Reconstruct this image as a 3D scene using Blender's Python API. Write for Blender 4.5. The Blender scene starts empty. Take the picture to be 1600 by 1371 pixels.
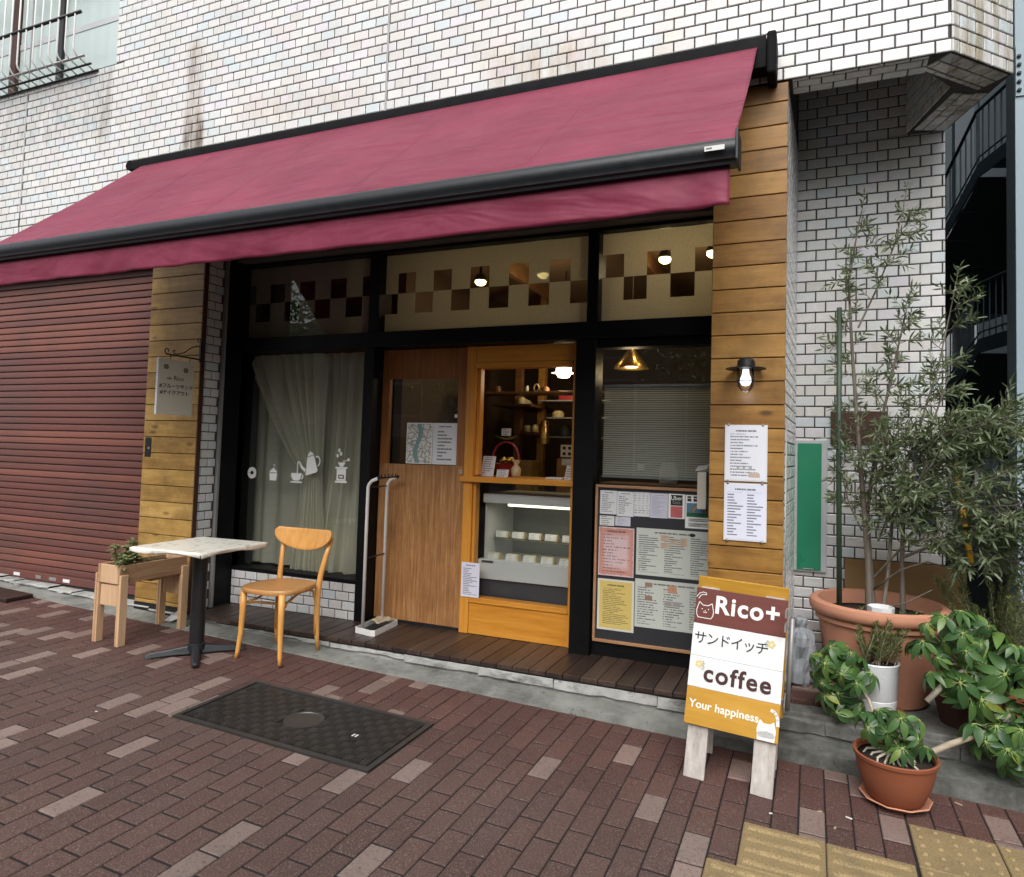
import bpy, math, random
from mathutils import Vector, Matrix

random.seed(7)
SC = bpy.context.scene
COL = SC.collection
R = math.radians

# ------------------------------------------------------------------ camera
CAM_LOC = Vector((0.0, -4.0471, 1.4347))
YAW, PITCH, ROLL = 0.385612, 0.047274, 0.027945
FPX, CXP, CYP = 1040.607, 845.694, 657.129          # pixels of the 1600 x 1371 photograph
_f = Vector((-math.sin(YAW) * math.cos(PITCH), math.cos(YAW) * math.cos(PITCH), math.sin(PITCH)))
_r = Vector((math.cos(YAW), math.sin(YAW), 0))
_u = _r.cross(_f)
CR = _r * math.cos(ROLL) + _u * math.sin(ROLL)
CU = -_r * math.sin(ROLL) + _u * math.cos(ROLL)
CF = _f
cam_d = bpy.data.cameras.new('camera')
cam = bpy.data.objects.new('camera', cam_d)
COL.objects.link(cam)
cam.matrix_world = Matrix(((CR.x, CU.x, -CF.x, CAM_LOC.x), (CR.y, CU.y, -CF.y, CAM_LOC.y),
                           (CR.z, CU.z, -CF.z, CAM_LOC.z), (0, 0, 0, 1)))
cam_d.sensor_width = 36
cam_d.sensor_fit = 'HORIZONTAL'
cam_d.lens = FPX * 36 / 1600
cam_d.shift_x = -(CXP - 800) / 1600
cam_d.shift_y = (CYP - 685.5) / 1600
cam_d.clip_start = 0.05
cam_d.clip_end = 2000
SC.camera = cam

# ------------------------------------------------------------------ sky, sun, exposure
world = bpy.data.worlds.new('World')
SC.world = world
world.use_nodes = True
wt = world.node_tree
wbg = wt.nodes['Background']
sky = wt.nodes.new('ShaderNodeTexSky')
sky.sky_type = 'NISHITA'
sky.sun_disc = False
SUN_EL, SUN_AZ = R(50), R(168)          # azimuth clockwise from +Y: behind the camera, a little to its right
sky.sun_elevation = SUN_EL
sky.sun_rotation = SUN_AZ
sky.air_density = 1.0
sky.dust_density = 4.0
sky.ozone_density = 1.0
hsv = wt.nodes.new('ShaderNodeHueSaturation')   # overcast: nearly grey sky
hsv.inputs['Saturation'].default_value = 0.22
wt.links.new(sky.outputs[0], hsv.inputs['Color'])
wt.links.new(hsv.outputs[0], wbg.inputs['Color'])
wbg.inputs['Strength'].default_value = 0.15
sun_d = bpy.data.lights.new('sun', 'SUN')
sun_d.energy = 1.2
sun_d.angle = R(50)
sun_d.color = (1.0, 0.97, 0.93)
sun = bpy.data.objects.new('sun', sun_d)
COL.objects.link(sun)
sd = Vector((math.sin(SUN_AZ) * math.cos(SUN_EL), math.cos(SUN_AZ) * math.cos(SUN_EL), math.sin(SUN_EL)))
sun.rotation_euler = sd.to_track_quat('Z', 'Y').to_euler()
sun.location = (0, -6, 12)
vs = SC.view_settings
vs.view_transform = 'Standard'
vs.look = 'None'
vs.gamma = 1
vs.use_curve_mapping = False
vs.exposure = 0.56
SC.render.engine = 'CYCLES'
SC.cycles.use_denoising = True
SC.cycles.max_bounces = 8
SC.cycles.diffuse_bounces = 4
SC.cycles.glossy_bounces = 3
SC.cycles.transmission_bounces = 4
SC.cycles.transparent_max_bounces = 16
SC.cycles.sample_clamp_indirect = 6
SC.cycles.caustics_reflective = False
SC.cycles.caustics_refractive = False


def gz(x, y):
    """height of the pavement: it falls to the right along the street and towards the road"""
    return 0.015 * y - 0.0301 * x


GN = Vector((0.0301, -0.015, 1)).normalized()
GROT = Vector((0, 0, 1)).rotation_difference(GN).to_matrix().to_4x4()


def pix(p):
    q = Vector(p) - CAM_LOC
    z = q.dot(CF)
    if z < 0.05:
        return None
    return CXP + FPX * q.dot(CR) / z, CYP - FPX * q.dot(CU) / z


# ------------------------------------------------------------------ mesh helpers
class MB:
    def __init__(self):
        self.v = []
        self.f = []
        self.m = []

    def add(self, vs, fs, mi=0):
        n = len(self.v)
        self.v += [tuple(p) for p in vs]
        self.f += [tuple(i + n for i in f) for f in fs]
        self.m += [mi] * len(fs)
        return self

    def box(self, x0, x1, y0, y1, z0, z1, mi=0, M=None):
        vs = [Vector((x, y, z)) for z in (z0, z1) for y in (y0, y1) for x in (x0, x1)]
        if M:
            vs = [M @ p for p in vs]
        return self.add(vs, [(0, 2, 3, 1), (4, 5, 7, 6), (0, 1, 5, 4), (2, 6, 7, 3), (0, 4, 6, 2), (1, 3, 7, 5)], mi)

    def tube(self, pts, r, n=8, mi=0, caps=True):
        pts = [Vector(p) for p in pts]
        rs = r if isinstance(r, (list, tuple)) else [r] * len(pts)
        rings = []
        up = None
        for i, p in enumerate(pts):
            d = (pts[min(i + 1, len(pts) - 1)] - pts[max(i - 1, 0)])
            d = d.normalized() if d.length > 1e-9 else Vector((0, 0, 1))
            if up is None:
                up = Vector((0, 0, 1)) if abs(d.z) < 0.9 else Vector((1, 0, 0))
            a = d.cross(up)
            a = a.normalized() if a.length > 1e-6 else d.orthogonal().normalized()
            b = a.cross(d)
            up = b
            rings.append([p + (a * math.cos(2 * math.pi * k / n) + b * math.sin(2 * math.pi * k / n)) * rs[i] for k in range(n)])
        vs = [q for ring in rings for q in ring]
        fs = []
        for i in range(len(pts) - 1):
            for k in range(n):
                k2 = (k + 1) % n
                fs.append((i * n + k, (i + 1) * n + k, (i + 1) * n + k2, i * n + k2))
        if caps:
            fs.append(tuple(range(n)))
            fs.append(tuple((len(pts) - 1) * n + k for k in reversed(range(n))))
        return self.add(vs, fs, mi)

    def lathe(self, prof, o=(0, 0, 0), n=24, mi=0, sx=1, sy=1):
        o = Vector(o)
        vs = []
        for r, z in prof:
            for k in range(n):
                a = 2 * math.pi * k / n
                vs.append(o + Vector((r * sx * math.cos(a), r * sy * math.sin(a), z)))
        fs = []
        for i in range(len(prof) - 1):
            for k in range(n):
                k2 = (k + 1) % n
                fs.append((i * n + k, i * n + k2, (i + 1) * n + k2, (i + 1) * n + k))
        if prof[0][0] > 1e-6:
            fs.append(tuple(reversed(range(n))))
        if prof[-1][0] > 1e-6:
            fs.append(tuple((len(prof) - 1) * n + k for k in range(n)))
        return self.add(vs, fs, mi)

    def prism(self, poly, fn, d0, d1, mi=0):
        """poly: 2-D outline (counter-clockwise), fn(u, v, d) -> 3-D"""
        n = len(poly)
        vs = [fn(u, v, d0) for u, v in poly] + [fn(u, v, d1) for u, v in poly]
        fs = [tuple(range(n)), tuple(reversed(range(n, 2 * n)))]
        fs += [(i, i + n, (i + 1) % n + n, (i + 1) % n) for i in range(n)]
        return self.add(vs, fs, mi)

    def grid(self, nu, nv, fn, mi=0):
        vs = [fn(i / nu, j / nv) for j in range(nv + 1) for i in range(nu + 1)]
        w = nu + 1
        fs = [(j * w + i, j * w + i + 1, (j + 1) * w + i + 1, (j + 1) * w + i) for j in range(nv) for i in range(nu)]
        return self.add(vs, fs, mi)

    def mesh(self, name, mats, smooth=False):
        me = bpy.data.meshes.new(name)
        me.from_pydata(self.v, [], self.f)
        for m in (mats if isinstance(mats, (list, tuple)) else [mats]):
            me.materials.append(m)
        if any(self.m):
            me.polygons.foreach_set('material_index', self.m)
        if smooth:
            me.polygons.foreach_set('use_smooth', [True] * len(me.polygons))
        me.update()
        return me

    def build(self, name, mats, parent=None, smooth=False, bevel=0, seg=2, auto=None, recalc=False):
        me = self.mesh(name, mats, smooth or auto is not None)
        if recalc:
            import bmesh
            bm = bmesh.new()
            bm.from_mesh(me)
            bmesh.ops.recalc_face_normals(bm, faces=bm.faces)
            bm.to_mesh(me)
            bm.free()
        if auto is not None:
            me.set_sharp_from_angle(angle=R(auto))
        return link(name, me, parent, bevel, seg)


def link(name, me, parent=None, bevel=0, seg=2):
    o = bpy.data.objects.new(name, me)
    COL.objects.link(o)
    if parent:
        o.parent = parent
    if bevel:
        b = o.modifiers.new('bevel', 'BEVEL')
        b.width = bevel
        b.segments = seg
        b.limit_method = 'ANGLE'
        b.angle_limit = R(35)
        b.harden_normals = False
    return o


def place(o, M):
    o.matrix_basis = M
    return o


WORLD = []          # things whose parts are modelled in world coordinates


def settle():
    for o in WORLD:
        inv = o.matrix_basis.inverted()
        for c in o.children:
            c.matrix_parent_inverse = inv


def thing(name, label, cat, loc=(0, 0, 0), group=None, M=None):
    o = bpy.data.objects.new(name, None)
    COL.objects.link(o)
    o.empty_display_size = 0.1
    if M is not None:
        o.matrix_basis = M
    else:
        o.matrix_basis = Matrix.Translation(loc)
        WORLD.append(o)
    return tag(o, label, cat, group)


def tag(o, label, cat, group=None):
    o['label'] = label
    o['category'] = cat
    if group:
        o['group'] = group
    return o


def kind(o, k):
    o['kind'] = k
    return o


def T(x, y, z):
    return Matrix.Translation((x, y, z))


def rz(a):
    return Matrix.Rotation(a, 4, 'Z')


def rx(a):
    return Matrix.Rotation(a, 4, 'X')


def ry(a):
    return Matrix.Rotation(a, 4, 'Y')


def ctext(body, size, mat, name, parent, M, offset=0.0, depth=0.0006, align='CENTER', spacing=1.0):
    """lettering as a mesh, text in local x-y, facing +z, moved by M (in parent space)"""
    c = bpy.data.curves.new(name, 'FONT')
    c.body = body
    c.size = size
    c.align_x = align
    c.align_y = 'CENTER'
    c.offset = offset
    c.extrude = depth
    c.space_character = spacing
    tmp = bpy.data.objects.new(name, c)
    COL.objects.link(tmp)
    dg = bpy.context.evaluated_depsgraph_get()
    me = bpy.data.meshes.new_from_object(tmp.evaluated_get(dg))
    bpy.data.objects.remove(tmp)
    bpy.data.curves.remove(c)
    me.materials.clear()
    me.materials.append(mat)
    me.name = name
    o = bpy.data.objects.new(name, me)
    COL.objects.link(o)
    if parent:
        o.parent = parent
    o.matrix_basis = M
    return o


# ------------------------------------------------------------------ materials
def newmat(name):
    m = bpy.data.materials.new(name)
    m.use_nodes = True
    t = m.node_tree
    return m, t, t.nodes['Principled BSDF']


def nd(t, ty, ins=None, **kw):
    n = t.nodes.new(ty)
    for k, v in kw.items():
        setattr(n, k, v)
    for k, v in (ins or {}).items():
        s = n.inputs[k]
        if hasattr(v, 'is_output'):
            t.links.new(v, s)
        else:
            s.default_value = v
    return n


def math_(t, op, a, b=0.0, c=None, clamp=False):
    n = nd(t, 'ShaderNodeMath', {0: a, 1: b}, operation=op, use_clamp=clamp)
    if c is not None:
        if hasattr(c, 'is_output'):
            t.links.new(c, n.inputs[2])
        else:
            n.inputs[2].default_value = c
    return n.outputs[0]


def pos(t):
    return nd(t, 'ShaderNodeNewGeometry').outputs['Position']


def objc(t):
    return nd(t, 'ShaderNodeTexCoord').outputs['Object']


def scalev(t, v, s):
    return nd(t, 'ShaderNodeVectorMath', {0: v, 1: s}, operation='MULTIPLY').outputs[0]


def addv(t, v, s):
    return nd(t, 'ShaderNodeVectorMath', {0: v, 1: s}, operation='ADD').outputs[0]


def noise(t, v, scale, detail=4.0, rough=0.6, out=0, dist=0.0):
    return nd(t, 'ShaderNodeTexNoise', {'Vector': v, 'Scale': scale, 'Detail': detail, 'Roughness': rough, 'Distortion': dist}).outputs[out]


def ramp(t, fac, stops, interp='LINEAR'):
    n = nd(t, 'ShaderNodeValToRGB', {0: fac})
    cr = n.color_ramp
    cr.interpolation = interp
    while len(cr.elements) < len(stops):
        cr.elements.new(0.5)
    for e, (p, c) in zip(cr.elements, stops):
        e.position = p
        e.color = (*c, 1) if isinstance(c, (tuple, list)) else (c, c, c, 1)
    return n.outputs[0]


def mixc(t, fac, a, b, blend='MIX'):
    n = nd(t, 'ShaderNodeMix', data_type='RGBA', blend_type=blend)
    for i, v in ((0, fac), (6, a), (7, b)):
        if hasattr(v, 'is_output'):
            t.links.new(v, n.inputs[i])
        else:
            n.inputs[i].default_value = v if i == 0 else (*v, 1)
    return n.outputs[2]


def bump(t, h, strength, dist=0.01):
    return nd(t, 'ShaderNodeBump', {'Height': h, 'Strength': strength, 'Distance': dist}).outputs[0]


def rnd(t):
    """one random value per object, per piece inside a joined mesh"""
    a = nd(t, 'ShaderNodeObjectInfo').outputs['Random']
    b = nd(t, 'ShaderNodeNewGeometry').outputs['Random Per Island']
    return math_(t, 'FRACT', math_(t, 'ADD', a, b))


def setp(t, b, **kw):
    names = {'col': 'Base Color', 'rough': 'Roughness', 'metal': 'Metallic', 'nor': 'Normal', 'coat': 'Coat Weight',
             'spec': 'Specular IOR Level', 'sheen': 'Sheen Weight', 'emit': 'Emission Strength', 'ecol': 'Emission Color',
             'coatr': 'Coat Roughness', 'trans': 'Transmission Weight', 'ior': 'IOR', 'sheenr': 'Sheen Roughness'}
    for k, v in kw.items():
        s = b.inputs[names[k]]
        if hasattr(v, 'is_output'):
            t.links.new(v, s)
        elif isinstance(v, (tuple, list)):
            s.default_value = (*v, 1)
        else:
            s.default_value = v


def plain(name, c, rough=0.5, metal=0.0, var=0.12, scale=9.0, bmp=0.08, spec=0.5, coat=0.0):
    """a painted or bare surface with faint wear: tone and gloss wander, tiny relief"""
    m, t, b = newmat(name)
    p = pos(t)
    n1 = noise(t, p, scale, 6, 0.65)
    n2 = noise(t, p, scale * 14, 3, 0.6)
    k = math_(t, 'ADD', math_(t, 'MULTIPLY', n1, 0.7), math_(t, 'MULTIPLY', n2, 0.3))
    col = mixc(t, k, tuple(x * (1 - var) for x in c), tuple(min(1, x * (1 + var)) for x in c))
    setp(t, b, col=col, metal=metal, spec=spec, coat=coat, rough=ramp(t, n1, [(0.3, max(0.02, rough - 0.1)), (0.7, min(1, rough + 0.1))]))
    if bmp:
        setp(t, b, nor=bump(t, n2, bmp, 0.002))
    return m


def wood(name, cols, grain='X', scale=6.0, stretch=14.0, rough=0.5, knots=0.0, spread=0.25, bmp=0.15, local=False, blotch=0.0):
    m, t, b = newmat(name)
    p = objc(t) if local else pos(t)
    r = rnd(t)
    sh = nd(t, 'ShaderNodeCombineXYZ', {0: math_(t, 'MULTIPLY', r, 31.7), 1: math_(t, 'MULTIPLY', r, 17.3), 2: math_(t, 'MULTIPLY', r, 53.1)}).outputs[0]
    s = {'X': (1, stretch, stretch), 'Y': (stretch, 1, stretch), 'Z': (stretch, stretch, 1)}[grain]
    v = addv(t, scalev(t, p, s), sh)
    n1 = noise(t, v, scale * 0.35, 6, 0.62, dist=0.6)
    n2 = noise(t, v, scale * 1.7, 5, 0.7)
    fac = math_(t, 'ADD', math_(t, 'MULTIPLY', n1, 0.65), math_(t, 'MULTIPLY', n2, 0.35))
    fac = math_(t, 'ADD', fac, math_(t, 'MULTIPLY', math_(t, 'SUBTRACT', r, 0.5), spread))
    col = ramp(t, fac, [(0.28, cols[0]), (0.5, cols[1]), (0.72, cols[2])])
    if knots:
        vk = nd(t, 'ShaderNodeTexVoronoi', {'Vector': addv(t, scalev(t, p, tuple(2.6 if q == 1 else 6.5 for q in s)), sh), 'Scale': 1.0, 'Randomness': 1.0})
        km = ramp(t, vk.outputs['Distance'], [(0.05, 1.0), (0.13, 0.0)])
        col = mixc(t, math_(t, 'MULTIPLY', km, knots), col, tuple(x * 0.3 for x in cols[0]))
    if blotch:
        nb = ramp(t, noise(t, addv(t, p, sh), 3.2, 5, 0.7), [(0.42, 0.0), (0.68, 1.0)])
        col = mixc(t, math_(t, 'MULTIPLY', nb, blotch), col, tuple(x * 0.45 for x in cols[0]))
    setp(t, b, col=col, rough=ramp(t, n2, [(0.3, rough - 0.1), (0.75, rough + 0.12)]), nor=bump(t, n2, bmp, 0.002))
    return m


def emitter(name, c, s):
    m, t, b = newmat(name)
    setp(t, b, col=(0.8, 0.8, 0.8), ecol=c, emit=s)
    return m


M = {}


def make_materials():
    # glazed wall tile: pale, slightly pearly, every tile its own tint
    m, t, b = newmat('glazed_tile')
    r = rnd(t)
    p = pos(t)
    col = ramp(t, r, [(0.0, (0.64, 0.62, 0.58)), (0.16, (0.71, 0.70, 0.68)), (0.32, (0.66, 0.69, 0.69)), (0.46, (0.73, 0.71, 0.66)),
                      (0.58, (0.70, 0.67, 0.71)), (0.70, (0.75, 0.74, 0.72)), (0.84, (0.61, 0.68, 0.70)), (0.93, (0.70, 0.66, 0.65)), (1.0, (0.74, 0.74, 0.72))])
    n1 = noise(t, p, 26, 4, 0.6)
    n2 = noise(t, p, 2.3, 5, 0.62)
    col = mixc(t, ramp(t, n1, [(0.45, 0.0), (0.75, 0.14)]), col, (0.42, 0.50, 0.55))
    col = mixc(t, ramp(t, n2, [(0.46, 0.0), (0.74, 0.34)]), col, (0.44, 0.42, 0.38))
    sx = nd(t, 'ShaderNodeSeparateXYZ', {0: p})
    X, Y, Z = sx.outputs

    def band(v, c, hw, soft):
        return nd(t, 'ShaderNodeMapRange', {0: math_(t, 'ABSOLUTE', math_(t, 'SUBTRACT', v, c)), 1: hw, 2: hw + soft, 3: 1.0, 4: 0.0}, interpolation_type='SMOOTHSTEP').outputs[0]
    vn = noise(t, scalev(t, p, (9, 9, 1.6)), 1.4, 5, 0.7)

    def stain(cx, hx, cz, hz, amt, c, col, soft=0.07):
        k = math_(t, 'MULTIPLY', math_(t, 'MULTIPLY', band(X, cx, hx, soft), band(Z, cz, hz, 0.2)), ramp(t, vn, [(0.32, 0.0), (0.62, amt)]))
        return mixc(t, k, col, c)
    col = stain(-4.475, 0.05, 4.14, 0.32, 0.7, (0.26, 0.17, 0.11), col)      # rust below old fixings
    col = stain(-4.46, 0.07, 3.80, 0.03, 0.98, (0.12, 0.07, 0.035), col)
    col = stain(-5.50, 0.04, 4.30, 0.30, 0.6, (0.24, 0.215, 0.18), col)       # run-off below the window corner
    col = stain(-6.30, 0.70, 4.22, 0.12, 0.45, (0.25, 0.23, 0.20), col, 0.3)
    col = stain(-0.62, 0.20, 3.86, 0.10, 0.2, (0.44, 0.34, 0.25), col, 0.1)
    col = stain(-1.55, 0.30, 3.80, 0.02, 0.6, (0.42, 0.29, 0.17), col, 0.2)
    col = stain(-3.40, 0.40, 3.86, 0.02, 0.3, (0.46, 0.36, 0.26), col, 0.3)
    sk = math_(t, 'MULTIPLY', math_(t, 'GREATER_THAN', X, 0.63), ramp(t, vn, [(0.40, 0.0), (0.62, 0.75)]))
    sk = math_(t, 'MULTIPLY', sk, math_(t, 'LESS_THAN', Y, 0.3))
    col = mixc(t, sk, col, (0.30, 0.25, 0.13))                                   # algae on the bevelled corner
    setp(t, b, col=col, rough=ramp(t, n1, [(0.35, 0.16), (0.7, 0.34)]), spec=0.6, nor=bump(t, noise(t, p, 40, 2, 0.5), 0.10, 0.003))
    M['tile'] = m
    # mortar, sealant
    M['mortar'] = plain('dark_mortar', (0.055, 0.052, 0.050), 0.9, var=0.3, scale=14)
    M['mortar_light'] = plain('grey_mortar', (0.14, 0.14, 0.14), 0.9, var=0.3, scale=14)
    M['sealant'] = plain('grey_sealant', (0.38, 0.38, 0.38), 0.6)
    # pillar boards
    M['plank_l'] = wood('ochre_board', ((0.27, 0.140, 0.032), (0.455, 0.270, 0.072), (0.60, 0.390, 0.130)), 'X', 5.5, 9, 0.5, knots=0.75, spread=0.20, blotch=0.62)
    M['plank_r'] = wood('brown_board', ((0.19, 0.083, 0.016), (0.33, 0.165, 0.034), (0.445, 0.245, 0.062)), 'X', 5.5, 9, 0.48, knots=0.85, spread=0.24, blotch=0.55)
    M['door'] = wood('door_veneer', ((0.17, 0.066, 0.020), (0.37, 0.170, 0.058), (0.62, 0.350, 0.145)), 'Z', 9.0, 26, 0.5, spread=0.05, blotch=0.32, bmp=0.25)
    M['door_rail'] = wood('door_rail_wood', ((0.19, 0.064, 0.016), (0.32, 0.120, 0.030), (0.43, 0.180, 0.052)), 'Z', 7.0, 16, 0.45, spread=0.2)
    M['pine'] = wood('orange_pine', ((0.50, 0.175, 0.018), (0.66, 0.270, 0.034), (0.76, 0.360, 0.060)), 'Z', 5.0, 14, 0.38, spread=0.12)
    M['pine_x'] = wood('orange_pine_level', ((0.52, 0.185, 0.018), (0.68, 0.285, 0.036), (0.78, 0.375, 0.064)), 'X', 5.0, 14, 0.38, spread=0.12)
    M['beech'] = wood('beech', ((0.54, 0.235, 0.050), (0.70, 0.345, 0.090), (0.78, 0.42, 0.130)), 'Z', 6.0, 12, 0.34, spread=0.06, bmp=0.06)
    M['beech_seat'] = wood('beech_seat', ((0.38, 0.17, 0.05), (0.50, 0.245, 0.082), (0.58, 0.31, 0.12)), 'X', 6.0, 12, 0.36, spread=0.04, bmp=0.06)
    M['cedar'] = wood('raw_cedar', ((0.40, 0.225, 0.115), (0.56, 0.36, 0.205), (0.66, 0.46, 0.285)), 'Z', 6.0, 14, 0.62, spread=0.22)
    M['cedar_y'] = wood('raw_cedar_long', ((0.27, 0.145, 0.07), (0.40, 0.245, 0.135), (0.50, 0.325, 0.19)), 'Y', 6.0, 14, 0.62, spread=0.15)
    M['deck'] = wood('deck_brown', ((0.024, 0.014, 0.011), (0.045, 0.027, 0.021), (0.085, 0.056, 0.043)), 'Y', 6.0, 14, 0.42, spread=0.35)
    M['greyed'] = wood('whitewashed_leg', ((0.20, 0.165, 0.14), (0.46, 0.42, 0.385), (0.66, 0.64, 0.61)), 'Z', 4.0, 9, 0.8, spread=0.1, blotch=0.5)
    M['boardwood'] = wood('board_rim_wood', ((0.26, 0.125, 0.055), (0.40, 0.215, 0.105), (0.50, 0.30, 0.16)), 'X', 6.0, 12, 0.5)
    M['dark_wood'] = wood('dark_shelf_wood', ((0.085, 0.036, 0.014), (0.16, 0.078, 0.030), (0.24, 0.125, 0.055)), 'X', 6.0, 12, 0.45)
    # pavers: reddish, about one in eight pale and speckled
    m, t, b = newmat('paver')
    r = rnd(t)
    p = pos(t)
    sp = noise(t, p, 165, 3, 0.8)
    sp2 = noise(t, p, 75, 4, 0.75)
    lo = noise(t, p, 1.4, 5, 0.6)
    dark = ramp(t, math_(t, 'FRACT', math_(t, 'MULTIPLY', r, 7.31)), [(0.0, (0.060, 0.030, 0.027)), (0.35, (0.088, 0.042, 0.036)), (0.7, (0.108, 0.058, 0.048)), (1.0, (0.074, 0.041, 0.040))])
    pale = ramp(t, math_(t, 'FRACT', math_(t, 'MULTIPLY', r, 23.7)), [(0.0, (0.38, 0.285, 0.250)), (1.0, (0.27, 0.215, 0.19))])
    isp = math_(t, 'GREATER_THAN', r, 0.83)
    col = mixc(t, isp, dark, pale)
    col = mixc(t, ramp(t, sp, [(0.52, 0.0), (0.66, 0.75)]), col, (0.36, 0.28, 0.245))
    col = mixc(t, ramp(t, sp2, [(0.28, 0.85), (0.48, 0.0)]), col, (0.016, 0.011, 0.011))
    sx = nd(t, 'ShaderNodeSeparateXYZ', {0: p})
    wear = nd(t, 'ShaderNodeMapRange', {0: math_(t, 'ADD', sx.outputs[1], math_(t, 'MULTIPLY', lo, 0.7)), 1: -1.15, 2: -0.5, 3: 0.0, 4: 0.8}).outputs[0]
    col = mixc(t, wear, mixc(t, 0.35, col, (0.105, 0.072, 0.062)), mixc(t, 0.40, col, (0.105, 0.030, 0.022)))   # walked grey towards the road, redder by the wall
    col = mixc(t, ramp(t, lo, [(0.35, 0.0), (0.75, 0.35)]), col, (0.055, 0.040, 0.036))
    setp(t, b, col=col, rough=ramp(t, sp2, [(0.3, 0.62), (0.7, 0.88)]), spec=0.22, nor=bump(t, math_(t, 'ADD', sp, math_(t, 'MULTIPLY', sp2, 0.8)), 0.8, 0.004))
    M['paver'] = m
    M['joint'] = plain('sand_joint', (0.010, 0.008, 0.0075), 0.95, var=0.4)
    # yellow tactile paving
    m, t, b = newmat('tactile_yellow')
    p = pos(t)
    n1 = noise(t, p, 150, 4, 0.75)
    n2 = noise(t, p, 9, 5, 0.7)
    col = ramp(t, n1, [(0.30, (0.10, 0.072, 0.035)), (0.5, (0.34, 0.245, 0.115)), (0.72, (0.52, 0.39, 0.20))])
    col = mixc(t, ramp(t, n2, [(0.45, 0.0), (0.7, 0.5)]), col, (0.12, 0.095, 0.055))
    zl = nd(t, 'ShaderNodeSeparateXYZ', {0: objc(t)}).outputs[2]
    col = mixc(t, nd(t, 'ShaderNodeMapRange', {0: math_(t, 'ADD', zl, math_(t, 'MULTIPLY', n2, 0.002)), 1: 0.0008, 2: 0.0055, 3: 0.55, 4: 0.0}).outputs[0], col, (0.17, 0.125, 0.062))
    setp(t, b, col=col, rough=0.8, nor=bump(t, n1, 0.5, 0.003))
    M['tactile'] = m
    # concrete
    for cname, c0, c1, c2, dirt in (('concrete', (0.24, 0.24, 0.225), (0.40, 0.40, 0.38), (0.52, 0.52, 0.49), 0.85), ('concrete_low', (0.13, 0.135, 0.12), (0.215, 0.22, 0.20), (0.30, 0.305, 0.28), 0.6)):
        m, t, b = newmat('worn_' + cname)
        p = pos(t)
        n1 = noise(t, p, 5, 8, 0.68)
        n2 = noise(t, p, 60, 4, 0.7)
        n3 = noise(t, scalev(t, p, (1, 1, 3)), 2.6, 6, 0.75)
        col = ramp(t, n1, [(0.3, c0), (0.5, c1), (0.72, c2)])
        col = mixc(t, ramp(t, n3, [(0.50, 0.0), (0.66, dirt)]), col, (0.055, 0.058, 0.05))
        col = mixc(t, ramp(t, noise(t, p, 17, 5, 0.75), [(0.60, 0.0), (0.66, 0.8)]), col, (0.06, 0.06, 0.052))
        sx = nd(t, 'ShaderNodeSeparateXYZ', {0: p})
        damp = nd(t, 'ShaderNodeMapRange', {0: math_(t, 'ADD', sx.outputs[0], math_(t, 'MULTIPLY', n3, 0.5)), 1: -0.45, 2: 0.05, 3: 0.0, 4: 0.82}).outputs[0]
        col = mixc(t, damp, col, mixc(t, ramp(t, n1, [(0.42, 0.0), (0.66, 1.0)]), (0.036, 0.037, 0.031), (0.150, 0.153, 0.142)))   # damp, mossy end by the pots
        setp(t, b, col=col, rough=0.85, nor=bump(t, math_(t, 'ADD', n1, math_(t, 'MULTIPLY', n2, 0.4)), 0.5, 0.008))
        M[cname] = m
    M['asphalt'] = plain('asphalt', (0.055, 0.056, 0.058), 0.85, var=0.35, scale=40, bmp=0.5)
    # cast iron
    M['iron'] = plain('cast_iron', (0.034, 0.032, 0.031), 0.36, metal=0.0, var=0.4, scale=12, bmp=0.3, spec=0.8)
    M['iron_bed'] = plain('iron_bed', (0.006, 0.0055, 0.005), 0.8, var=0.4)
    # awning cloth
    m, t, b = newmat('maroon_cloth')
    p = pos(t)
    wv = noise(t, scalev(t, p, (420, 420, 420)), 1, 2, 0.5)
    st = noise(t, p, 1.6, 6, 0.65)
    st2 = noise(t, p, 9, 5, 0.7)
    col = mixc(t, ramp(t, st, [(0.3, 0.0), (0.7, 1.0)]), (0.150, 0.012, 0.036), (0.225, 0.028, 0.062))
    col = mixc(t, ramp(t, st2, [(0.5, 0.0), (0.75, 0.30)]), col, (0.27, 0.060, 0.092))
    cr = nd(t, 'ShaderNodeTexNoise', {'Vector': addv(t, scalev(t, p, (0.9, 3.2, 3.2)), (3, 1, 0)), 'Scale': 1.5, 'Detail': 3.0, 'Roughness': 0.5, 'Distortion': 0.8}).outputs[0]
    setp(t, b, col=col, rough=0.55, sheen=0.06, sheenr=0.4, spec=0.32, nor=bump(t, math_(t, 'ADD', math_(t, 'MULTIPLY', cr, 7.0), math_(t, 'MULTIPLY', wv, 0.12)), 0.45, 0.012))
    M['cloth'] = m
    M['cloth_dark'] = plain('maroon_thread', (0.115, 0.010, 0.026), 0.8, var=0.2)
    # paints and metals
    M['black'] = plain('black_frame_paint', (0.0035, 0.0035, 0.0042), 0.5, var=0.25, bmp=0.05, spec=0.2)
    M['black_alu'] = plain('black_aluminium', (0.016, 0.018, 0.021), 0.38, var=0.25, scale=20, bmp=0.25)
    M['black_matt'] = plain('black_matt', (0.0045, 0.0045, 0.0055), 0.7, var=0.3, spec=0.12)
    M['black_satin'] = plain('black_satin', (0.012, 0.012, 0.013), 0.38, var=0.3)
    M['grey_alu'] = plain('grey_aluminium', (0.30, 0.30, 0.30), 0.4, metal=0.3)
    M['white_metal'] = plain('white_enamel', (0.74, 0.73, 0.70), 0.32, var=0.06)
    M['white_plastic'] = plain('white_plastic', (0.72, 0.73, 0.73), 0.38, var=0.05)
    M['lintel'] = plain('lintel_grey', (0.115, 0.105, 0.10), 0.7, var=0.2)
    M['steel_teal'] = plain('teal_steel_paint', (0.040, 0.062, 0.078), 0.5, var=0.2)
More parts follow.
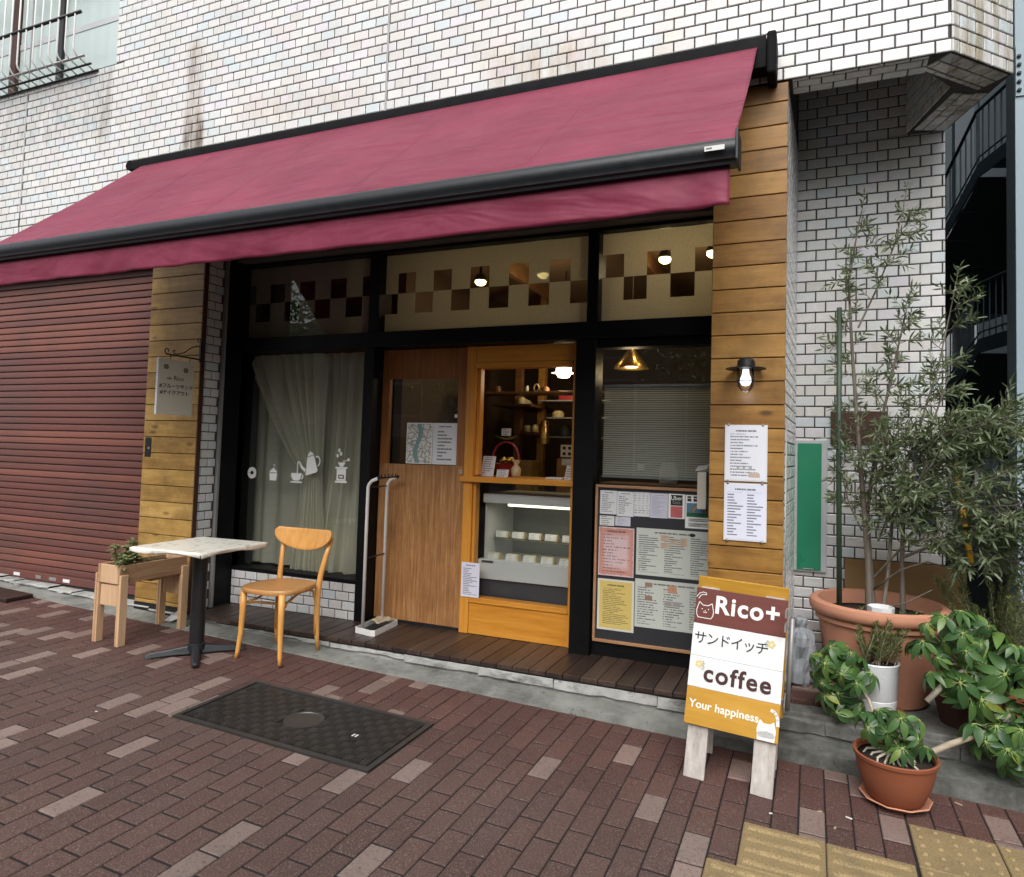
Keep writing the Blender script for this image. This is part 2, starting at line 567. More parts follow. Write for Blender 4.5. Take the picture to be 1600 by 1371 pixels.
    M['steel_dark'] = plain('dark_steel_plate', (0.030, 0.038, 0.046), 0.7, var=0.3)
    M['steel_blue'] = plain('blue_grey_steel', (0.32, 0.42, 0.48), 0.45, var=0.12, scale=30)
    M['yellow_paint'] = plain('yellow_paint', (0.62, 0.33, 0.02), 0.5)
    # shutter
    m, t, b = newmat('shutter_red')
    p = pos(t)
    n1 = noise(t, scalev(t, p, (0.5, 1, 2.5)), 3, 6, 0.7)
    r = rnd(t)
    col = mixc(t, n1, (0.105, 0.036, 0.031), (0.175, 0.064, 0.050))
    col = mixc(t, math_(t, 'MULTIPLY', math_(t, 'GREATER_THAN', r, 0.80), 0.5), col, (0.25, 0.092, 0.062))
    col = mixc(t, ramp(t, noise(t, p, 1.3, 6, 0.7), [(0.45, 0.0), (0.7, 0.5)]), col, (0.078, 0.050, 0.046))      # grime
    setp(t, b, col=col, rough=0.5, metal=0.0, nor=bump(t, n1, 0.1, 0.004))
    M['shutter'] = m
    # glass
    def glass(name, tint, boost):
        m, t, b = newmat(name)
        t.nodes.remove(b)
        out = [n for n in t.nodes if n.type == 'OUTPUT_MATERIAL'][0]
        tr = nd(t, 'ShaderNodeBsdfTransparent', {0: (*tint, 1)})
        gl = nd(t, 'ShaderNodeBsdfGlossy', {0: (1, 1, 1, 1), 'Roughness': 0.012})
        fr = nd(t, 'ShaderNodeFresnel', {0: 1.5}).outputs[0]
        bf = nd(t, 'ShaderNodeNewGeometry').outputs['Backfacing']
        k = math_(t, 'MULTIPLY', math_(t, 'MULTIPLY', fr, boost), math_(t, 'SUBTRACT', 1.0, bf), clamp=True)
        mx = nd(t, 'ShaderNodeMixShader', {0: k, 1: tr.outputs[0], 2: gl.outputs[0]})
        t.links.new(mx.outputs[0], out.inputs[0])
        return m
    M['glass'] = glass('window_glass', (0.93, 0.95, 0.94), 1.7)
    M['glass_case'] = glass('case_glass', (0.96, 0.97, 0.97), 1.2)
    # frosted film with a fine dot pattern
    m, t, b = newmat('frosted_film')
    out = [n for n in t.nodes if n.type == 'OUTPUT_MATERIAL'][0]
    p = pos(t)
    vd = nd(t, 'ShaderNodeTexVoronoi', {'Vector': scalev(t, p, (66, 1, 66)), 'Scale': 1.0, 'Randomness': 0.6}).outputs['Distance']
    dots = ramp(t, vd, [(0.16, 0.0), (0.24, 1.0)])
    fcol = mixc(t, dots, (0.50, 0.45, 0.37), (0.68, 0.65, 0.57))
    df = nd(t, 'ShaderNodeBsdfDiffuse', {0: fcol})
    tl = nd(t, 'ShaderNodeBsdfTranslucent', {0: fcol})
    tp = nd(t, 'ShaderNodeBsdfTransparent', {0: (0.9, 0.88, 0.82, 1)})
    m1 = nd(t, 'ShaderNodeMixShader', {0: 0.62, 1: df.outputs[0], 2: tl.outputs[0]})
    m2 = nd(t, 'ShaderNodeMixShader', {0: 0.22, 1: m1.outputs[0], 2: tp.outputs[0]})
    t.links.new(m2.outputs[0], out.inputs[0])
    M['film'] = m
    # sheer curtain
    def sheer(name, c, alpha):
        m, t, b = newmat(name)
        out = [n for n in t.nodes if n.type == 'OUTPUT_MATERIAL'][0]
        n1 = noise(t, scalev(t, pos(t), (60, 60, 3)), 1, 3, 0.6)
        cc = mixc(t, n1, tuple(x * 0.85 for x in c), c)
        df = nd(t, 'ShaderNodeBsdfDiffuse', {0: cc})
        tl = nd(t, 'ShaderNodeBsdfTranslucent', {0: cc})
        tp = nd(t, 'ShaderNodeBsdfTransparent')
        m1 = nd(t, 'ShaderNodeMixShader', {0: 0.35, 1: df.outputs[0], 2: tl.outputs[0]})
        m2 = nd(t, 'ShaderNodeMixShader', {0: alpha, 1: m1.outputs[0], 2: tp.outputs[0]})
        t.links.new(m2.outputs[0], out.inputs[0])
        return m
    M['curtain'] = sheer('sheer_curtain', (0.80, 0.76, 0.62), 0.22)
    M['blind'] = sheer('blind_slat_plastic', (0.70, 0.71, 0.68), 0.16)
    # frosted upper window pane
    m, t, b = newmat('frosted_pane')
    n1 = noise(t, scalev(t, pos(t), (5, 5, 0.8)), 1.6, 5, 0.6)
    col = mixc(t, n1, (0.42, 0.53, 0.52), (0.62, 0.70, 0.68))
    setp(t, b, col=col, rough=0.18, spec=0.7)
    M['pane_up'] = m
    # terracotta
    def clay(name, a, c):
        m, t, b = newmat(name)
        p = pos(t)
        n1 = noise(t, p, 7, 6, 0.68)
        n2 = noise(t, p, 90, 3, 0.6)
        setp(t, b, col=mixc(t, n1, a, c), rough=0.72, nor=bump(t, math_(t, 'ADD', n1, math_(t, 'MULTIPLY', n2, 0.4)), 0.2, 0.004))
        return m
    M['terracotta'] = clay('terracotta_pink', (0.40, 0.165, 0.095), (0.56, 0.275, 0.175))
    M['terracotta_red'] = clay('terracotta_red', (0.185, 0.052, 0.022), (0.30, 0.095, 0.042))
    M['soil'] = plain('soil', (0.020, 0.013, 0.009), 0.95, var=0.5, scale=60, bmp=0.8)
    M['white_ceramic'] = plain('white_ceramic', (0.66, 0.68, 0.70), 0.28, var=0.06)
    M['bark'] = wood('olive_bark', ((0.06, 0.048, 0.036), (0.145, 0.12, 0.095), (0.25, 0.22, 0.18)), 'Z', 6, 8, 0.85, bmp=0.4)
    M['stem'] = wood('pale_stem', ((0.20, 0.15, 0.10), (0.36, 0.30, 0.22), (0.50, 0.44, 0.34)), 'X', 8, 6, 0.8, bmp=0.3)
    M['root'] = plain('pale_root', (0.42, 0.38, 0.31), 0.8, var=0.3, scale=40)
    M['stake'] = plain('green_stake', (0.028, 0.052, 0.030), 0.5, var=0.3)

    def leaf(name, stops, tr=0.3, rough=0.4):
        m, t, b = newmat(name)
        out = [n for n in t.nodes if n.type == 'OUTPUT_MATERIAL'][0]
        r = rnd(t)
        n1 = noise(t, pos(t), 30, 3, 0.6)
        col = ramp(t, math_(t, 'ADD', math_(t, 'MULTIPLY', r, 0.85), math_(t, 'MULTIPLY', n1, 0.15)), stops)
        setp(t, b, col=col, rough=rough, spec=0.45)
        tl = nd(t, 'ShaderNodeBsdfTranslucent', {0: mixc(t, 0.5, col, (0.22, 0.30, 0.05))})
        mx = nd(t, 'ShaderNodeMixShader', {0: tr, 1: b.outputs[0], 2: tl.outputs[0]})
        t.links.new(mx.outputs[0], out.inputs[0])
        return m
    M['olive'] = leaf('olive_leaf', [(0.0, (0.066, 0.095, 0.044)), (0.4, (0.118, 0.158, 0.078)), (0.75, (0.195, 0.235, 0.135)), (1.0, (0.36, 0.395, 0.28))], 0.32, 0.45)
    M['schef'] = leaf('umbrella_leaf', [(0.0, (0.030, 0.075, 0.028)), (0.4, (0.055, 0.125, 0.040)), (0.75, (0.092, 0.185, 0.052)), (0.90, (0.140, 0.24, 0.06)), (0.97, (0.42, 0.36, 0.03))], 0.25, 0.30)
    M['leaf_heart'] = plain('pale_leaf_heart', (0.26, 0.34, 0.10), 0.5)
    M['rosemary'] = leaf('rosemary_leaf', [(0.0, (0.085, 0.115, 0.040)), (0.6, (0.160, 0.195, 0.070)), (1.0, (0.25, 0.26, 0.10))], 0.3, 0.5)
    M['succulent'] = leaf('pale_leaf', [(0.0, (0.13, 0.17, 0.06)), (0.6, (0.24, 0.28, 0.12)), (1.0, (0.40, 0.42, 0.24))], 0.25, 0.45)
    # marbled table cover
    m, t, b = newmat('patterned_cover')
    p = pos(t)
    n1 = noise(t, p, 30, 4, 0.55, dist=1.2)
    vv = nd(t, 'ShaderNodeTexVoronoi', {'Vector': addv(t, p, scalev(t, nd(t, 'ShaderNodeTexNoise', {'Vector': p, 'Scale': 9.0}).outputs[1], (0.09, 0.09, 0.09))), 'Scale': 15.0}).outputs['Distance']
    col = mixc(t, ramp(t, vv, [(0.22, 0.75), (0.36, 0.0)]), (0.76, 0.74, 0.66), (0.46, 0.43, 0.35))
    col = mixc(t, ramp(t, n1, [(0.55, 0.0), (0.7, 0.6)]), col, (0.62, 0.60, 0.50))
    setp(t, b, col=col, rough=0.35, coat=0.1)
    M['cover'] = m
    # sign paints
    M['sg_red'] = wood('sign_maroon', ((0.100, 0.020, 0.014), (0.125, 0.027, 0.018), (0.15, 0.036, 0.024)), 'X', 6, 10, 0.5, spread=0, bmp=0.12, local=True)
    M['sg_white'] = wood('sign_white', ((0.60, 0.61, 0.60), (0.74, 0.75, 0.75), (0.80, 0.81, 0.80)), 'X', 5, 10, 0.55, spread=0, bmp=0.15, local=True)
    M['sg_ochre'] = wood('sign_ochre', ((0.42, 0.21, 0.022), (0.50, 0.265, 0.030), (0.56, 0.31, 0.045)), 'X', 6, 10, 0.5, spread=0, bmp=0.12, local=True)
    M['ink_white'] = plain('white_lettering', (0.80, 0.80, 0.78), 0.5, var=0.03, bmp=0)
    M['ink_cream'] = plain('cream_lettering', (0.80, 0.77, 0.66), 0.5, var=0.03, bmp=0)
    M['ink_brown'] = plain('brown_lettering', (0.050, 0.016, 0.016), 0.5, var=0.05, bmp=0)
    M['ink_black'] = plain('black_lettering', (0.012, 0.012, 0.014), 0.5, var=0.05, bmp=0)
    M['ink_yellow'] = plain('yellow_flower_print', (0.70, 0.56, 0.22), 0.5, var=0.05, bmp=0)
    M['ink_grey'] = plain('grey_leaf_print', (0.36, 0.38, 0.35), 0.5, var=0.05, bmp=0)
    M['sticker'] = plain('white_sticker', (0.86, 0.87, 0.85), 0.5, var=0.04, bmp=0)
    M['beige'] = plain('beige_sign_face', (0.72, 0.67, 0.56), 0.5, var=0.06)
    # interior
    M['plaster'] = plain('warm_plaster', (0.19, 0.12, 0.065), 0.85, var=0.12)
    M['brown_wall'] = plain('brown_wall', (0.095, 0.058, 0.034), 0.8, var=0.25)
    M['int_floor'] = plain('interior_floor', (0.09, 0.055, 0.035), 0.6, var=0.2)
    M['warm_bulb'] = emitter('warm_bulb', (1.0, 0.80, 0.36), 9.0)
    M['wall_bulb'] = emitter('hot_bulb', (1.0, 0.86, 0.55), 14.0)
    M['cool_bulb'] = emitter('cool_bulb', (0.90, 0.93, 1.0), 1.05)
    M['tube_lamp'] = emitter('tube_lamp', (1.0, 0.93, 0.70), 1.6)
    M['brass'] = plain('brass_shade', (0.62, 0.40, 0.12), 0.28, metal=0.9, var=0.1)
    M['red_plastic'] = plain('red_basket', (0.28, 0.018, 0.022), 0.4)
    M['cardboard'] = plain('cardboard', (0.20, 0.115, 0.040), 0.8, var=0.12, scale=4)
    M['navy'] = plain('navy_panel', (0.014, 0.026, 0.060), 0.4, var=0.1)
    M['green_panel'] = plain('green_panel', (0.026, 0.25, 0.13), 0.35, var=0.18, scale=6)
    M['grey_plastic'] = plain('grey_plastic_edge', (0.50, 0.52, 0.54), 0.5, var=0.1)
    M['rust_panel'] = plain('rust_panel', (0.060, 0.022, 0.014), 0.6, var=0.3)
    M['bag'] = plain('clear_grey_bag', (0.26, 0.28, 0.30), 0.25, var=0.3, scale=12, bmp=0.4)
    M['rag'] = plain('tan_rag', (0.42, 0.34, 0.23), 0.9, var=0.15, bmp=0.4)
    M['chalk'] = plain('charcoal_panel', (0.022, 0.023, 0.027), 0.6, var=0.15)
    M['bread'] = plain('sandwich', (0.56, 0.47, 0.28), 0.45, var=0.2, scale=40)
    M['steel_case'] = plain('case_white', (0.56, 0.57, 0.54), 0.35, var=0.05)
    M['case_in'] = plain('case_inside', (0.22, 0.23, 0.20), 0.4, var=0.12)
    M['case_base'] = plain('case_base', (0.040, 0.043, 0.050), 0.5, var=0.1)
    M['far_wall'] = plain('far_white_wall', (0.52, 0.55, 0.57), 0.6, var=0.15, scale=3)
    M['far_dark'] = plain('far_dark_wall', (0.055, 0.075, 0.085), 0.7, var=0.2, scale=2)
    M['street_wall'] = plain('street_grey_wall', (0.16, 0.16, 0.155), 0.7, var=0.2, scale=1)
    M['street_pane'] = plain('street_dark_pane', (0.03, 0.035, 0.04), 0.15)


make_materials()


def printed(name, paper, ink=(0.05, 0.05, 0.06), lines=14, seed=0.0, head=True, margin=0.10, tint=None, dens=0.55, strength=0.8, cols=1):
    """paper with rows of small print; local generated coordinates, x across, z up"""
    m, t, b = newmat(name)
    g = nd(t, 'ShaderNodeTexCoord').outputs['Generated']
    s = nd(t, 'ShaderNodeSeparateXYZ', {0: g})
    u, v = s.outputs[0], s.outputs[2]
    row = math_(t, 'FLOOR', math_(t, 'MULTIPLY', v, float(lines)))
    fr = math_(t, 'FRACT', math_(t, 'MULTIPLY', v, float(lines)))
    ln = math_(t, 'MULTIPLY', math_(t, 'GREATER_THAN', fr, 0.28), math_(t, 'LESS_THAN', fr, 0.70))
    wn = nd(t, 'ShaderNodeTexWhiteNoise', {'W': math_(t, 'ADD', row, seed)}, noise_dimensions='1D').outputs[0]
    uu = math_(t, 'FRACT', math_(t, 'MULTIPLY', u, float(cols)))
    cv = nd(t, 'ShaderNodeCombineXYZ', {0: math_(t, 'MULTIPLY', u, 55.0), 1: math_(t, 'ADD', math_(t, 'MULTIPLY', row, 3.7), seed), 2: 0.0}).outputs[0]
    wd = math_(t, 'GREATER_THAN', noise(t, cv, 1.0, 3, 0.7), 1 - dens)
    endu = math_(t, 'ADD', math_(t, 'MULTIPLY', wn, 0.55), 0.38)
    a = math_(t, 'MULTIPLY', math_(t, 'GREATER_THAN', uu, margin), math_(t, 'LESS_THAN', uu, math_(t, 'MINIMUM', endu, 1 - margin)))
    a = math_(t, 'MULTIPLY', a, math_(t, 'MULTIPLY', math_(t, 'GREATER_THAN', v, 0.07), math_(t, 'LESS_THAN', v, 0.86 if head else 0.95)))
    k = math_(t, 'MULTIPLY', math_(t, 'MULTIPLY', ln, wd), a)
    if head:
        h = math_(t, 'MULTIPLY', math_(t, 'LESS_THAN', math_(t, 'ABSOLUTE', math_(t, 'SUBTRACT', v, 0.915)), 0.016),
                  math_(t, 'LESS_THAN', math_(t, 'ABSOLUTE', math_(t, 'SUBTRACT', u, 0.5)), 0.26))
        h = math_(t, 'MULTIPLY', h, math_(t, 'GREATER_THAN', noise(t, scalev(t, g, (70, 0, 6)), 1.0, 2, 0.6), 0.42))
        k = math_(t, 'MAXIMUM', k, h)
    base = mixc(t, noise(t, g, 5, 4, 0.6), tuple(x * 0.94 for x in paper), paper)
    if tint:
        du = math_(t, 'MINIMUM', math_(t, 'MINIMUM', u, math_(t, 'SUBTRACT', 1.0, u)), math_(t, 'MINIMUM', v, math_(t, 'SUBTRACT', 1.0, v)))
        du = math_(t, 'ADD', du, math_(t, 'MULTIPLY', math_(t, 'SUBTRACT', noise(t, g, 9, 4, 0.7), 0.5), 0.10))
        base = mixc(t, ramp(t, du, [(0.02, 0.0), (0.03, 1.0), (0.10, 0.9), (0.22, 0.15)]), base, tint)
    setp(t, b, col=mixc(t, math_(t, 'MULTIPLY', k, strength), base, ink), rough=0.5, spec=0.3)
    return m
# ================================================================== GROUND
YK = -0.575                 # back edge of the pavers
YF = -0.40                  # face of the pillars
ZD = 0.175                  # deck and plinth level
SLOPE = [(x, y) for x in (-300, 300) for y in (-300, 300)]
g = MB()
g.add([(x, y, gz(x, y) - 0.03) for x, y in ((-300, -300), (300, -300), (300, 300), (-300, 300))], [(0, 1, 2, 3)])
kind(g.build('ground', M['asphalt']), 'structure')

PX, PY = 0.1015, 0.2
PX0, PY0 = -1.4558, -1.7725
MAN = (-2.945, -1.765, -1.580, -1.035)
TACT = [(-0.338, -0.040, -1.808, -1.508, 'bar'), (-0.036, 0.262, -1.808, -1.512, 'bar'),
        (-0.235, 0.063, -1.506, -1.207, 'bar'), (0.066, 0.364, -1.506, -1.210, 'bar'),
        (0.378, 0.676, -1.208, -0.910, 'dot'), (0.680, 0.978, -1.208, -0.914, 'dot'),
        (0.378, 0.676, -1.510, -1.212, 'dot'), (0.680, 0.978, -1.510, -1.212, 'dot')]


def cut(rects, h):
    out = []
    for x0, x1, y0, y1 in rects:
        a0, a1, b0, b1 = max(x0, h[0]), min(x1, h[1]), max(y0, h[2]), min(y1, h[3])
        if a0 >= a1 or b0 >= b1:
            out.append((x0, x1, y0, y1))
            continue
        out += [(x0, x1, y0, b0), (x0, x1, b1, y1), (x0, a0, b0, b1), (a1, x1, b0, b1)]
    return [q for q in out if q[1] - q[0] > 0.012 and q[3] - q[2] > 0.012]


def block(w, l, h, ch):
    """a chamfered block, top at z = 0"""
    a, b = w / 2, l / 2
    mb = MB()
    mb.add([(-a, -b, -h), (a, -b, -h), (a, b, -h), (-a, b, -h), (-a, -b, -ch), (a, -b, -ch), (a, b, -ch), (-a, b, -ch),
            (-a + ch, -b + ch, 0), (a - ch, -b + ch, 0), (a - ch, b - ch, 0), (-a + ch, b - ch, 0)],
           [(0, 1, 5, 4), (1, 2, 6, 5), (2, 3, 7, 6), (3, 0, 4, 7), (4, 5, 9, 8), (5, 6, 10, 9), (6, 7, 11, 10), (7, 4, 8, 11), (8, 9, 10, 11)])
    return mb


pav = MB()
pav.add([(x, y, gz(x, y) - 0.0055) for x, y in ((-9, -7), (1.6, -7), (1.6, YK), (-9, YK))], [(0, 1, 2, 3)])
pavement = kind(pav.build('pavement', M['joint']), 'structure')
cand = []
ncol0 = int((-9 - PX0) / PX)
for i in range(ncol0, int((1.55 - PX0) / PX)):
    x0 = PX0 + i * PX
    off = PY0 if i % 2 == 0 else PY0 - 0.1
    k0 = int((-4.2 - off) / PY)
    y = off + k0 * PY
    while y < YK:
        rs = [(x0 + 0.0026 + random.uniform(0, 0.0008), x0 + PX - 0.0026 - random.uniform(0, 0.0008), y + 0.0055 + random.uniform(0, 0.001), min(y + PY - 0.0055, YK - 0.002))]
        if rs[0][3] - rs[0][2] > 0.015:
            for h in [(MAN[0] - 0.004, MAN[1] + 0.004, MAN[2] - 0.004, MAN[3] + 0.004)] + [(q[0] - 0.003, q[1] + 0.003, q[2] - 0.003, q[3] + 0.003) for q in TACT]:
                rs = cut(rs, h)
            cand += rs
        y += PY


def seen_area(pts):
    ps = [pix(p) for p in pts]
    if any(p is None for p in ps):
        return 0
    cx = sum(p[0] for p in ps) / 4
    cy = sum(p[1] for p in ps) / 4
    if not (-10 < cx < 1610 and -10 < cy < 1381):
        return 0
    return abs(sum(ps[i][0] * ps[(i + 1) % 4][1] - ps[(i + 1) % 4][0] * ps[i][1] for i in range(4))) / 2


def parea(q):
    x0, x1, y0, y1 = q
    return seen_area([(x0, y0, gz(x0, y0)), (x1, y0, gz(x1, y0)), (x1, y1, gz(x1, y1)), (x0, y1, gz(x0, y1))])


cand.sort(key=parea, reverse=True)
cache = {}
rest = MB()
for n, (x0, x1, y0, y1) in enumerate(cand):
    w, l = x1 - x0, y1 - y0
    cx, cy = (x0 + x1) / 2, (y0 + y1) / 2
    W = T(cx, cy, gz(cx, cy) + random.uniform(-0.0012, 0.0008)) @ GROT @ rx(random.uniform(-0.006, 0.006)) @ ry(random.uniform(-0.008, 0.008))
    key = (round(w, 3), round(l, 3))
    if n < 300:
        if key not in cache:
            cache[key] = block(key[0], key[1], 0.03, 0.003).mesh('paver', M['paver'])
        place(link('paver', cache[key], pavement), W)
    else:
        bl = block(w, l, 0.03, 0.003)
        rest.add([W @ Vector(p) for p in bl.v], bl.f)
kind(rest.build('paver_field', M['paver'], pavement), 'stuff')

# tactile paving
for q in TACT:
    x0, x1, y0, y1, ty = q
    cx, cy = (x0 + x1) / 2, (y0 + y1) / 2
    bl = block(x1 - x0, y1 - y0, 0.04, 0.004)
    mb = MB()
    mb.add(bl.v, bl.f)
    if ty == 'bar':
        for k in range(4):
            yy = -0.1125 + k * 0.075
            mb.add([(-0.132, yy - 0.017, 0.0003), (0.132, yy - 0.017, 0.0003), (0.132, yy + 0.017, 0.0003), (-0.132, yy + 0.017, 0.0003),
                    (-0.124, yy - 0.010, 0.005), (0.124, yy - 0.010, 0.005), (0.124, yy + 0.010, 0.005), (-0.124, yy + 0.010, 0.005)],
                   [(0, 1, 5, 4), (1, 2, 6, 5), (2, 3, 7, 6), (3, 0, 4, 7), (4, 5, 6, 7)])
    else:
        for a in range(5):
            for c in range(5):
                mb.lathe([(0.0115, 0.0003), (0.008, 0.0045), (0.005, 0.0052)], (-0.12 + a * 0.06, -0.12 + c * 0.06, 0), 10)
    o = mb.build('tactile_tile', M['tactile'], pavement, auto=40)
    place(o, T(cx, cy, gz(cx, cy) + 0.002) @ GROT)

# drain cover
mc = (((MAN[0] + MAN[1]) / 2, (MAN[2] + MAN[3]) / 2))
cover = thing('drain_cover', 'black cast iron drain cover with woven tread set in the paving', 'drain cover', M=T(mc[0], mc[1], gz(*mc)) @ GROT)
hw, hl = (MAN[1] - MAN[0]) / 2, (MAN[3] - MAN[2]) / 2
mb = MB()
for a in ((-hw, hw, -hl, -hl + 0.026), (-hw, hw, hl - 0.026, hl), (-hw, -hw + 0.026, -hl + 0.026, hl - 0.026), (hw - 0.026, hw, -hl + 0.026, hl - 0.026)):
    mb.box(*a, -0.03, 0.006)
mb.build('cover_frame', M['iron'], cover)
mb = MB()
mb.box(-hw + 0.027, hw - 0.027, -hl + 0.027, hl - 0.027, -0.03, -0.012)
mb.build('cover_plate', M['iron_bed'], cover)
mb = MB()
cell = 0.046
nx, ny = int((2 * hw - 0.07) / cell), int((2 * hl - 0.07) / cell)
for i in range(nx):
    for j in range(ny):
        x = -nx * cell / 2 + (i + 0.5) * cell
        y = -ny * cell / 2 + (j + 0.5) * cell
        if math.hypot(x, y) < 0.105:
            continue
        for s in (-1, 0, 1):
            if (i + j) % 2:
                mb.box(x - 0.021, x + 0.021, y + s * 0.0145 - 0.0037, y + s * 0.0145 + 0.0037, -0.012, 0.005)
            else:
                mb.box(x + s * 0.0145 - 0.0037, x + s * 0.0145 + 0.0037, y - 0.021, y + 0.021, -0.012, 0.005)
kind(mb.build('tread_pattern', M['iron'], cover), 'stuff')
mb = MB()
mb.lathe([(0.098, -0.012), (0.098, 0.005), (0.086, 0.005), (0.083, 0.0015), (0.004, 0.0022)], n=36)
mb.build('round_hatch', M['iron'], cover, auto=40)
for k in range(2):
    MB().box(0.318 + k * 0.018, 0.326 + k * 0.018, -0.035, -0.012, 0.0041, 0.006).build('cover_mark', M['white_plastic'], cover)

# bark flecks and litter on the paving
for i, (x, y, l, a) in enumerate(((-0.14, -1.10, 0.012, 0.3), (0.045, -0.99, 0.02, 0.5), (0.155, -0.985, 0.025, -0.4), (0.10, -1.09, 0.016, 1.2), (0.47, -0.66, 0.02, 0.1), (0.60, -0.64, 0.03, -0.5), (-3.30, -1.72, 0.01, 0.5))):
    MB().box(-l / 2, l / 2, -0.003, 0.003, 0, 0.003).build('litter_scrap', M['rag'] if i % 2 else M['white_plastic'])
    o = COL.objects[-1]
    place(o, T(x, y, gz(x, y) + 0.002) @ GROT @ rz(a))
    tag(o, ['tiny white scrap on the paving beside the sandwich sign', 'tiny pale petal on the paving between sign and bowl planter', 'curved pale stalk lying on the paving in front of the bowl planter', 'tiny pale stalk at the edge of the yellow tactile tile',
            'short stalk at the foot of the kerb behind the bowl planter', 'pale stalk fallen along the kerb under the yellowing leaves', 'tiny white speck on the paving near the table foot'][i], 'litter')

# ------------------------------------------------------------------ kerb, plinth, deck
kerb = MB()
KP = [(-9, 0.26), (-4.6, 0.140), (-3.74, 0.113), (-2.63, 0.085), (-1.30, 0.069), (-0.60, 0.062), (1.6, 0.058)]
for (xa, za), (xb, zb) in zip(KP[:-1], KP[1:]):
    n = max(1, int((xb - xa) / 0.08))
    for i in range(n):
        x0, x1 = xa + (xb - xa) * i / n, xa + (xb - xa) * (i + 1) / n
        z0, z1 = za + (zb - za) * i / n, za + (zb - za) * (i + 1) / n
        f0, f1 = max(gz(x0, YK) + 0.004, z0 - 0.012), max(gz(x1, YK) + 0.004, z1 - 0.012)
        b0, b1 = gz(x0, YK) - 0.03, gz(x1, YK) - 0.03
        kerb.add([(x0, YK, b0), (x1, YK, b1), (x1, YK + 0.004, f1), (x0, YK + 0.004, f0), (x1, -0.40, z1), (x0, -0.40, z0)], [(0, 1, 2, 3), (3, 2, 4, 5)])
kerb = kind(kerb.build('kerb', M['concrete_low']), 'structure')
x = -9.0
while x < 1.6:
    w = random.uniform(0.22, 0.62)
    x1 = min(x + w, 1.6)
    base = [k for k in range(len(KP) - 1) if KP[k][0] <= x][-1]
    zb = KP[base][1] + (KP[base + 1][1] - KP[base][1]) * (x - KP[base][0]) / (KP[base + 1][0] - KP[base][0])
    top = ZD - 0.030 if x > -4.3 else zb + 0.02
    if top > zb + 0.01:
        dj = random.uniform(-0.004, 0.004)
        mb = MB()
        n = 8
        vs = []
        for k in range(n + 1):
            xx = x + 0.002 + (x1 - x - 0.004) * k / n
            vs += [(xx, -0.392, zb - 0.03), (xx, -0.392, zb + 0.006), (xx, -0.412 + dj + random.uniform(-0.002, 0.002), zb + 0.013 + random.random() ** 3 * 0.012), (xx, -0.412 + dj + random.uniform(-0.003, 0.003), top - 0.008 - random.random() ** 3 * 0.016), (xx, -0.40 + dj, top), (xx, -0.30, top)]
        fs = []
        for k in range(n):
            for j in range(5):
                fs.append((k * 6 + j, (k + 1) * 6 + j, (k + 1) * 6 + j + 1, k * 6 + j + 1))
        mb.add(vs, fs)
        mb.build('kerb_stone', M['concrete'], kerb)
    x = x1

plinth = MB()
plinth.box(-9, -4.24, -0.36, 0.6, -0.3, 0.145)
plinth.box(-4.24, -0.50, -0.385, 3.3, -0.3, 0.140)
plinth.box(-0.50, 1.6, -0.398, 0.6, -0.3, ZD - 0.004)
plinth = kind(plinth.build('plinth_slab', M['concrete'], bevel=0.008), 'structure')
# loose flat stones on the plinth beside the sign
for i, (x, y, w, l, a) in enumerate(((-0.02, -0.22, 0.20, 0.13, 0.1), (0.03, -0.06, 0.22, 0.12, -0.15), (-0.06, 0.10, 0.16, 0.12, 0.2))):
    bl = block(w, l, 0.03, 0.007)
    o = MB().add(bl.v, bl.f).build('flat_stone', M['paver'])
    place(o, T(x, y, ZD + 0.024 + 0.003 * i) @ rz(a))
    tag(o, ['flat brown stone on the plinth edge, nearest the sandwich sign', 'flat brown stone lying between the other two on the plinth', 'flat brown stone against the wall behind the grey bag'][i], 'stone')

deck = MB()
deck.box(-4.24, -0.505, -0.405, 0.14, ZD - 0.034, ZD - 0.026)
deck.box(-4.24, -0.505, -0.412, -0.404, ZD - 0.036, ZD - 0.026)
deck = kind(deck.build('deck_floor', M['black_satin']), 'structure')
BP = 0.1045
x = -0.672 - BP * 34
i = 0
while x < -0.51:
    x0, x1 = max(x, -4.24) + 0.0022, min(x + BP, -0.506) - 0.0022
    if x1 - x0 > 0.02:
        yb = -0.021 if x1 < -3.04 else 0.13
        o = MB().box(x0, x1, -0.42 + random.uniform(-0.002, 0.002), yb, ZD - 0.025, ZD + random.uniform(-0.0012, 0.0012)).build('deck_board', M['deck'], deck, bevel=0.0025, seg=1)
    x += BP

# ================================================================== TILED BUILDING
building = thing('tiled_building', 'pale glazed-tile building whose ground floor holds the cafe', 'building', (0, 0.5, 0))
TW, TH = 0.117, 0.0668
ZS = 3.437                       # underside of the overhang
XJ = (-2.68, -6.55)              # movement joints
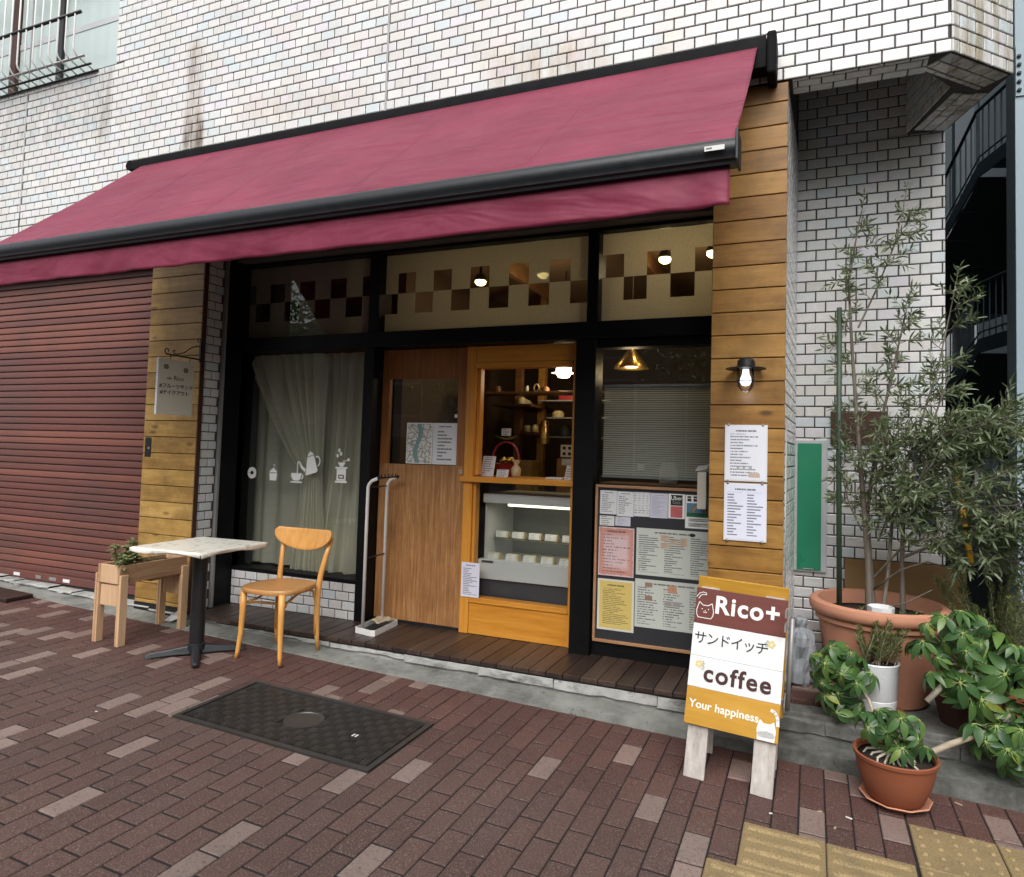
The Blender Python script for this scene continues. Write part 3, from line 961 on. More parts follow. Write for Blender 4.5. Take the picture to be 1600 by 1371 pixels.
# walls behind the tiles
wm = MB()
wm.box(-9.0, 0.612, -0.392, -0.235, ZS + 0.007, 4.555)
wm.box(-5.395, 0.612, -0.392, -0.235, 4.555, 6.4)
wm.box(-9.0, -5.395, -0.29, 0.02, 4.555, 6.4)
wm.add([(0.612, -0.392, ZS + 0.007), (0.939, -0.065, ZS + 0.007), (0.738, 0.498, ZS + 0.007), (0.612, -0.392, 6.4), (0.939, -0.065, 6.4), (0.738, 0.498, 6.4)],
       [(0, 1, 4, 3), (1, 2, 5, 4)])
wm.box(-9.0, -4.83, -0.392, -0.20, 3.05, ZS + 0.004)
wm.box(-9.0, -4.83, -0.37, 0.3, 2.86, 3.05)
wm.build('upper_wall', M['mortar'], building)
wm = MB()
wm.box(-0.10, 0.733, 0.508, 1.2, -0.2, 6.2)                  # recessed wall
wm.add([(-0.134, -0.385, 0.1), (-0.098, 0.508, 0.1), (-0.098, 0.508, ZS + 0.42), (-0.134, -0.385, ZS + 0.42)], [(0, 1, 2, 3)])
wm.box(0.725, 0.733, 1.2, 6, -0.2, 6.2)
wm.build('recessed_wall', M['mortar'], building)
wm = MB()
wm.box(-4.83, -4.268, -0.378, 0.2, 0.10, 3.4)
wm.box(-4.80, -4.40, 0.2, 0.4, 0.10, 3.4)
wm.build('left_pier', M['mortar'], building)
wm = MB()
wm.box(-0.498, -0.134, -0.378, 0.6, 0.10, 3.42)
wm.build('right_pier', M['mortar'], building)
wm = MB()
wm.box(-4.268, -0.50, -0.36, 0.30, 2.985, ZS + 0.002)
wm.box(-4.40, -0.50, -0.10, 0.16, 2.885, 2.984)
wm.build('lintel', M['lintel'], building)
MB().box(-2.40, -2.27, -0.104, -0.1005, 2.925, 2.940).build('lintel_slot', M['black_satin'], building)
# soffit with its hollow
wm = MB()
so = [(-0.12, -0.39), (0.615, -0.39), (0.935, -0.066), (0.735, 0.495), (-0.12, 0.50)]
wm.add([(x, y, ZS + 0.40) for x, y in so], [(0, 1, 2, 3, 4)])
inner = [(-0.09, -0.225), (0.536, -0.231), (0.682, -0.02), (0.531, 0.49), (-0.09, 0.50)]
for i in range(5):
    j = (i + 1) % 5
    if i < 3:
        wm.add([(*inner[i], ZS + 0.006), (*inner[j], ZS + 0.006), (*inner[j], ZS + 0.40), (*inner[i], ZS + 0.40)], [(0, 1, 2, 3)])
    if i < 4:
        wm.add([(*so[i], ZS + 0.006), (*so[j], ZS + 0.006), (*inner[j], ZS + 0.006), (*inner[i], ZS + 0.006)], [(0, 1, 2, 3)])
wm.build('overhang_soffit', M['mortar'], building)

# tile courses: patches (origin, u direction, v direction, outward normal, u length, v length, phase, holes)
tiles = []


def patch(o, u, v, ul, vl, ph=0.0, holes=(), cuts=(), tw=TW, th=TH, vph=0.0, gap=0.0078):
    o, u, v = Vector(o), Vector(u).normalized(), Vector(v).normalized()
    nrm = u.cross(v)
    j = 0
    y = -vph
    while y < vl - 0.008:
        v0, v1 = max(0, y) + gap / 2, min(vl, y + th) - gap / 2
        xx = -(ph % tw) - (tw / 2 if j % 2 else 0) - tw
        while xx < ul:
            u0, u1 = max(0, xx) + gap / 2, min(ul, xx + tw) - gap / 2
            if u1 - u0 > 0.008 and v1 - v0 > 0.008:
                rs = [(u0, u1, v0, v1)]
                for h in holes:
                    rs = cut(rs, h)
                for c in cuts:
                    rs = cut(rs, (c - 0.009, c + 0.009, -9, 99))
                for q in rs:
                    tiles.append((o, u, v, nrm, q))
            xx += tw
        y += th
        j += 1


WIN = (-9.0, -5.395, 4.56, 6.4)                  # upper window opening x0 x1 z0 z1
X0W = -9.0
z_up = 6.4 - ZS
patch((X0W, -0.392, ZS), (1, 0, 0), (0, 0, 1), 0.6215 - X0W, z_up, ph=0.045,
      holes=[(WIN[0] - X0W, WIN[1] - X0W, WIN[2] - ZS, 99), (-4.80 - X0W, -0.36 - X0W, -1, 3.54 - ZS)], cuts=[c - X0W for c in XJ])
patch((X0W, -0.392, 3.05), (1, 0, 0), (0, 0, 1), -4.832 - X0W, ZS - 3.05, ph=0.02, vph=0.012, cuts=[XJ[1] - X0W])
patch((0.6165, -0.3955, ZS), (1, 1, 0), (0, 0, 1), 0.466, 1.2, ph=0.06)
patch((-0.098, 0.508, 0.10), (1, 0, 0), (0, 0, 1), 0.838, 3.75, ph=0.058)
patch((-0.134, -0.378, 0.12), Vector((0.036, 0.886, 0)), (0, 0, 1), 0.885, 3.31, ph=0.02)
patch((-4.268, -0.372, 0.18), (0, 1, 0), (0, 0, 1), 0.160, 2.72, ph=0.03)
# soffit strips
patch((-0.11, -0.228, ZS + 0.006), (1, 0, 0), (0, -1, 0), 0.64, 0.160, ph=0.03)
sd2 = Vector((0.327, 0.327, 0)).normalized()
patch(Vector((0.930, -0.070, ZS + 0.006)), -sd2, Vector((-0.7071, 0.7071, 0)), 0.44, 0.165, ph=0.0)
sd3 = (Vector((0.735, 0.495, 0)) - Vector((0.935, -0.066, 0))).normalized()
patch(Vector((0.732, 0.49, ZS + 0.0055)), -sd3, Vector((-sd3.y, sd3.x, 0)), 0.42, 0.185, ph=0.0)
patch((0.531, 0.49, ZS + 0.01), Vector((0.151, -0.51, 0)), (0, 0, 1), 0.53, 0.385, ph=0.03)
patch((0.682, -0.02, ZS + 0.01), Vector((-0.146, -0.211, 0)), (0, 0, 1), 0.255, 0.385, ph=0.0)
# low wall under the display window
patch((-4.26, -0.002, ZD - 0.004), (1, 0, 0), (0, 0, 1), 1.215, 0.265, ph=0.03)
wm = MB()
wm.box(-4.262, -3.046, 0.004, 0.14, ZD - 0.01, 0.436)
wm.build('window_base_wall', M['mortar_light'], building)


def tarea(tl):
    o, u, v, nr, (u0, u1, v0, v1) = tl
    c = o + u * (u0 + u1) / 2 + v * (v0 + v1) / 2
    if nr.dot(CAM_LOC - c) <= 0 or u1 - u0 < 0.04 or v1 - v0 < 0.03:
        return 0
    if abs(nr.y + 1) < 0.01 and abs(c.y + 0.392) < 0.01 and -4.85 < c.x < -0.30 and c.z < 3.74:
        return 0                                   # behind the awning box
    if nr.y < -0.9 and c.y > 0.4 and (c.z < 0.62 or c.x < -0.05):
        return 0                                   # behind pots
    return seen_area([o + u * a + v * b for a, b in ((u0, v0), (u1, v0), (u1, v1), (u0, v1))])


tiles.sort(key=tarea, reverse=True)
tcache = {}


def tilemesh(w, h, d=0.007, ch=0.0035):
    a, b = w / 2, h / 2
    return MB().add([(-a, 0, -b), (a, 0, -b), (a, 0, b), (-a, 0, b), (-a, -d + ch * 0.6, -b), (a, -d + ch * 0.6, -b), (a, -d + ch * 0.6, b), (-a, -d + ch * 0.6, b),
                     (-a + ch, -d, -b + ch), (a - ch, -d, -b + ch), (a - ch, -d, b - ch), (-a + ch, -d, b - ch)],
                    [(0, 1, 5, 4), (1, 2, 6, 5), (2, 3, 7, 6), (3, 0, 4, 7), (4, 5, 9, 8), (5, 6, 10, 9), (6, 7, 11, 10), (7, 4, 8, 11), (8, 9, 10, 11)])


tfield = MB()
for n, (o, u, v, nr, (u0, u1, v0, v1)) in enumerate(tiles):
    c = o + u * (u0 + u1) / 2 + v * (v0 + v1) / 2
    W = Matrix(((u.x, -nr.x, v.x, c.x), (u.y, -nr.y, v.y, c.y), (u.z, -nr.z, v.z, c.z), (0, 0, 0, 1))) @ rx(random.gauss(0, 0.006)) @ rz(random.gauss(0, 0.006))
    key = (round(u1 - u0, 3), round(v1 - v0, 3))
    if n < 300:
        if key not in tcache:
            tcache[key] = tilemesh(*key).mesh('wall_tile', M['tile'])
        ob = link('wall_tile', tcache[key], building)
        place(ob, W)
    else:
        tm = tilemesh(u1 - u0, v1 - v0)
        tfield.add([W @ Vector(p) for p in tm.v], tm.f)
kind(tfield.build('wall_tile_field', M['tile'], building), 'stuff')
for c in XJ:
    MB().box(c - 0.007, c + 0.007, -0.3975, -0.39, ZS, 6.4).build('wall_joint', M['sealant'], building)
# sealed edges of the piers
MB().box(-4.262, -4.256, -0.395, -0.36, 0.18, 2.9).build('pier_edge_strip', M['rust_panel'], building)
MB().box(-4.268, -4.240, -0.205, -0.186, ZD, 2.9).build('shutter_guide', M['grey_alu'], building)
MB().box(-4.36, -4.262, -0.185, 0.05, ZD, 2.9).build('dark_reveal', M['black'], building)
MB().tube([(-0.122, -0.30, 0.18), (-0.122, -0.30, 1.60)], 0.006, 6).build('cable_conduit', M['grey_alu'], building, smooth=True)
# boards on the piers
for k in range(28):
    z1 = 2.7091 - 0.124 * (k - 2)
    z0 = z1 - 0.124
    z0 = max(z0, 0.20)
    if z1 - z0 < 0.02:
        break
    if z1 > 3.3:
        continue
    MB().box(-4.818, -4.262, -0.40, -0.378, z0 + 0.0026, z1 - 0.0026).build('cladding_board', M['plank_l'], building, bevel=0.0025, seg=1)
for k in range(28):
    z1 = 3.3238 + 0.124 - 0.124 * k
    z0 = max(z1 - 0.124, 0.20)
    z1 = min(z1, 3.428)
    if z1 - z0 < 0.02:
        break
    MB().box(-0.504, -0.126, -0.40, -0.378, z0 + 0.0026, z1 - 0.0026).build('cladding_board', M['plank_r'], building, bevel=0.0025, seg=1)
MB().box(-4.83, -4.262, -0.395, -0.36, 0.10, 0.199).build('pier_foot', M['black_satin'], building)
MB().box(-0.504, -0.126, -0.392, -0.36, ZD - 0.003, 0.199).build('pier_foot', M['black_satin'], building)
# flush box in the pier
MB().box(-4.792, -4.728, -0.4035, -0.399, 1.312, 1.462).build('flush_box', M['black_satin'], building)
MB().lathe([(0.0, 0), (0.010, 0.0), (0.010, 0.006), (0.0, 0.006)], n=12).build('flush_box_lock', M['grey_alu'], building, smooth=False)
place(COL.objects[-1], T(-4.745, -0.404, 1.38) @ rx(R(90)))

# ------------------------------------------------------------------ upper window with grille
upw = thing('barred_window', 'frosted upper window behind a bent steel bar grille', 'window', (-7.2, -0.38, 4.6))


def sub(o, p):
    return o


mb = MB()
mb.box(-9, -5.395, -0.36, -0.30, 4.552, 4.60)
mb.box(-5.435, -5.395, -0.36, -0.30, 4.60, 6.4)
sub(mb.build('window_frame', M['black_satin'], upw), upw)
for a, b_, nme in ((-6.92, -5.44, 'pane'), (-9, -6.98, 'pane')):
    sub(MB().box(a, b_, -0.315, -0.305, 4.60, 6.4).build('pane', M['pane_up'], upw), upw)
sub(MB().box(-6.265, -6.20, -0.345, -0.30, 4.60, 6.4).build('window_stile', M['black_satin'], upw), upw)
sub(MB().box(-6.93, -6.84, -0.350, -0.30, 4.60, 6.4).build('window_stile', M['rust_panel'], upw), upw)
sub(MB().box(-9, -5.44, -0.32, -0.302, 5.02, 5.075).build('window_rail', M['grey_plastic'], upw), upw)
YG = -0.58
x = -5.66
while x > -8.0:
    sub(MB().tube([(x, YG, 6.3), (x, YG, 4.66), (x, YG + 0.01, 4.63), (x, YG + 0.035, 4.605), (x, YG + 0.07, 4.59), (x, -0.40, 4.555)], 0.0075, 6).build('grille_bar', M['white_metal'], upw, smooth=True), upw)
    x -= 0.1055
for (y, z, r, m) in ((YG + 0.004, 4.95, 0.014, 'black_satin'), (YG + 0.05, 4.605, 0.011, 'grey_alu'), (-0.47, 4.57, 0.009, 'black_satin'), (-0.41, 4.548, 0.009, 'black_satin'), (YG, 5.62, 0.03, 'white_metal')):
    sub(MB().tube([(-8.1, y, z), (-5.60, y, z)], r, 8).build('grille_rail', M[m], upw, smooth=True), upw)

# ------------------------------------------------------------------ roller shutter
shut = thing('roller_shutter', 'closed red-brown roller shutter beside the ochre boarded pier', 'shutter', (-6.0, -0.25, 0.2))
prof = [(0.008, 0.0), (-0.007, 0.001), (-0.0095, 0.005), (-0.010, 0.024), (-0.0085, 0.044), (-0.006, 0.047), (0.008, 0.048), (0.008, 0.0552)]
zt = 0.275
while zt < 2.95:
    mb = MB()
    vs = []
    for xx in (-9.0, -4.835):
        vs += [(xx, -0.25 + a, zt + b_ * 1.06) for a, b_ in prof]
    n = len(prof)
    mb.add(vs, [(i, i + n, i + n + 1, i + 1) for i in range(n - 1)])
    sub(mb.build('shutter_slat', M['shutter'], shut), shut)
    zt += 0.0585
sub(MB().box(-9.0, -4.835, -0.285, -0.235, 0.205, 0.272).build('bottom_rail', M['shutter'], shut, bevel=0.004), shut)
for (x0, w, m) in ((-6.50, 0.085, 'white_plastic'), (-6.02, 0.09, 'grey_alu'), (-5.84, 0.085, 'white_plastic'), (-6.20, 0.07, 'grey_alu')):
    sub(MB().box(x0, x0 + w, -0.2868, -0.2852, 0.224, 0.252).build('shutter_label', M[m], shut, bevel=0.0006, seg=1), shut)
MB().box(-9, -4.83, -0.30, -0.20, 0.1, 0.203).build('shutter_sill', M['black_satin'], building)
sub(COL.objects[-1], building)

# ================================================================== SHOP FRONT
front = thing('shop_front', 'black framed cafe front with checkered transom lights under the awning', 'shop front', (-2.4, 0.05, ZD))
mb = MB()
YW = 0.05                                       # glass plane
bl = M['black']


def fr(name, *a):
    return MB().box(*a).build(name, bl, front, bevel=0.004, seg=1)


fr('frame_post', -4.40, -4.362, -0.02, 0.14, ZD, 2.885)
fr('frame_post', -4.362, -4.262, -0.01, 0.13, 0.437, 2.164)
fr('frame_post', -4.362, -4.262, -0.01, 0.13, ZD - 0.02, 0.437)
fr('frame_post', -3.036, -2.943, -0.02, 0.14, 2.276, 2.860)
fr('frame_post', -3.058, -2.972, -0.02, 0.14, ZD - 0.02, 2.164)
fr('frame_post', -1.342, -1.266, -0.02, 0.14, 2.276, 2.860)
fr('frame_post', -1.408, -1.272, -0.02, 0.14, ZD - 0.02, 2.164)
fr('head_rail', -4.362, -0.504, -0.015, 0.13, 2.861, 2.884)
fr('transom_rail', -4.362, -0.504, -0.03, 0.15, 2.165, 2.275)
fr('window_sill', -4.262, -3.059, -0.012, 0.13, 0.437, 0.464)
fr('window_rail', -1.271, -0.504, 0.02, 0.13, 2.112, 2.164)
fr('window_rail', -1.271, -0.504, 0.02, 0.13, 1.180, 1.245)
fr('foot_rail', -1.271, -0.504, 0.02, 0.13, ZD - 0.02, 0.30)
fr('back_panel', -1.271, -0.504, 0.055, 0.10, 0.301, 1.179)
# transom lights: glass with frosted film, a two-row checker of clear squares
for (x0, x1, xs, par) in ((-4.361, -3.037, -4.354, 1), (-2.942, -1.343, -2.985, 0), (-1.265, -0.505, -1.272, 1)):
    MB().box(x0, x1, YW, YW + 0.006, 2.276, 2.860).build('transom_pane', M['glass'], front)
    fy0, fy1 = YW + 0.0065, YW + 0.0085
    MB().box(x0, x1, fy0, fy1, 2.722, 2.860).build('frosted_strip', M['film'], front)
    MB().box(x0, x1, fy0, fy1, 2.276, 2.420).build('frosted_strip', M['film'], front)
    k = 0
    x = xs
    while x < x1:
        a, b_ = max(x, x0), min(x + 0.1497, x1)
        if b_ - a > 0.01:
            if k % 2 == par:
                MB().box(a, b_, fy0, fy1, 2.571, 2.7218).build('frosted_square', M['film'], front)
            else:
                MB().box(a, b_, fy0, fy1, 2.4202, 2.5708).build('frosted_square', M['film'], front)
        x += 0.15
        k += 1
MB().box(-4.261, -3.059, YW, YW + 0.006, 0.465, 2.164).build('display_pane', M['glass'], front)
MB().box(-1.270, -0.505, YW, YW + 0.006, 1.246, 2.111).build('side_pane', M['glass'], front)

# ------------------------------------------------------------------ sliding door
door = thing('sliding_door', 'brown wooden sliding door with a dark square glass, worn pale at the bottom', 'door', (-2.61, 0.1, ZD))
YD = 0.10
MB().box(-2.970, -2.905, YD, YD + 0.035, 0.195, 2.160).build('door_stile', M['door_rail'], door, bevel=0.002)
MB().box(-2.325, -2.252, YD, YD + 0.035, 0.195, 2.160).build('door_stile', M['door_rail'], door, bevel=0.002)
MB().box(-2.904, -2.326, YD + 0.004, YD + 0.033, 1.945, 2.160).build('door_head', M['door_rail'], door, bevel=0.002)
MB().box(-2.966, -2.256, YD - 0.004, YD + 0.0005, 0.197, 1.318).build('door_panel', M['door'], door, bevel=0.0015)
MB().box(-2.904, -2.326, YD + 0.016, YD + 0.021, 1.32, 1.945).build('door_pane', M['glass'], door)
MB().box(-2.970, -2.252, YD - 0.001, YD + 0.03, ZD - 0.001, 0.194).build('door_track', M['black_satin'], door)
MB().box(-2.297, -2.270, YD - 0.006, YD - 0.0001, 1.265, 1.296).build('door_pull', M['rag'], door, bevel=0.001)

# ------------------------------------------------------------------ serving hatch
hatch = thing('serving_hatch', 'orange pine serving hatch framing an open counter and a glass showcase', 'serving hatch', (-1.83, 0.1, ZD))
YH = 0.075


def hp(name, mat, *a, bv=0.003):
    return MB().box(*a).build(name, M[mat], hatch, bevel=bv)


hp('hatch_post', 'pine', -2.247, -2.178, YH, YH + 0.09, ZD + 0.001, 2.162)
hp('hatch_post', 'pine', -1.455, -1.411, YH, YH + 0.09, ZD + 0.001, 2.162)
hp('hatch_lining', 'pine', -2.177, -2.150, YH + 0.03, YH + 0.085, 1.263, 2.004)
hp('hatch_head', 'pine_x', -2.177, -1.456, YH + 0.004, YH + 0.08, 2.045, 2.160)
hp('head_trim', 'pine_x', -2.177, -1.456, YH - 0.003, YH + 0.085, 2.005, 2.044)
hp('counter_shelf', 'pine_x', -2.262, -1.402, YH - 0.030, YH + 0.42, 1.214, 1.250)
hp('lower_lining', 'pine', -2.177, -2.158, YH + 0.02, YH + 0.085, 0.425, 1.213)
hp('lower_rail', 'pine_x', -2.177, -1.456, YH - 0.002, YH + 0.085, 0.388, 0.424)
hp('kick_panel', 'pine_x', -2.177, -1.456, YH + 0.008, YH + 0.05, ZD + 0.001, 0.387)
MB().box(-2.157, -1.456, YH + 0.03, YH + 0.034, 0.425, 1.213).build('hatch_pane', M['glass_case'], hatch)

# ------------------------------------------------------------------ the room behind
room = MB()
RX0, RX1, RY0, RY1, RZ1 = -4.39, -0.40, 0.16, 3.2, 2.93
room.add([(RX0, RY1, 0.15), (RX1, RY1, 0.15), (RX1, RY1, RZ1), (RX0, RY1, RZ1)], [(0, 1, 2, 3)])
room.add([(RX0, RY0, 0.15), (RX0, RY1, 0.15), (RX0, RY1, RZ1), (RX0, RY0, RZ1)], [(0, 1, 2, 3)])
room.add([(RX1, RY0, 0.15), (RX1, RY1, 0.15), (RX1, RY1, RZ1), (RX1, RY0, RZ1)], [(0, 3, 2, 1)])
kind(room.build('room_wall', M['brown_wall']), 'structure')
kind(MB().add([(RX0, 0.14, 0.152), (RX1, 0.14, 0.152), (RX1, RY1, 0.152), (RX0, RY1, 0.152)], [(0, 1, 2, 3)]).build('room_floor', M['int_floor']), 'structure')
kind(MB().add([(RX0, 0.16, RZ1), (RX1, 0.16, RZ1), (RX1, RY1, RZ1), (RX0, RY1, RZ1)], [(0, 3, 2, 1)]).build('room_ceiling', M['plaster']), 'structure')
# a partition between cafe room and kitchen, ceiling battens
o = MB().box(-3.0, -2.93, 0.30, 3.19, 0.153, 2.925).build('room_partition_wall', M['brown_wall'])
kind(o, 'structure')
for i, x in enumerate((-3.7, -2.2, -1.15)):
    o = MB().box(x, x + 0.045, 0.4, 3.15, 2.80, 2.929).build('ceiling_beam', M['dark_wood'])
    kind(o, 'structure')


def light(name, loc, e, c, r=0.05):
    ld = bpy.data.lights.new(name, 'POINT')
    ld.energy = e
    ld.color = c
    ld.shadow_soft_size = r
    lo = bpy.data.objects.new(name, ld)
    COL.objects.link(lo)
    lo.location = loc
    return lo


WARM = (1.0, 0.74, 0.42)
for i, (x, y, z, lab) in enumerate(((-2.437, 0.597, 2.765, 'lit ceiling lamp seen through the middle transom light'),
                                    (-1.93, 0.66, 2.80, 'lit ceiling lamp half hidden behind frosted squares of the middle transom light'),
                                    (-0.955, 0.52, 2.80, 'lit ceiling lamp seen through a clear square above the menu board'),
                                    (-0.62, 0.47, 2.80, 'lit ceiling lamp beside the boarded pillar, behind the end transom light'))):
    t_ = thing('ceiling_lamp', lab, 'lamp', (x, y, z), 'ceiling lamps behind the transom')
    MB().lathe([(0.0, -0.028), (0.026, -0.024), (0.042, -0.010), (0.044, 0.004), (0.036, 0.012), (0.0, 0.012)], (x, y, z), 16).build('bulb', M['warm_bulb'], t_, smooth=True)
    MB().lathe([(0.050, 0.010), (0.052, 0.020), (0.030, 0.060), (0.012, 0.065), (0.012, RZ1 - z)], (x, y, z), 16).build('lamp_holder', M['black_satin'], t_, auto=40)
    light('ceiling_lamp_light', (x, y, z - 0.08), (0.5, 1.0, 2.4, 2.2)[i], WARM, 0.045)

# hatch: wall lamp
t_ = thing('wall_lamp', 'glowing wall lamp with a white disc shade deep in the hatch', 'lamp', (-1.88, 1.05, 2.09))
lx, ly, lz = -1.882, 1.05, 2.095
MB().lathe([(0.0, -0.05), (0.045, -0.045), (0.062, -0.01), (0.062, 0.03), (0.05, 0.045), (0.0, 0.048)], (lx, ly, lz), 16).build('bulb', M['wall_bulb'], t_, smooth=True)
MB().lathe([(0.02, 0.0), (0.105, -0.012), (0.105, -0.008), (0.02, 0.008)], (lx, ly, lz), 20).build('lamp_shade', M['white_plastic'], t_, auto=50)
MB().tube([(lx, ly, lz + 0.04), (lx, ly, 2.93)], 0.006, 6).build('cord', M['black_satin'], t_)
light('wall_lamp_light', (lx, ly - 0.02, lz - 0.10), 2.0, WARM, 0.05)
# pendant over the side window
px_, py_, pz_ = -1.20, 0.60, 2.10
t_ = thing('pendant_lamp', 'brass dome pendant lamp at the top of the blind window', 'lamp', (px_, py_, pz_))
MB().lathe([(0.125, -0.05), (0.118, -0.03), (0.075, 0.02), (0.04, 0.07), (0.02, 0.085), (0.012, 0.12), (0.0, 0.12)], (px_, py_, pz_), 20).build('lamp_shade', M['brass'], t_, auto=50)
MB().lathe([(0.0, -0.05), (0.03, -0.04), (0.035, -0.01), (0.0, 0.02)], (px_, py_, pz_), 12).build('bulb', M['warm_bulb'], t_, smooth=True)
MB().tube([(px_, py_, pz_ + 0.12), (px_, py_, RZ1)], 0.005, 6).build('cord', M['black_satin'], t_)
light('pendant_lamp_light', (px_, py_, pz_ - 0.09), 2.0, WARM, 0.05)

# shelves in the hatch
def shelf(name, label, x0, x1, y0, y1, z, mat='dark_wood', th=0.022):
    o = MB().box(x0, x1, y0, y1, z - th, z).build(name, M[mat], None, bevel=0.002)
    return tag(o, label, 'shelf')


shelf('wall_shelf', 'long plank shelf crossing the upper hatch opening', -2.80, -1.50, 0.97, 1.15, 1.930)
shelf('wall_shelf', 'side shelf running back into the kitchen below the long plank', -2.60, -2.24, 1.20, 2.1, 1.845)
shelf('wall_shelf', 'upper metal rack shelf by the hatch post', -2.25, -1.6, 1.40, 1.65, 1.893, 'grey_alu', 0.012)
shelf('wall_shelf', 'middle metal rack shelf by the hatch post', -2.16, -1.6, 1.40, 1.65, 1.740, 'grey_alu', 0.012)
shelf('wall_shelf', 'lower metal rack shelf by the hatch post', -2.16, -1.6, 1.40, 1.65, 1.573, 'grey_alu', 0.012)
shelf('wall_shelf', 'short shelf with cups in the middle of the hatch', -2.42, -2.25, 1.36, 1.55, 1.608)
tag(MB().box(-2.45, -2.395, 1.35, 1.42, 0.153, 2.92).build('wood_post', M['dark_wood']), 'dark wooden post standing behind the hatch counter', 'post')
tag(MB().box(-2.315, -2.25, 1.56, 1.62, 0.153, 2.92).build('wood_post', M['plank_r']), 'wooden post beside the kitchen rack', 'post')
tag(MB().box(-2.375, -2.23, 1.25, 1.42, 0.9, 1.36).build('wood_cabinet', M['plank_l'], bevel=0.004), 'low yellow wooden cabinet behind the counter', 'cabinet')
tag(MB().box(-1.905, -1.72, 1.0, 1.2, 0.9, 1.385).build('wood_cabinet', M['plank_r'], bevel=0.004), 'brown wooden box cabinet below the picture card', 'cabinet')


def jar(name, x, y, z, r, h, mat, lab, cat, n=14):
    o = MB().lathe([(r * 0.9, 0), (r, 0.004), (r, h * 0.7), (r * 0.75, h * 0.85), (r * 0.75, h), (0, h)], (x, y, z), n).build(name, M[mat], None, auto=40)
    return tag(o, lab, cat)


jar('glass_jar', -2.205, 1.05, 1.932, 0.016, 0.05, 'white_ceramic', 'small pale jar on the long hatch shelf, by the post', 'jar')
o = MB().tube([(-2.121 + 0.022 * math.cos(2 * math.pi * k / 18), 1.05, 1.965 + 0.030 * math.sin(2 * math.pi * k / 18)) for k in range(19)], 0.007, 7).build('ring_ornament', M['rag'], None, smooth=True)
tag(o, 'ring-shaped tan ornament standing on the long hatch shelf', 'ornament')
jar('clay_jar', -2.04, 1.05, 1.932, 0.035, 0.04, 'dark_wood', 'low brown pot on the long hatch shelf', 'pot')
jar('clay_jar', -2.48, 1.05, 1.932, 0.035, 0.05, 'dark_wood', 'dark jar at the door end of the long hatch shelf', 'jar')
for k, (x, y) in enumerate(((-2.36, 1.30), (-2.40, 1.45), (-2.44, 1.62), (-2.50, 1.80))):
    jar('cup', x, y, 1.847, 0.036, 0.06, 'rag' if k % 2 else 'bread', ['cream cup at the front of the side shelf', 'tan cup second on the side shelf', 'cream cup third on the side shelf', 'hindmost tan cup on the side shelf'][k], 'cup')
jar('cup', -2.36, 1.44, 1.610, 0.034, 0.06, 'rag', 'tan mug on the short middle shelf', 'cup')
jar('cup', -2.285, 1.44, 1.610, 0.030, 0.065, 'bread', 'cream mug on the short middle shelf', 'cup')
tag(MB().box(-2.06, -1.92, 1.42, 1.55, 1.895, 1.95).build('red_box', M['red_plastic'], bevel=0.003), 'flat red box on the upper metal rack', 'box')
jar('steel_pot', -2.09, 1.5, 1.742, 0.055, 0.06, 'bread', 'tan bowl on the middle metal rack', 'bowl')
jar('steel_pot', -2.03, 1.5, 1.575, 0.07, 0.10, 'black_alu', 'black pot on the lower metal rack', 'pot')
jar('cloth_doll', -2.10, 1.2, 1.50, 0.045, 0.20, 'brass', 'brown hanging doll between the mug shelf and the rack', 'doll')
o = MB().tube([(-2.10, 1.2, 1.70), (-2.10, 1.2, 1.91)], 0.002, 4).build('doll_string', M['black_satin'], COL.objects['cloth_doll'])
pc = tag(MB().box(-1.835, -1.725, 0.90, 0.905, 1.40, 1.495).build('picture_card', M['beige']), 'grey picture card with dark shapes beside the hatch post', 'card')
for a, b_ in ((-1.805, 1.470), (-1.760, 1.470), (-1.805, 1.425), (-1.760, 1.425)):
    MB().box(a - 0.012, a + 0.012, 0.8975, 0.8998, b_ - 0.012, b_ + 0.012).build('card_print', M['ink_black'], pc)
# on the counter
PAPER = (0.70, 0.69, 0.68)


def sheet(name, lab, cat, x0, x1, y, z0, z1, mat, tilt=0.0, th=0.0012, group=None):
    """a sheet facing the street, optionally leaning back about its lower edge"""
    o = MB().box(0, x1 - x0, 0, th, 0, z1 - z0).build(name, mat)
    place(o, T(x0, y, z0) @ rx(-tilt))
    return tag(o, lab, cat, group)


sheet('paper_card', 'small white paper below the picture card', 'card', -1.823, -1.740, 0.90, 1.334, 1.385, printed('card_small', PAPER, lines=4, seed=77, head=False, strength=0.5), 0.0, 0.002)
sheet('menu_stand', 'tilted white menu card standing on the hatch counter', 'menu', -2.175, -2.075, 0.19, 1.252, 1.40, printed('menu_card', PAPER, lines=9, seed=3), 0.28, 0.004)
sheet('price_card', 'small white price card beside the tilted menu', 'card', -2.055, -1.965, 0.20, 1.252, 1.305, printed('price_card_print', PAPER, lines=4, seed=5, head=False), 0.3, 0.003)
sheet('price_card', 'white name card above the red basket', 'card', -2.10, -2.025, 0.36, 1.545, 1.60, printed('name_card_print', PAPER, lines=3, seed=9, head=False), 0.1, 0.002)
sheet('phone_stand', 'white photo stand leaning at the counter end by the hatch post', 'card', -1.535, -1.475, 0.17, 1.252, 1.36, printed('stand_print', PAPER, lines=6, seed=12), 0.5, 0.008)
tag(MB().box(-1.68, -1.56, 0.20, 0.30, 1.2505, 1.262).build('tray_pad', M['white_plastic'], bevel=0.002), 'thin white pad lying on the counter', 'pad')
t_ = thing('gift_basket', 'red handled basket of wrapped sweets on the hatch counter', 'basket', (-2.06, 0.36, 1.25))
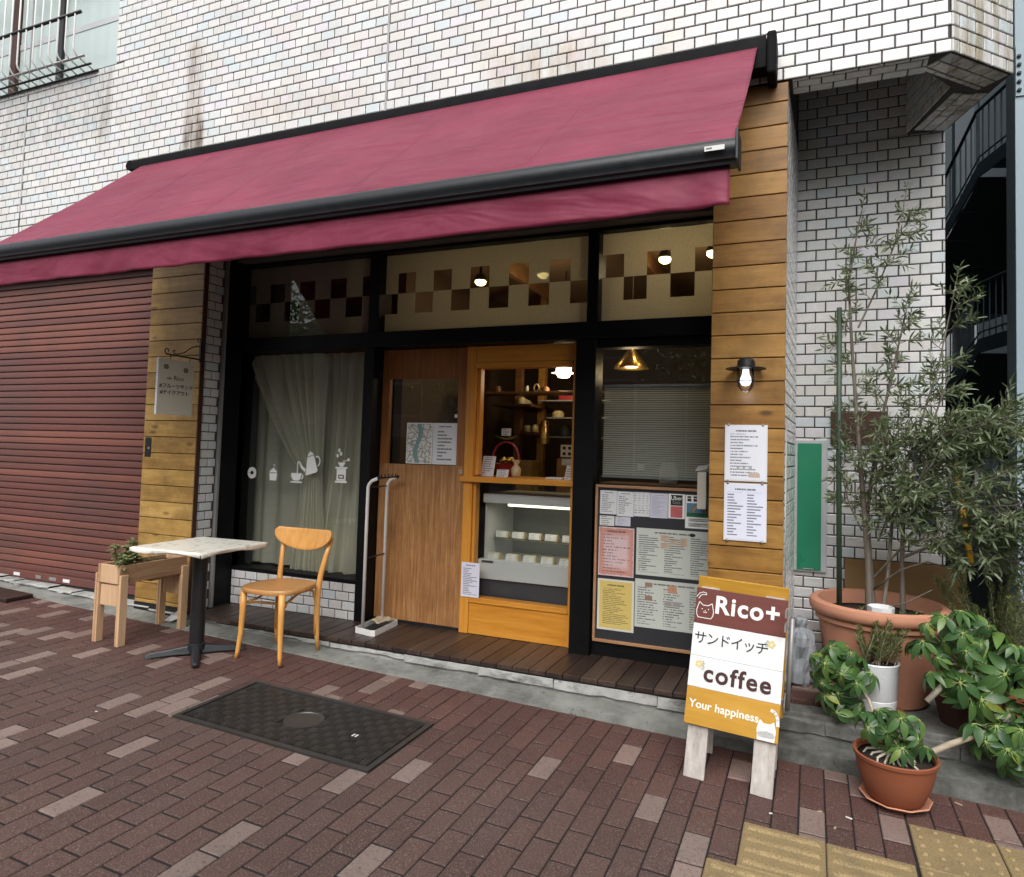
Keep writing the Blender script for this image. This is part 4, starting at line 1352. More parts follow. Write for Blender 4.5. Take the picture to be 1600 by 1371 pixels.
MB().lathe([(0.055, 0.0), (0.085, 0.09), (0.088, 0.092), (0.080, 0.085), (0.05, 0.01), (0, 0.01)], (-2.06, 0.36, 1.252), 18).build('basket_body', M['red_plastic'], t_, auto=40)
MB().tube([(-2.06 + 0.105 * math.cos(a), 0.36, 1.37 + 0.13 * math.sin(a)) for a in [math.pi * k / 14 for k in range(-2, 17)]], 0.009, 6).build('basket_handle', M['red_plastic'], t_, smooth=True)
mb = MB()
for k in range(9):
    a = k * 2.4
    mb.lathe([(0.0, -0.02), (0.022, -0.01), (0.024, 0.008), (0.0, 0.022)], (-2.06 + 0.045 * math.cos(a) * (k % 3) / 2, 0.36 + 0.04 * math.sin(a), 1.35 + 0.01 * (k % 3)), 8)
kind(mb.build('sweets', M['brass'], t_, smooth=True), 'stuff')
MB().add([(-2.16, 0.36, 1.55), (-2.10, 0.34, 1.535), (-2.06, 0.36, 1.53), (-2.02, 0.34, 1.535), (-1.965, 0.36, 1.55), (-2.02, 0.375, 1.52), (-2.06, 0.38, 1.515), (-2.10, 0.375, 1.52)], [(0, 1, 2, 6, 7), (2, 3, 4, 5, 6)]).build('bow', M['succulent'], t_)
o = MB().lathe([(0.0, 0), (0.032, 0.004), (0.036, 0.05), (0.028, 0.07), (0.012, 0.085), (0.03, 0.115), (0.034, 0.12)], (-1.935, 0.27, 1.252), 12).build('sweet_bag', M['bread'], None, smooth=True)
tag(o, 'small tied bag of sweets beside the red basket', 'bag')

# ------------------------------------------------------------------ showcase
case = thing('showcase', 'white refrigerated showcase with wrapped sandwiches behind the lower hatch glass', 'showcase', (-1.85, 0.3, ZD))


def cp(name, mat, *a, bv=0.004):
    return MB().box(*a).build(name, M[mat], case, bevel=bv)


cx0, cx1 = -2.150, -1.420
cp('case_top', 'steel_case', cx0, cx1, 0.20, 0.75, 1.066, 1.130)
cp('case_front', 'steel_case', cx0 - 0.01, cx1, 0.165, 0.215, 0.540, 0.675)
cp('case_base', 'case_base', cx0, cx1, 0.19, 0.75, 0.155, 0.539)
cp('case_back', 'case_in', cx0, cx1, 0.70, 0.74, 0.54, 1.065)
cp('case_side', 'steel_case', cx0, cx0 + 0.012, 0.24, 0.70, 0.54, 1.065, bv=0)
cp('case_floor', 'steel_case', cx0 + 0.013, cx1, 0.216, 0.70, 0.62, 0.652, bv=0)
cp('case_shelf', 'glass_case', cx0 + 0.013, cx1, 0.30, 0.69, 0.795, 0.803, bv=0)
cp('name_plate', 'case_base', cx0 + 0.02, cx0 + 0.11, 0.1635, 0.1648, 0.652, 0.668, bv=0)
MB().add([(cx0, 0.205, 0.676), (cx1, 0.205, 0.676), (cx1, 0.245, 1.064), (cx0, 0.245, 1.064)], [(0, 1, 2, 3)]).build('case_pane', M['glass_case'], case)
MB().tube([(cx0 + 0.16, 0.28, 1.052), (cx1 - 0.01, 0.28, 1.052)], 0.010, 8).build('tube_lamp', M['tube_lamp'], case, smooth=True)
la = bpy.data.lights.new('showcase_tube_light', 'AREA')
la.shape = 'RECTANGLE'
la.size = 0.5
la.size_y = 0.03
la.energy = 0.5
la.color = (1.0, 0.94, 0.78)
lo = bpy.data.objects.new('showcase_tube_light', la)
COL.objects.link(lo)
lo.location = (-1.75, 0.28, 1.036)
card_m = printed('sandwich_label', (0.72, 0.71, 0.66), lines=4, seed=21, head=False, strength=0.5)
ORD = ['first', 'second', 'third', 'fourth', 'fifth']
for row, (zz, yy, xs, nme) in enumerate(((0.8045, 0.36, (-2.075, -1.945, -1.815, -1.69, -1.56), 'upper glass shelf'), (0.6525, 0.28, (-2.10, -1.955, -1.82, -1.685, -1.55), 'case floor'))):
    for k, x in enumerate(xs):
        t_ = thing('sandwich_pack', '%s wrapped sandwich from the door on the %s' % (ORD[k], nme), 'sandwich', (x, yy, zz), 'sandwiches in the showcase')
        w, h, d = 0.092, 0.050 + 0.006 * ((k * 3 + row) % 3), 0.085
        MB().add([(x - w / 2, yy, zz), (x + w / 2, yy, zz), (x + w / 2, yy + d, zz), (x - w / 2, yy + d, zz), (x - w / 2, yy + 0.015, zz + h), (x + w / 2, yy + 0.015, zz + h), (x + w / 2 - 0.01, yy + d, zz + h * 0.75), (x - w / 2 + 0.01, yy + d, zz + h * 0.75)],
                 [(0, 1, 5, 4), (1, 2, 6, 5), (2, 3, 7, 6), (3, 0, 4, 7), (4, 5, 6, 7), (0, 3, 2, 1)]).build('bread', M['bread'], t_, bevel=0.006)
        lb = MB().box(-0.041, 0.041, 0, 0.001, 0, 0.044).build('pack_label', card_m, t_)
        place(lb, T(x - 0.004, yy - 0.004, zz + 0.006) @ rx(-0.18))

# ------------------------------------------------------------------ curtains behind the display window
def curtain(name, label, fn):
    o = MB().grid(90, 26, fn).build(name, M['curtain'], None, smooth=True)
    return tag(o, label, 'curtain')


def cur_a(u, v):
    """left drape: full width at the rail, swept to the middle, then falling as a bundle"""
    z = 0.46 + 1.70 * v
    zg = 1.22
    if z > zg:
        k = ((z - zg) / (2.16 - zg)) ** 0.85
        x = (-4.36 + 0.84 * u) * k + (-3.70 + 0.16 * u) * (1 - k)
        z -= 0.10 * (1 - u) * k * (1 - k) * 2
    else:
        k = (zg - z) / (zg - 0.46)
        x = -3.70 - 0.10 * k + (0.16 + 0.16 * k) * u
    y = 0.130 + 0.026 * math.sin(u * 38 + 2.2 * math.sin(u * 9) + 0.5 * v) + 0.004 * math.sin(u * 97 + v * 3)
    return (x, y, z)


def cur_b(u, v):
    z = 0.46 + 1.70 * v
    x = -3.60 + 0.12 * v + (0.58 - 0.05 * v) * u + 0.05 * (1 - u) * math.sin(v * 3.1)
    y = 0.185 + 0.030 * math.sin(u * 34 + 1.5 * math.sin(u * 7) - v) + 0.005 * math.sin(u * 91 + v * 4)
    return (x, y, z)


def cur_c(u, v):
    z = 0.46 + 1.72 * v
    x = -4.388 + 1.36 * u
    y = 0.250 + 0.018 * math.sin(u * 60 + 2 * math.sin(u * 11))
    return (x, y, z)


curtain('curtain', 'sheer beige curtain swept aside behind the display window stickers', cur_a)
curtain('curtain', 'sheer beige curtain hanging straight at the door side of the display window', cur_b)
curtain('curtain', 'plain net curtain hanging behind the two draped ones', cur_c)

# window stickers
def sticker(name, lab, polys, cx, cz):
    mb = MB()
    for p in polys:
        mb.prism([(cx + a, cz + b_) for a, b_ in p], lambda u, v, d: (u, YW - d, v), 0.0006, 0.0014)
    return tag(mb.build(name, M['sticker'], recalc=True), lab, 'sticker')


def ring(r0, r1, n=20, a0=0, a1=360, ox=0, oz=0, kx=1):
    out = []
    for k in range(n):
        a, b_ = R(a0 + (a1 - a0) * k / n), R(a0 + (a1 - a0) * (k + 1) / n)
        out.append([(ox + kx * r0 * math.cos(a), oz + r0 * math.sin(a)), (ox + kx * r1 * math.cos(a), oz + r1 * math.sin(a)), (ox + kx * r1 * math.cos(b_), oz + r1 * math.sin(b_)), (ox + kx * r0 * math.cos(b_), oz + r0 * math.sin(b_))])
    return out


def disc(r, ox=0, oz=0, n=16, kx=1.0):
    return [(ox + r * kx * math.cos(2 * math.pi * k / n), oz + r * math.sin(2 * math.pi * k / n)) for k in range(n)]


don = []
for k in range(11):
    a = 2 * math.pi * k / 11
    don.append([(0.016 * math.cos(a), 0.016 * math.sin(a)), (0.047 * math.cos(a + 0.35), 0.047 * math.sin(a + 0.35)), (0.047 * math.cos(a + 0.82), 0.047 * math.sin(a + 0.82)), (0.016 * math.cos(a + 0.45), 0.016 * math.sin(a + 0.45))])
sticker('window_sticker', 'white ring doughnut sticker on the display window', don, -4.152, 1.203)
sticker('window_sticker', 'white cupcake sticker on the display window', [[(-0.033, -0.045), (0.033, -0.045), (0.040, 0.012), (-0.040, 0.012)], [(-0.040, 0.018), (0.040, 0.018), (0.030, 0.034), (0.014, 0.042), (0.002, 0.062), (-0.004, 0.05), (-0.030, 0.034)], disc(0.008, 0.006, 0.075, 10)], -3.933, 1.196)
sticker('window_sticker', 'white coffee cup and saucer sticker on the display window', [[(-0.05, 0.022), (-0.048, -0.005), (-0.035, -0.028), (-0.018, -0.036), (0.018, -0.036), (0.035, -0.028), (0.046, -0.005), (0.048, 0.022)], [(-0.056, -0.052), (0.062, -0.052), (0.058, -0.042), (-0.052, -0.042)]] + ring(0.014, 0.022, 10, -100, 100, 0.048, -0.002), -3.702, 1.195)
ps = [[(-0.052, -0.075), (0.05, -0.045), (0.062, -0.03), (0.022, 0.085), (-0.042, 0.065)], [(-0.04, 0.072), (0.018, 0.090), (0.012, 0.104), (-0.008, 0.106), (-0.012, 0.114), (-0.022, 0.112), (-0.020, 0.102), (-0.034, 0.092)],
      [(-0.060, -0.048), (-0.052, -0.022), (-0.088, -0.002), (-0.108, 0.030), (-0.135, 0.036), (-0.136, 0.026), (-0.116, 0.020), (-0.098, -0.018)], [(-0.136, 0.028), (-0.128, 0.028), (-0.130, -0.068), (-0.138, -0.068)]] + ring(0.030, 0.041, 12, -80, 120, 0.055, 0.040, 0.75)
sticker('window_sticker', 'white tilted pouring kettle sticker on the display window', ps, -3.560, 1.275)
gr_ = [[(-0.055, -0.075), (0.055, -0.075), (0.055, -0.060), (-0.055, -0.060)], [(-0.043, -0.058), (-0.028, -0.058), (-0.028, 0.028), (-0.043, 0.028)], [(0.028, -0.058), (0.043, -0.058), (0.043, 0.028), (0.028, 0.028)],
       [(-0.028, -0.058), (0.028, -0.058), (0.028, -0.046), (-0.028, -0.046)], [(-0.028, -0.014), (0.028, -0.014), (0.028, 0.028), (-0.028, 0.028)], [(-0.016, -0.036), (0.016, -0.036), (0.016, -0.024), (-0.016, -0.024)], [(-0.055, 0.030), (0.055, 0.030), (0.055, 0.044), (-0.055, 0.044)],
       [(-0.014, 0.046), (0.014, 0.046), (0.036, 0.078), (-0.036, 0.078)], [(0.010, 0.084), (0.052, 0.090), (0.052, 0.097), (0.010, 0.091)], disc(0.012, 0.062, 0.100, 10), disc(0.015, -0.040, 0.128, 12, 0.7), disc(0.015, -0.008, 0.142, 12, 0.7), disc(0.015, -0.026, 0.168, 12, 0.7)]
sticker('window_sticker', 'white coffee grinder sticker with beans on the display window', gr_, -3.275, 1.235)

# ------------------------------------------------------------------ blind in the side window
blind = thing('window_blind', 'half lowered grey slat blind in the side window', 'blind', (-0.9, 0.13, 1.29))
mb = MB()
for k in range(40):
    z = 1.30 + k * 0.0142
    mb.add([(-1.255, 0.125, z), (-0.51, 0.125, z), (-0.51, 0.140, z + 0.0112), (-1.255, 0.140, z + 0.0112)], [(0, 1, 2, 3)])
kind(mb.build('blind_slats', M['blind'], blind), 'stuff')
MB().box(-1.258, -0.51, 0.12, 0.148, 1.868, 1.884).build('head_box', M['grey_alu'], blind)
MB().box(-1.258, -0.51, 0.122, 0.145, 1.283, 1.297).build('bottom_bar', M['grey_alu'], blind)
for x in (-1.05, -0.72):
    MB().tube([(x, 0.134, 1.29), (x, 0.134, 1.87)], 0.0012, 4).build('cord', M['white_plastic'], blind)
tag(MB().box(-1.268, -0.5, 0.13, 0.42, 1.225, 1.247).build('inner_sill', M['dark_wood']), 'brown inner sill below the slat blind', 'sill')
jar('glass_jar', -0.86, 0.30, 1.248, 0.06, 0.14, 'white_ceramic', 'pale pot behind the slat blind', 'pot')
tag(MB().box(-1.03, -0.985, 0.148, 0.150, 1.335, 1.38).build('blind_tag', M['sticker']), 'small white tag behind the foot of the blind', 'tag')

# ================================================================== AWNING
awn = thing('awning', 'maroon cloth awning with black cassette and front bar over the cafe', 'awning', (-2.5, -0.5, 3.6))
AX0, AX1 = -4.82, -0.275
cas = MB()
cprof = [(-0.393, 3.590), (-0.46, 3.556), (-0.535, 3.538), (-0.545, 3.545), (-0.545, 3.606), (-0.538, 3.616), (-0.525, 3.619), (-0.393, 3.630)]
vs = [(x, y, z) for x in (-4.945, -0.232) for y, z in cprof]
n = len(cprof)
cas.add(vs, [(i, (i + 1) % n, (i + 1) % n + n, i + n) for i in range(n)] + [tuple(reversed(range(n))), tuple(range(n, 2 * n))])
cas.build('cassette', M['black_matt'], awn, auto=50, recalc=True)
MB().box(-0.228, -0.180, -0.562, -0.393, 3.40, 3.625).build('end_cap', M['black_matt'], awn, bevel=0.012)
MB().box(-0.31, -0.229, -0.55, -0.45, 3.44, 3.55).build('arm_bracket', M['black_matt'], awn, bevel=0.006)
MB().tube([(-0.29, -0.50, 3.50), (-0.33, -0.56, 3.46)], 0.02, 8).build('arm_joint', M['black_matt'], awn)
MB().prism([(-4.944, 3.540), (-4.944, 3.622)] + [(-4.95 + 0.045 * math.cos(R(q)), 3.581 + 0.041 * math.sin(R(q))) for q in range(90, 271, 15)], lambda u, v, d: (u, d, v), -0.548, -0.394).build('end_cap', M['black_matt'], awn, bevel=0.010, recalc=True)
Y0, Z0, Y1, Z1 = -0.540, 3.556, -1.54, 2.612


def can(u, v):
    x = AX0 + (AX1 - AX0) * u
    y = Y0 + (Y1 - Y0) * v
    z = Z0 + (Z1 - Z0) * v
    s = -0.016 * math.sin(math.pi * v) * (0.75 + 0.25 * math.sin(u * 9))
    s += 0.0045 * math.sin((u * 26 + v * 5.0) + 1.5 * math.sin(u * 8)) * math.sin(math.pi * v) ** 0.6
    s += 0.0025 * math.sin(u * 61 - v * 9 + 2) * math.sin(math.pi * v)
    return (x, y - s * 0.68, z + s * 0.72)


o = MB().grid(200, 26, can).build('canopy', M['cloth'], awn, smooth=True)
sm = o.modifiers.new('thick', 'SOLIDIFY')
sm.thickness = 0.0025
for k in range(1, 5):
    u_ = k / 5 + 0.012 * math.sin(k * 5)
    mb = MB()
    for off in (-0.011, 0.011):
        pts = []
        for j in range(27):
            q = can(u_, j / 26)
            pts.append((q[0] + off, q[1] - 0.0012, q[2] + 0.0012))
        mb.tube(pts, 0.0014, 4, caps=False)
    mb.build('seam_stitch', M['cloth_dark'], awn, smooth=True)
bar = MB()
bp = [(-1.553 + 0.048 * math.cos(R(a)), 2.568 + 0.046 * math.sin(R(a))) for a in range(-20, 225, 12)] + [(-1.588, 2.528), (-1.575, 2.524), (-1.572, 2.512), (-1.520, 2.512), (-1.51, 2.54)]
n = len(bp)
vs = [(x, y, z) for x in (-4.90, -0.262) for y, z in bp]
bar.add(vs, [(i, (i + 1) % n, (i + 1) % n + n, i + n) for i in range(n)] + [tuple(reversed(range(n))), tuple(range(n, 2 * n))])
bar.build('front_bar', M['black_alu'], awn, auto=35, recalc=True)
MB().box(-0.262, -0.252, -1.615, -1.493, 2.510, 2.624).build('bar_cap', M['black_alu'], awn, bevel=0.003)
lb = MB().box(-0.372, -0.300, -1.6135, -1.6105, 2.552, 2.570).build('maker_plate', printed('maker_plate_print', (0.7, 0.7, 0.68), lines=1, seed=4, head=False, margin=0.08, dens=0.75), awn)


def val(u, v):
    x = AX0 - 0.02 + (AX1 - 0.012 - AX0 + 0.02) * u
    z = 2.512 - 0.148 * v - 0.0015 * v * math.sin(u * 37)
    y = -1.548 - v * (0.005 * math.sin(u * 71 + 2 * math.sin(u * 13) - v) + 0.004 * math.sin(u * 33 + 1.0 + v)) - 0.003 * v * math.sin(u * 140 + v * 3) * max(0.0, math.sin(u * 5)) - 0.03 * v * max(0.0, u - 0.93) * 6 * math.sin(u * 160)
    return (x, y, z)


o = MB().grid(320, 9, val).build('valance', M['cloth'], awn, smooth=True)
sm = o.modifiers.new('thick', 'SOLIDIFY')
sm.thickness = 0.0025
for x in (-0.75, -4.35):
    MB().tube([(x + 0.03, -0.50, 3.48), (x, -1.02, 3.02 - 0.06), (x + 0.02, -1.50, 2.57)], 0.018, 8).build('folding_arm', M['black_satin'], awn, smooth=True)
# ================================================================== NOTICE BOARD AND PAPERS
nb = thing('notice_board', 'charcoal notice board in a thin wooden rim beside the hatch', 'notice board', (-0.88, 0.0, 0.27))
MB().box(-1.244, -0.507, 0.012, 0.030, 0.282, 1.222).build('board_panel', M['chalk'], nb)
for a in ((-1.259, -0.507, -0.004, 0.034, 1.222, 1.240), (-1.259, -0.507, -0.004, 0.034, 0.265, 0.283), (-1.259, -1.243, -0.004, 0.034, 0.283, 1.222)):
    MB().box(*a).build('board_rim', M['boardwood'], nb, bevel=0.003)
YP = 0.0092
W_, C_ = (0.74, 0.75, 0.76), (0.74, 0.74, 0.70)
PP = [('plain white notice, first in the top row of the board', -1.230, -1.122, 1.057, 1.204, W_, dict(lines=13, seed=31)),
      ('white notice with grouped lines, second in the top row', -1.120, -1.014, 1.049, 1.202, W_, dict(lines=12, seed=37)),
      ('white notice with small dark icons, third in the top row', -1.012, -0.913, 1.055, 1.203, W_, dict(lines=10, seed=41, head=False, dens=0.5, cols=4)),
      ('pale lilac dense letter, fourth in the top row', -0.911, -0.802, 1.052, 1.202, (0.62, 0.62, 0.72), dict(lines=24, seed=43, strength=0.35, dens=0.75)),
      ('small cream card, first below the top row', -1.230, -1.135, 0.985, 1.046, C_, dict(lines=5, seed=47, head=False)),
      ('small lilac card, second below the top row', -1.129, -1.032, 0.989, 1.045, (0.64, 0.64, 0.72), dict(lines=6, seed=51, head=False, strength=0.5)),
      ('pink bordered menu sheet on the board', -1.233, -1.006, 0.676, 0.977, (0.72, 0.56, 0.57), dict(lines=16, seed=53, tint=(0.58, 0.26, 0.20), dens=0.5)),
      ('yellow menu sheet on the board', -1.233, -0.999, 0.342, 0.655, (0.70, 0.68, 0.58), dict(lines=24, seed=59, tint=None, dens=0.5)),
      ('large pale green menu with columns of print, upper of two', -0.992, -0.520, 0.700, 0.986, (0.58, 0.61, 0.55), dict(lines=22, seed=61, cols=3, dens=0.6)),
      ('large pale green menu with small food pictures, lower of two', -0.994, -0.520, 0.385, 0.676, (0.58, 0.61, 0.55), dict(lines=20, seed=67, cols=3, dens=0.55))]
for i, (lab, x0, x1, z0, z1, c, kw) in enumerate(PP):
    m_ = printed('notice_print_%d' % i, c, **kw)
    o = sheet('paper_notice', lab, 'notice', x0, x1, YP, z0, z1, m_, 0.0, 0.0015, 'papers on the notice board')
    if 'yellow' in lab:
        b_ = MB().box(0.014, x1 - x0 - 0.014, -0.0012, -0.0003, 0.014, z1 - z0 - 0.012).build('yellow_print', printed('yellow_print', (0.68, 0.52, 0.16), lines=26, seed=71, dens=0.55), o)
    if 'upper of two' in lab:
        for (a, b0, w, h) in ((0.15, 0.17, 0.05, 0.035), (0.15, 0.215, 0.05, 0.035), (0.27, 0.19, 0.04, 0.03), (0.27, 0.22, 0.04, 0.02), (0.21, 0.20, 0.045, 0.025)):
            MB().box(a, a + w, -0.0012, -0.0003, b0, b0 + h).build('menu_picture', printed('menu_pic', (0.55, 0.44, 0.34), ink=(0.4, 0.15, 0.1), lines=4, seed=a * 90, head=False), o)
        MB().lathe([(0.0, 0), (0.018, 0.0), (0.018, 0.0010), (0, 0.001)], n=18).build('menu_seal', M['ink_black'], o)
        place(COL.objects[-1], T(0.34, -0.0003, 0.262) @ rx(R(90)) @ Matrix.Scale(0.6, 4, (0, 1, 0)))
    if 'lower of two' in lab:
        for (a, b0, w, h, c2) in ((0.062, 0.245, 0.045, 0.028, (0.30, 0.20, 0.15)), (0.062, 0.165, 0.045, 0.028, (0.30, 0.18, 0.13)), (0.20, 0.225, 0.055, 0.04, (0.52, 0.27, 0.17)), (0.185, 0.145, 0.04, 0.028, (0.33, 0.30, 0.27)), (0.235, 0.145, 0.04, 0.028, (0.33, 0.31, 0.30))):
            MB().box(a, a + w, -0.0012, -0.0003, b0, b0 + h).build('menu_picture', plain('menu_food', c2, 0.5, var=0.5, scale=60, bmp=0), o)
# delivery flyer with black head and red cartoon-free field
o = sheet('paper_flyer', 'delivery flyer with black head and red lower half', 'flyer', -0.799, -0.700, YP, 1.055, 1.203, M['sticker'], 0, 0.0015)
MB().box(0.014, 0.085, -0.0014, -0.0002, 0.078, 0.142).build('flyer_head', M['ink_black'], o)
MB().box(0.014, 0.085, -0.0014, -0.0002, 0.006, 0.074).build('flyer_field', plain('flyer_red', (0.52, 0.13, 0.13), 0.5, var=0.5, scale=55, bmp=0), o)
ctext('Uber', 0.034, M['ink_white'], 'flyer_lettering', o, T(0.0495, -0.0020, 0.122) @ rx(R(90)), 0.0004, 0.0004)
ctext('Eats', 0.030, plain('flyer_grey', (0.22, 0.25, 0.22), 0.5), 'flyer_lettering', o, T(0.0495, -0.0020, 0.097) @ rx(R(90)), 0.0002, 0.0004)
o = sheet('paper_poster', 'rainbow poster with a green band at the board corner', 'poster', -0.697, -0.520, YP, 1.003, 1.201, M['sticker'], 0, 0.0015)
MB().box(0.008, 0.168, -0.0012, -0.0002, 0.095, 0.150).build('poster_sky', plain('poster_blue', (0.10, 0.23, 0.33), 0.5, bmp=0), o)
MB().box(0.008, 0.168, -0.0013, -0.0002, 0.068, 0.0945).build('poster_band', plain('poster_green', (0.018, 0.12, 0.055), 0.5, bmp=0), o)
for r0, c2 in ((0.048, (0.35, 0.10, 0.08)), (0.042, (0.46, 0.33, 0.10)), (0.036, (0.16, 0.26, 0.20))):
    mb = MB()
    for p in ring(r0 - 0.006, r0, 14, 0, 180, 0.085, 0.096):
        mb.prism(p, lambda u, v, d: (u, -d, v), 0.0014, 0.0022)
    mb.build('poster_arch', plain('arch_paint', c2, 0.5, bmp=0), o, recalc=True)
for k in range(4):
    MB().box(0.012 + k * 0.036, 0.036 + k * 0.036, -0.0012, -0.0002, 0.160, 0.176).build('poster_mark', M['ink_black'], o)
    MB().box(0.012 + k * 0.036, 0.034 + k * 0.036, -0.0012, -0.0002, 0.180, 0.191).build('poster_mark', M['ink_black'], o)
MB().box(0.02, 0.15, -0.0012, -0.0002, 0.040, 0.060).build('poster_strip', printed('poster_strip_print', (0.5, 0.52, 0.5), lines=2, seed=81, head=False), o)
MB().box(0.02, 0.15, -0.0012, -0.0002, 0.010, 0.034).build('poster_strip', printed('poster_strip_print', (0.5, 0.52, 0.5), lines=2, seed=83, head=False), o)
# leaflet holder at the board corner
lh = thing('leaflet_holder', 'slim beige leaflet holder with a white flap at the board corner', 'leaflet holder', (-0.585, -0.09, 1.12))
MB().box(-0.612, -0.560, -0.10, -0.010, 1.128, 1.345).build('holder_body', M['beige'], lh, bevel=0.004)
MB().add([(-0.622, -0.115, 1.347), (-0.556, -0.115, 1.362), (-0.556, -0.006, 1.385), (-0.622, -0.006, 1.372), (-0.622, -0.115, 1.351), (-0.556, -0.115, 1.366), (-0.556, -0.006, 1.389), (-0.622, -0.006, 1.376)],
         [(0, 3, 2, 1), (4, 5, 6, 7), (0, 1, 5, 4), (1, 2, 6, 5), (2, 3, 7, 6), (3, 0, 4, 7)]).build('holder_flap', M['white_plastic'], lh)

# papers in clip frames on the boarded pillar
for i, (z0, z1, lab, kw) in enumerate(((1.310, 1.606, 'upper white notice clipped to the boarded pillar below the lamp', dict(lines=18, seed=91, dens=0.55)),
                                       (1.000, 1.300, 'lower white notice in two columns clipped to the boarded pillar', dict(lines=19, seed=97, cols=2, dens=0.75)))):
    t_ = thing('framed_notice', lab, 'notice', (-0.317, -0.41, z0), 'clipped notices on the pillar')
    MB().box(-0.424, -0.209, -0.4075, -0.4005, z0, z1).build('backing_plate', M['white_plastic'], t_, bevel=0.001)
    p = MB().box(0, 0.199, 0, 0.0008, 0, z1 - z0 - 0.016).build('paper', printed('pillar_print_%d' % i, (0.78, 0.80, 0.86) if i == 0 else (0.74, 0.76, 0.88), **kw), t_)
    place(p, T(-0.416, -0.4086, z0 + 0.008))
    for x in (-0.405, -0.232):
        for z in (z0, z1):
            MB().lathe([(0.006, 0), (0.007, 0.003), (0.0, 0.005)], n=10).build('clip', M['grey_alu'], t_, smooth=True)
            place(COL.objects[-1], T(x, -0.4085, z) @ rx(R(90)))
    if i == 0:
        for x in (-0.355, -0.325, -0.292):
            MB().box(x - 0.006, x + 0.006, -0.4092, -0.4087, z0 + 0.060, z0 + 0.076).build('printed_mark', M['ink_grey'], t_)
        MB().box(-0.300, -0.245, -0.4092, -0.4087, z0 + 0.022, z0 + 0.044).build('printed_mark', plain('orange_tint', (0.55, 0.42, 0.33), 0.5, bmp=0), t_)
# papers in the door glass
mp = sheet('street_map', 'street map sheet taped inside the door glass', 'map', -2.749, -2.531, 0.1105, 1.324, 1.621, M['sticker'], 0, 0.0012)
mm, t, b = newmat('map_print')
g_ = nd(t, 'ShaderNodeTexCoord').outputs['Generated']
vo = nd(t, 'ShaderNodeTexVoronoi', {'Vector': scalev(t, g_, (4, 0, 6)), 'Scale': 1.0}, feature='DISTANCE_TO_EDGE').outputs['Distance']
ns = noise(t, scalev(t, g_, (9, 0, 13)), 1, 4, 0.7)
sg = nd(t, 'ShaderNodeSeparateXYZ', {0: g_})
river = math_(t, 'LESS_THAN', math_(t, 'ABSOLUTE', math_(t, 'SUBTRACT', math_(t, 'ADD', sg.outputs[0], math_(t, 'MULTIPLY', math_(t, 'SINE', math_(t, 'MULTIPLY', sg.outputs[2], 6.0)), 0.1)), 0.45)), 0.09)
cm = mixc(t, ramp(t, vo, [(0.03, 1.0), (0.06, 0.0)]), (0.74, 0.74, 0.70), (0.24, 0.24, 0.24))
cm = mixc(t, ramp(t, ns, [(0.52, 0.0), (0.6, 0.8)]), cm, (0.42, 0.33, 0.14))
cm = mixc(t, ramp(t, ns, [(0.30, 0.8), (0.36, 0.0)]), cm, (0.16, 0.20, 0.19))
cm = mixc(t, river, cm, (0.20, 0.33, 0.34))
setp(t, b, col=cm, rough=0.5)
MB().box(0.006, 0.212, -0.0008, -0.0002, 0.006, 0.290).build('map_print', mm, mp)
sheet('paper_notice', 'white opening notice taped inside the door glass beside the map', 'notice', -2.527, -2.330, 0.1105, 1.324, 1.621, printed('door_print', (0.78, 0.78, 0.80), lines=12, seed=101, margin=0.2, dens=0.6), 0, 0.0012)
sheet('paper_notice', 'white sheet taped to the showcase glass above the kick panel', 'notice', -2.235, -2.095, 0.068, 0.425, 0.660, printed('case_print', (0.74, 0.74, 0.84), lines=20, seed=107, dens=0.6), 0, 0.0012)
tag(MB().box(-2.355, -2.333, 0.1125, 0.1145, 1.66, 1.685).build('door_tag', M['sticker']), 'tiny pale tag on the door glass edge', 'tag')

# ================================================================== WALL LANTERN
ln = thing('wall_lantern', 'black caged wall lantern with flat brim lit on the boarded pillar', 'lantern', (-0.316, -0.47, 1.9))
lx, ly, lz = -0.316, -0.475, 1.895
MB().lathe([(0.0, 0.0), (0.038, 0.0), (0.038, 0.02), (0.0, 0.02)], n=18).build('wall_plate', M['black_satin'], ln, auto=40)
place(COL.objects[-1], T(lx + 0.005, -0.400, lz + 0.03) @ rx(R(90)))
MB().tube([(lx, -0.41, lz + 0.03), (lx, ly, lz + 0.03)], 0.016, 10).build('wall_arm', M['black_satin'], ln, smooth=True)
MB().lathe([(0.055, 0.0), (0.100, -0.004), (0.101, -0.001), (0.058, 0.008), (0.044, 0.014), (0.042, 0.040), (0.034, 0.048), (0.0, 0.05)], (lx, ly, lz), 28).build('lantern_hood', M['black_satin'], ln, auto=40)
MB().lathe([(0.045, 0.0), (0.046, -0.065), (0.040, -0.090), (0.024, -0.106), (0.0, -0.112)], (lx, ly, lz - 0.002), 20).build('lantern_glass', M['glass_case'], ln, smooth=True)
MB().lathe([(0.016, 0.0), (0.018, -0.026), (0.027, -0.048), (0.029, -0.064), (0.020, -0.082), (0.0, -0.088)], (lx, ly, lz - 0.004), 16).build('bulb', M['cool_bulb'], ln, smooth=True)
for k in range(4):
    a = R(45 + 90 * k)
    MB().tube([(lx + r_ * math.cos(a), ly + r_ * math.sin(a), lz + z_) for r_, z_ in ((0.050, 0.0), (0.0505, -0.068), (0.044, -0.095), (0.026, -0.114), (0.0, -0.121))], 0.0032, 5).build('cage_wire', M['black_satin'], ln, smooth=True)
MB().tube([(lx + 0.0505 * math.cos(2 * math.pi * k / 20), ly + 0.0505 * math.sin(2 * math.pi * k / 20), lz - 0.066) for k in range(21)], 0.0022, 5).build('cage_ring', M['black_satin'], ln, smooth=True)
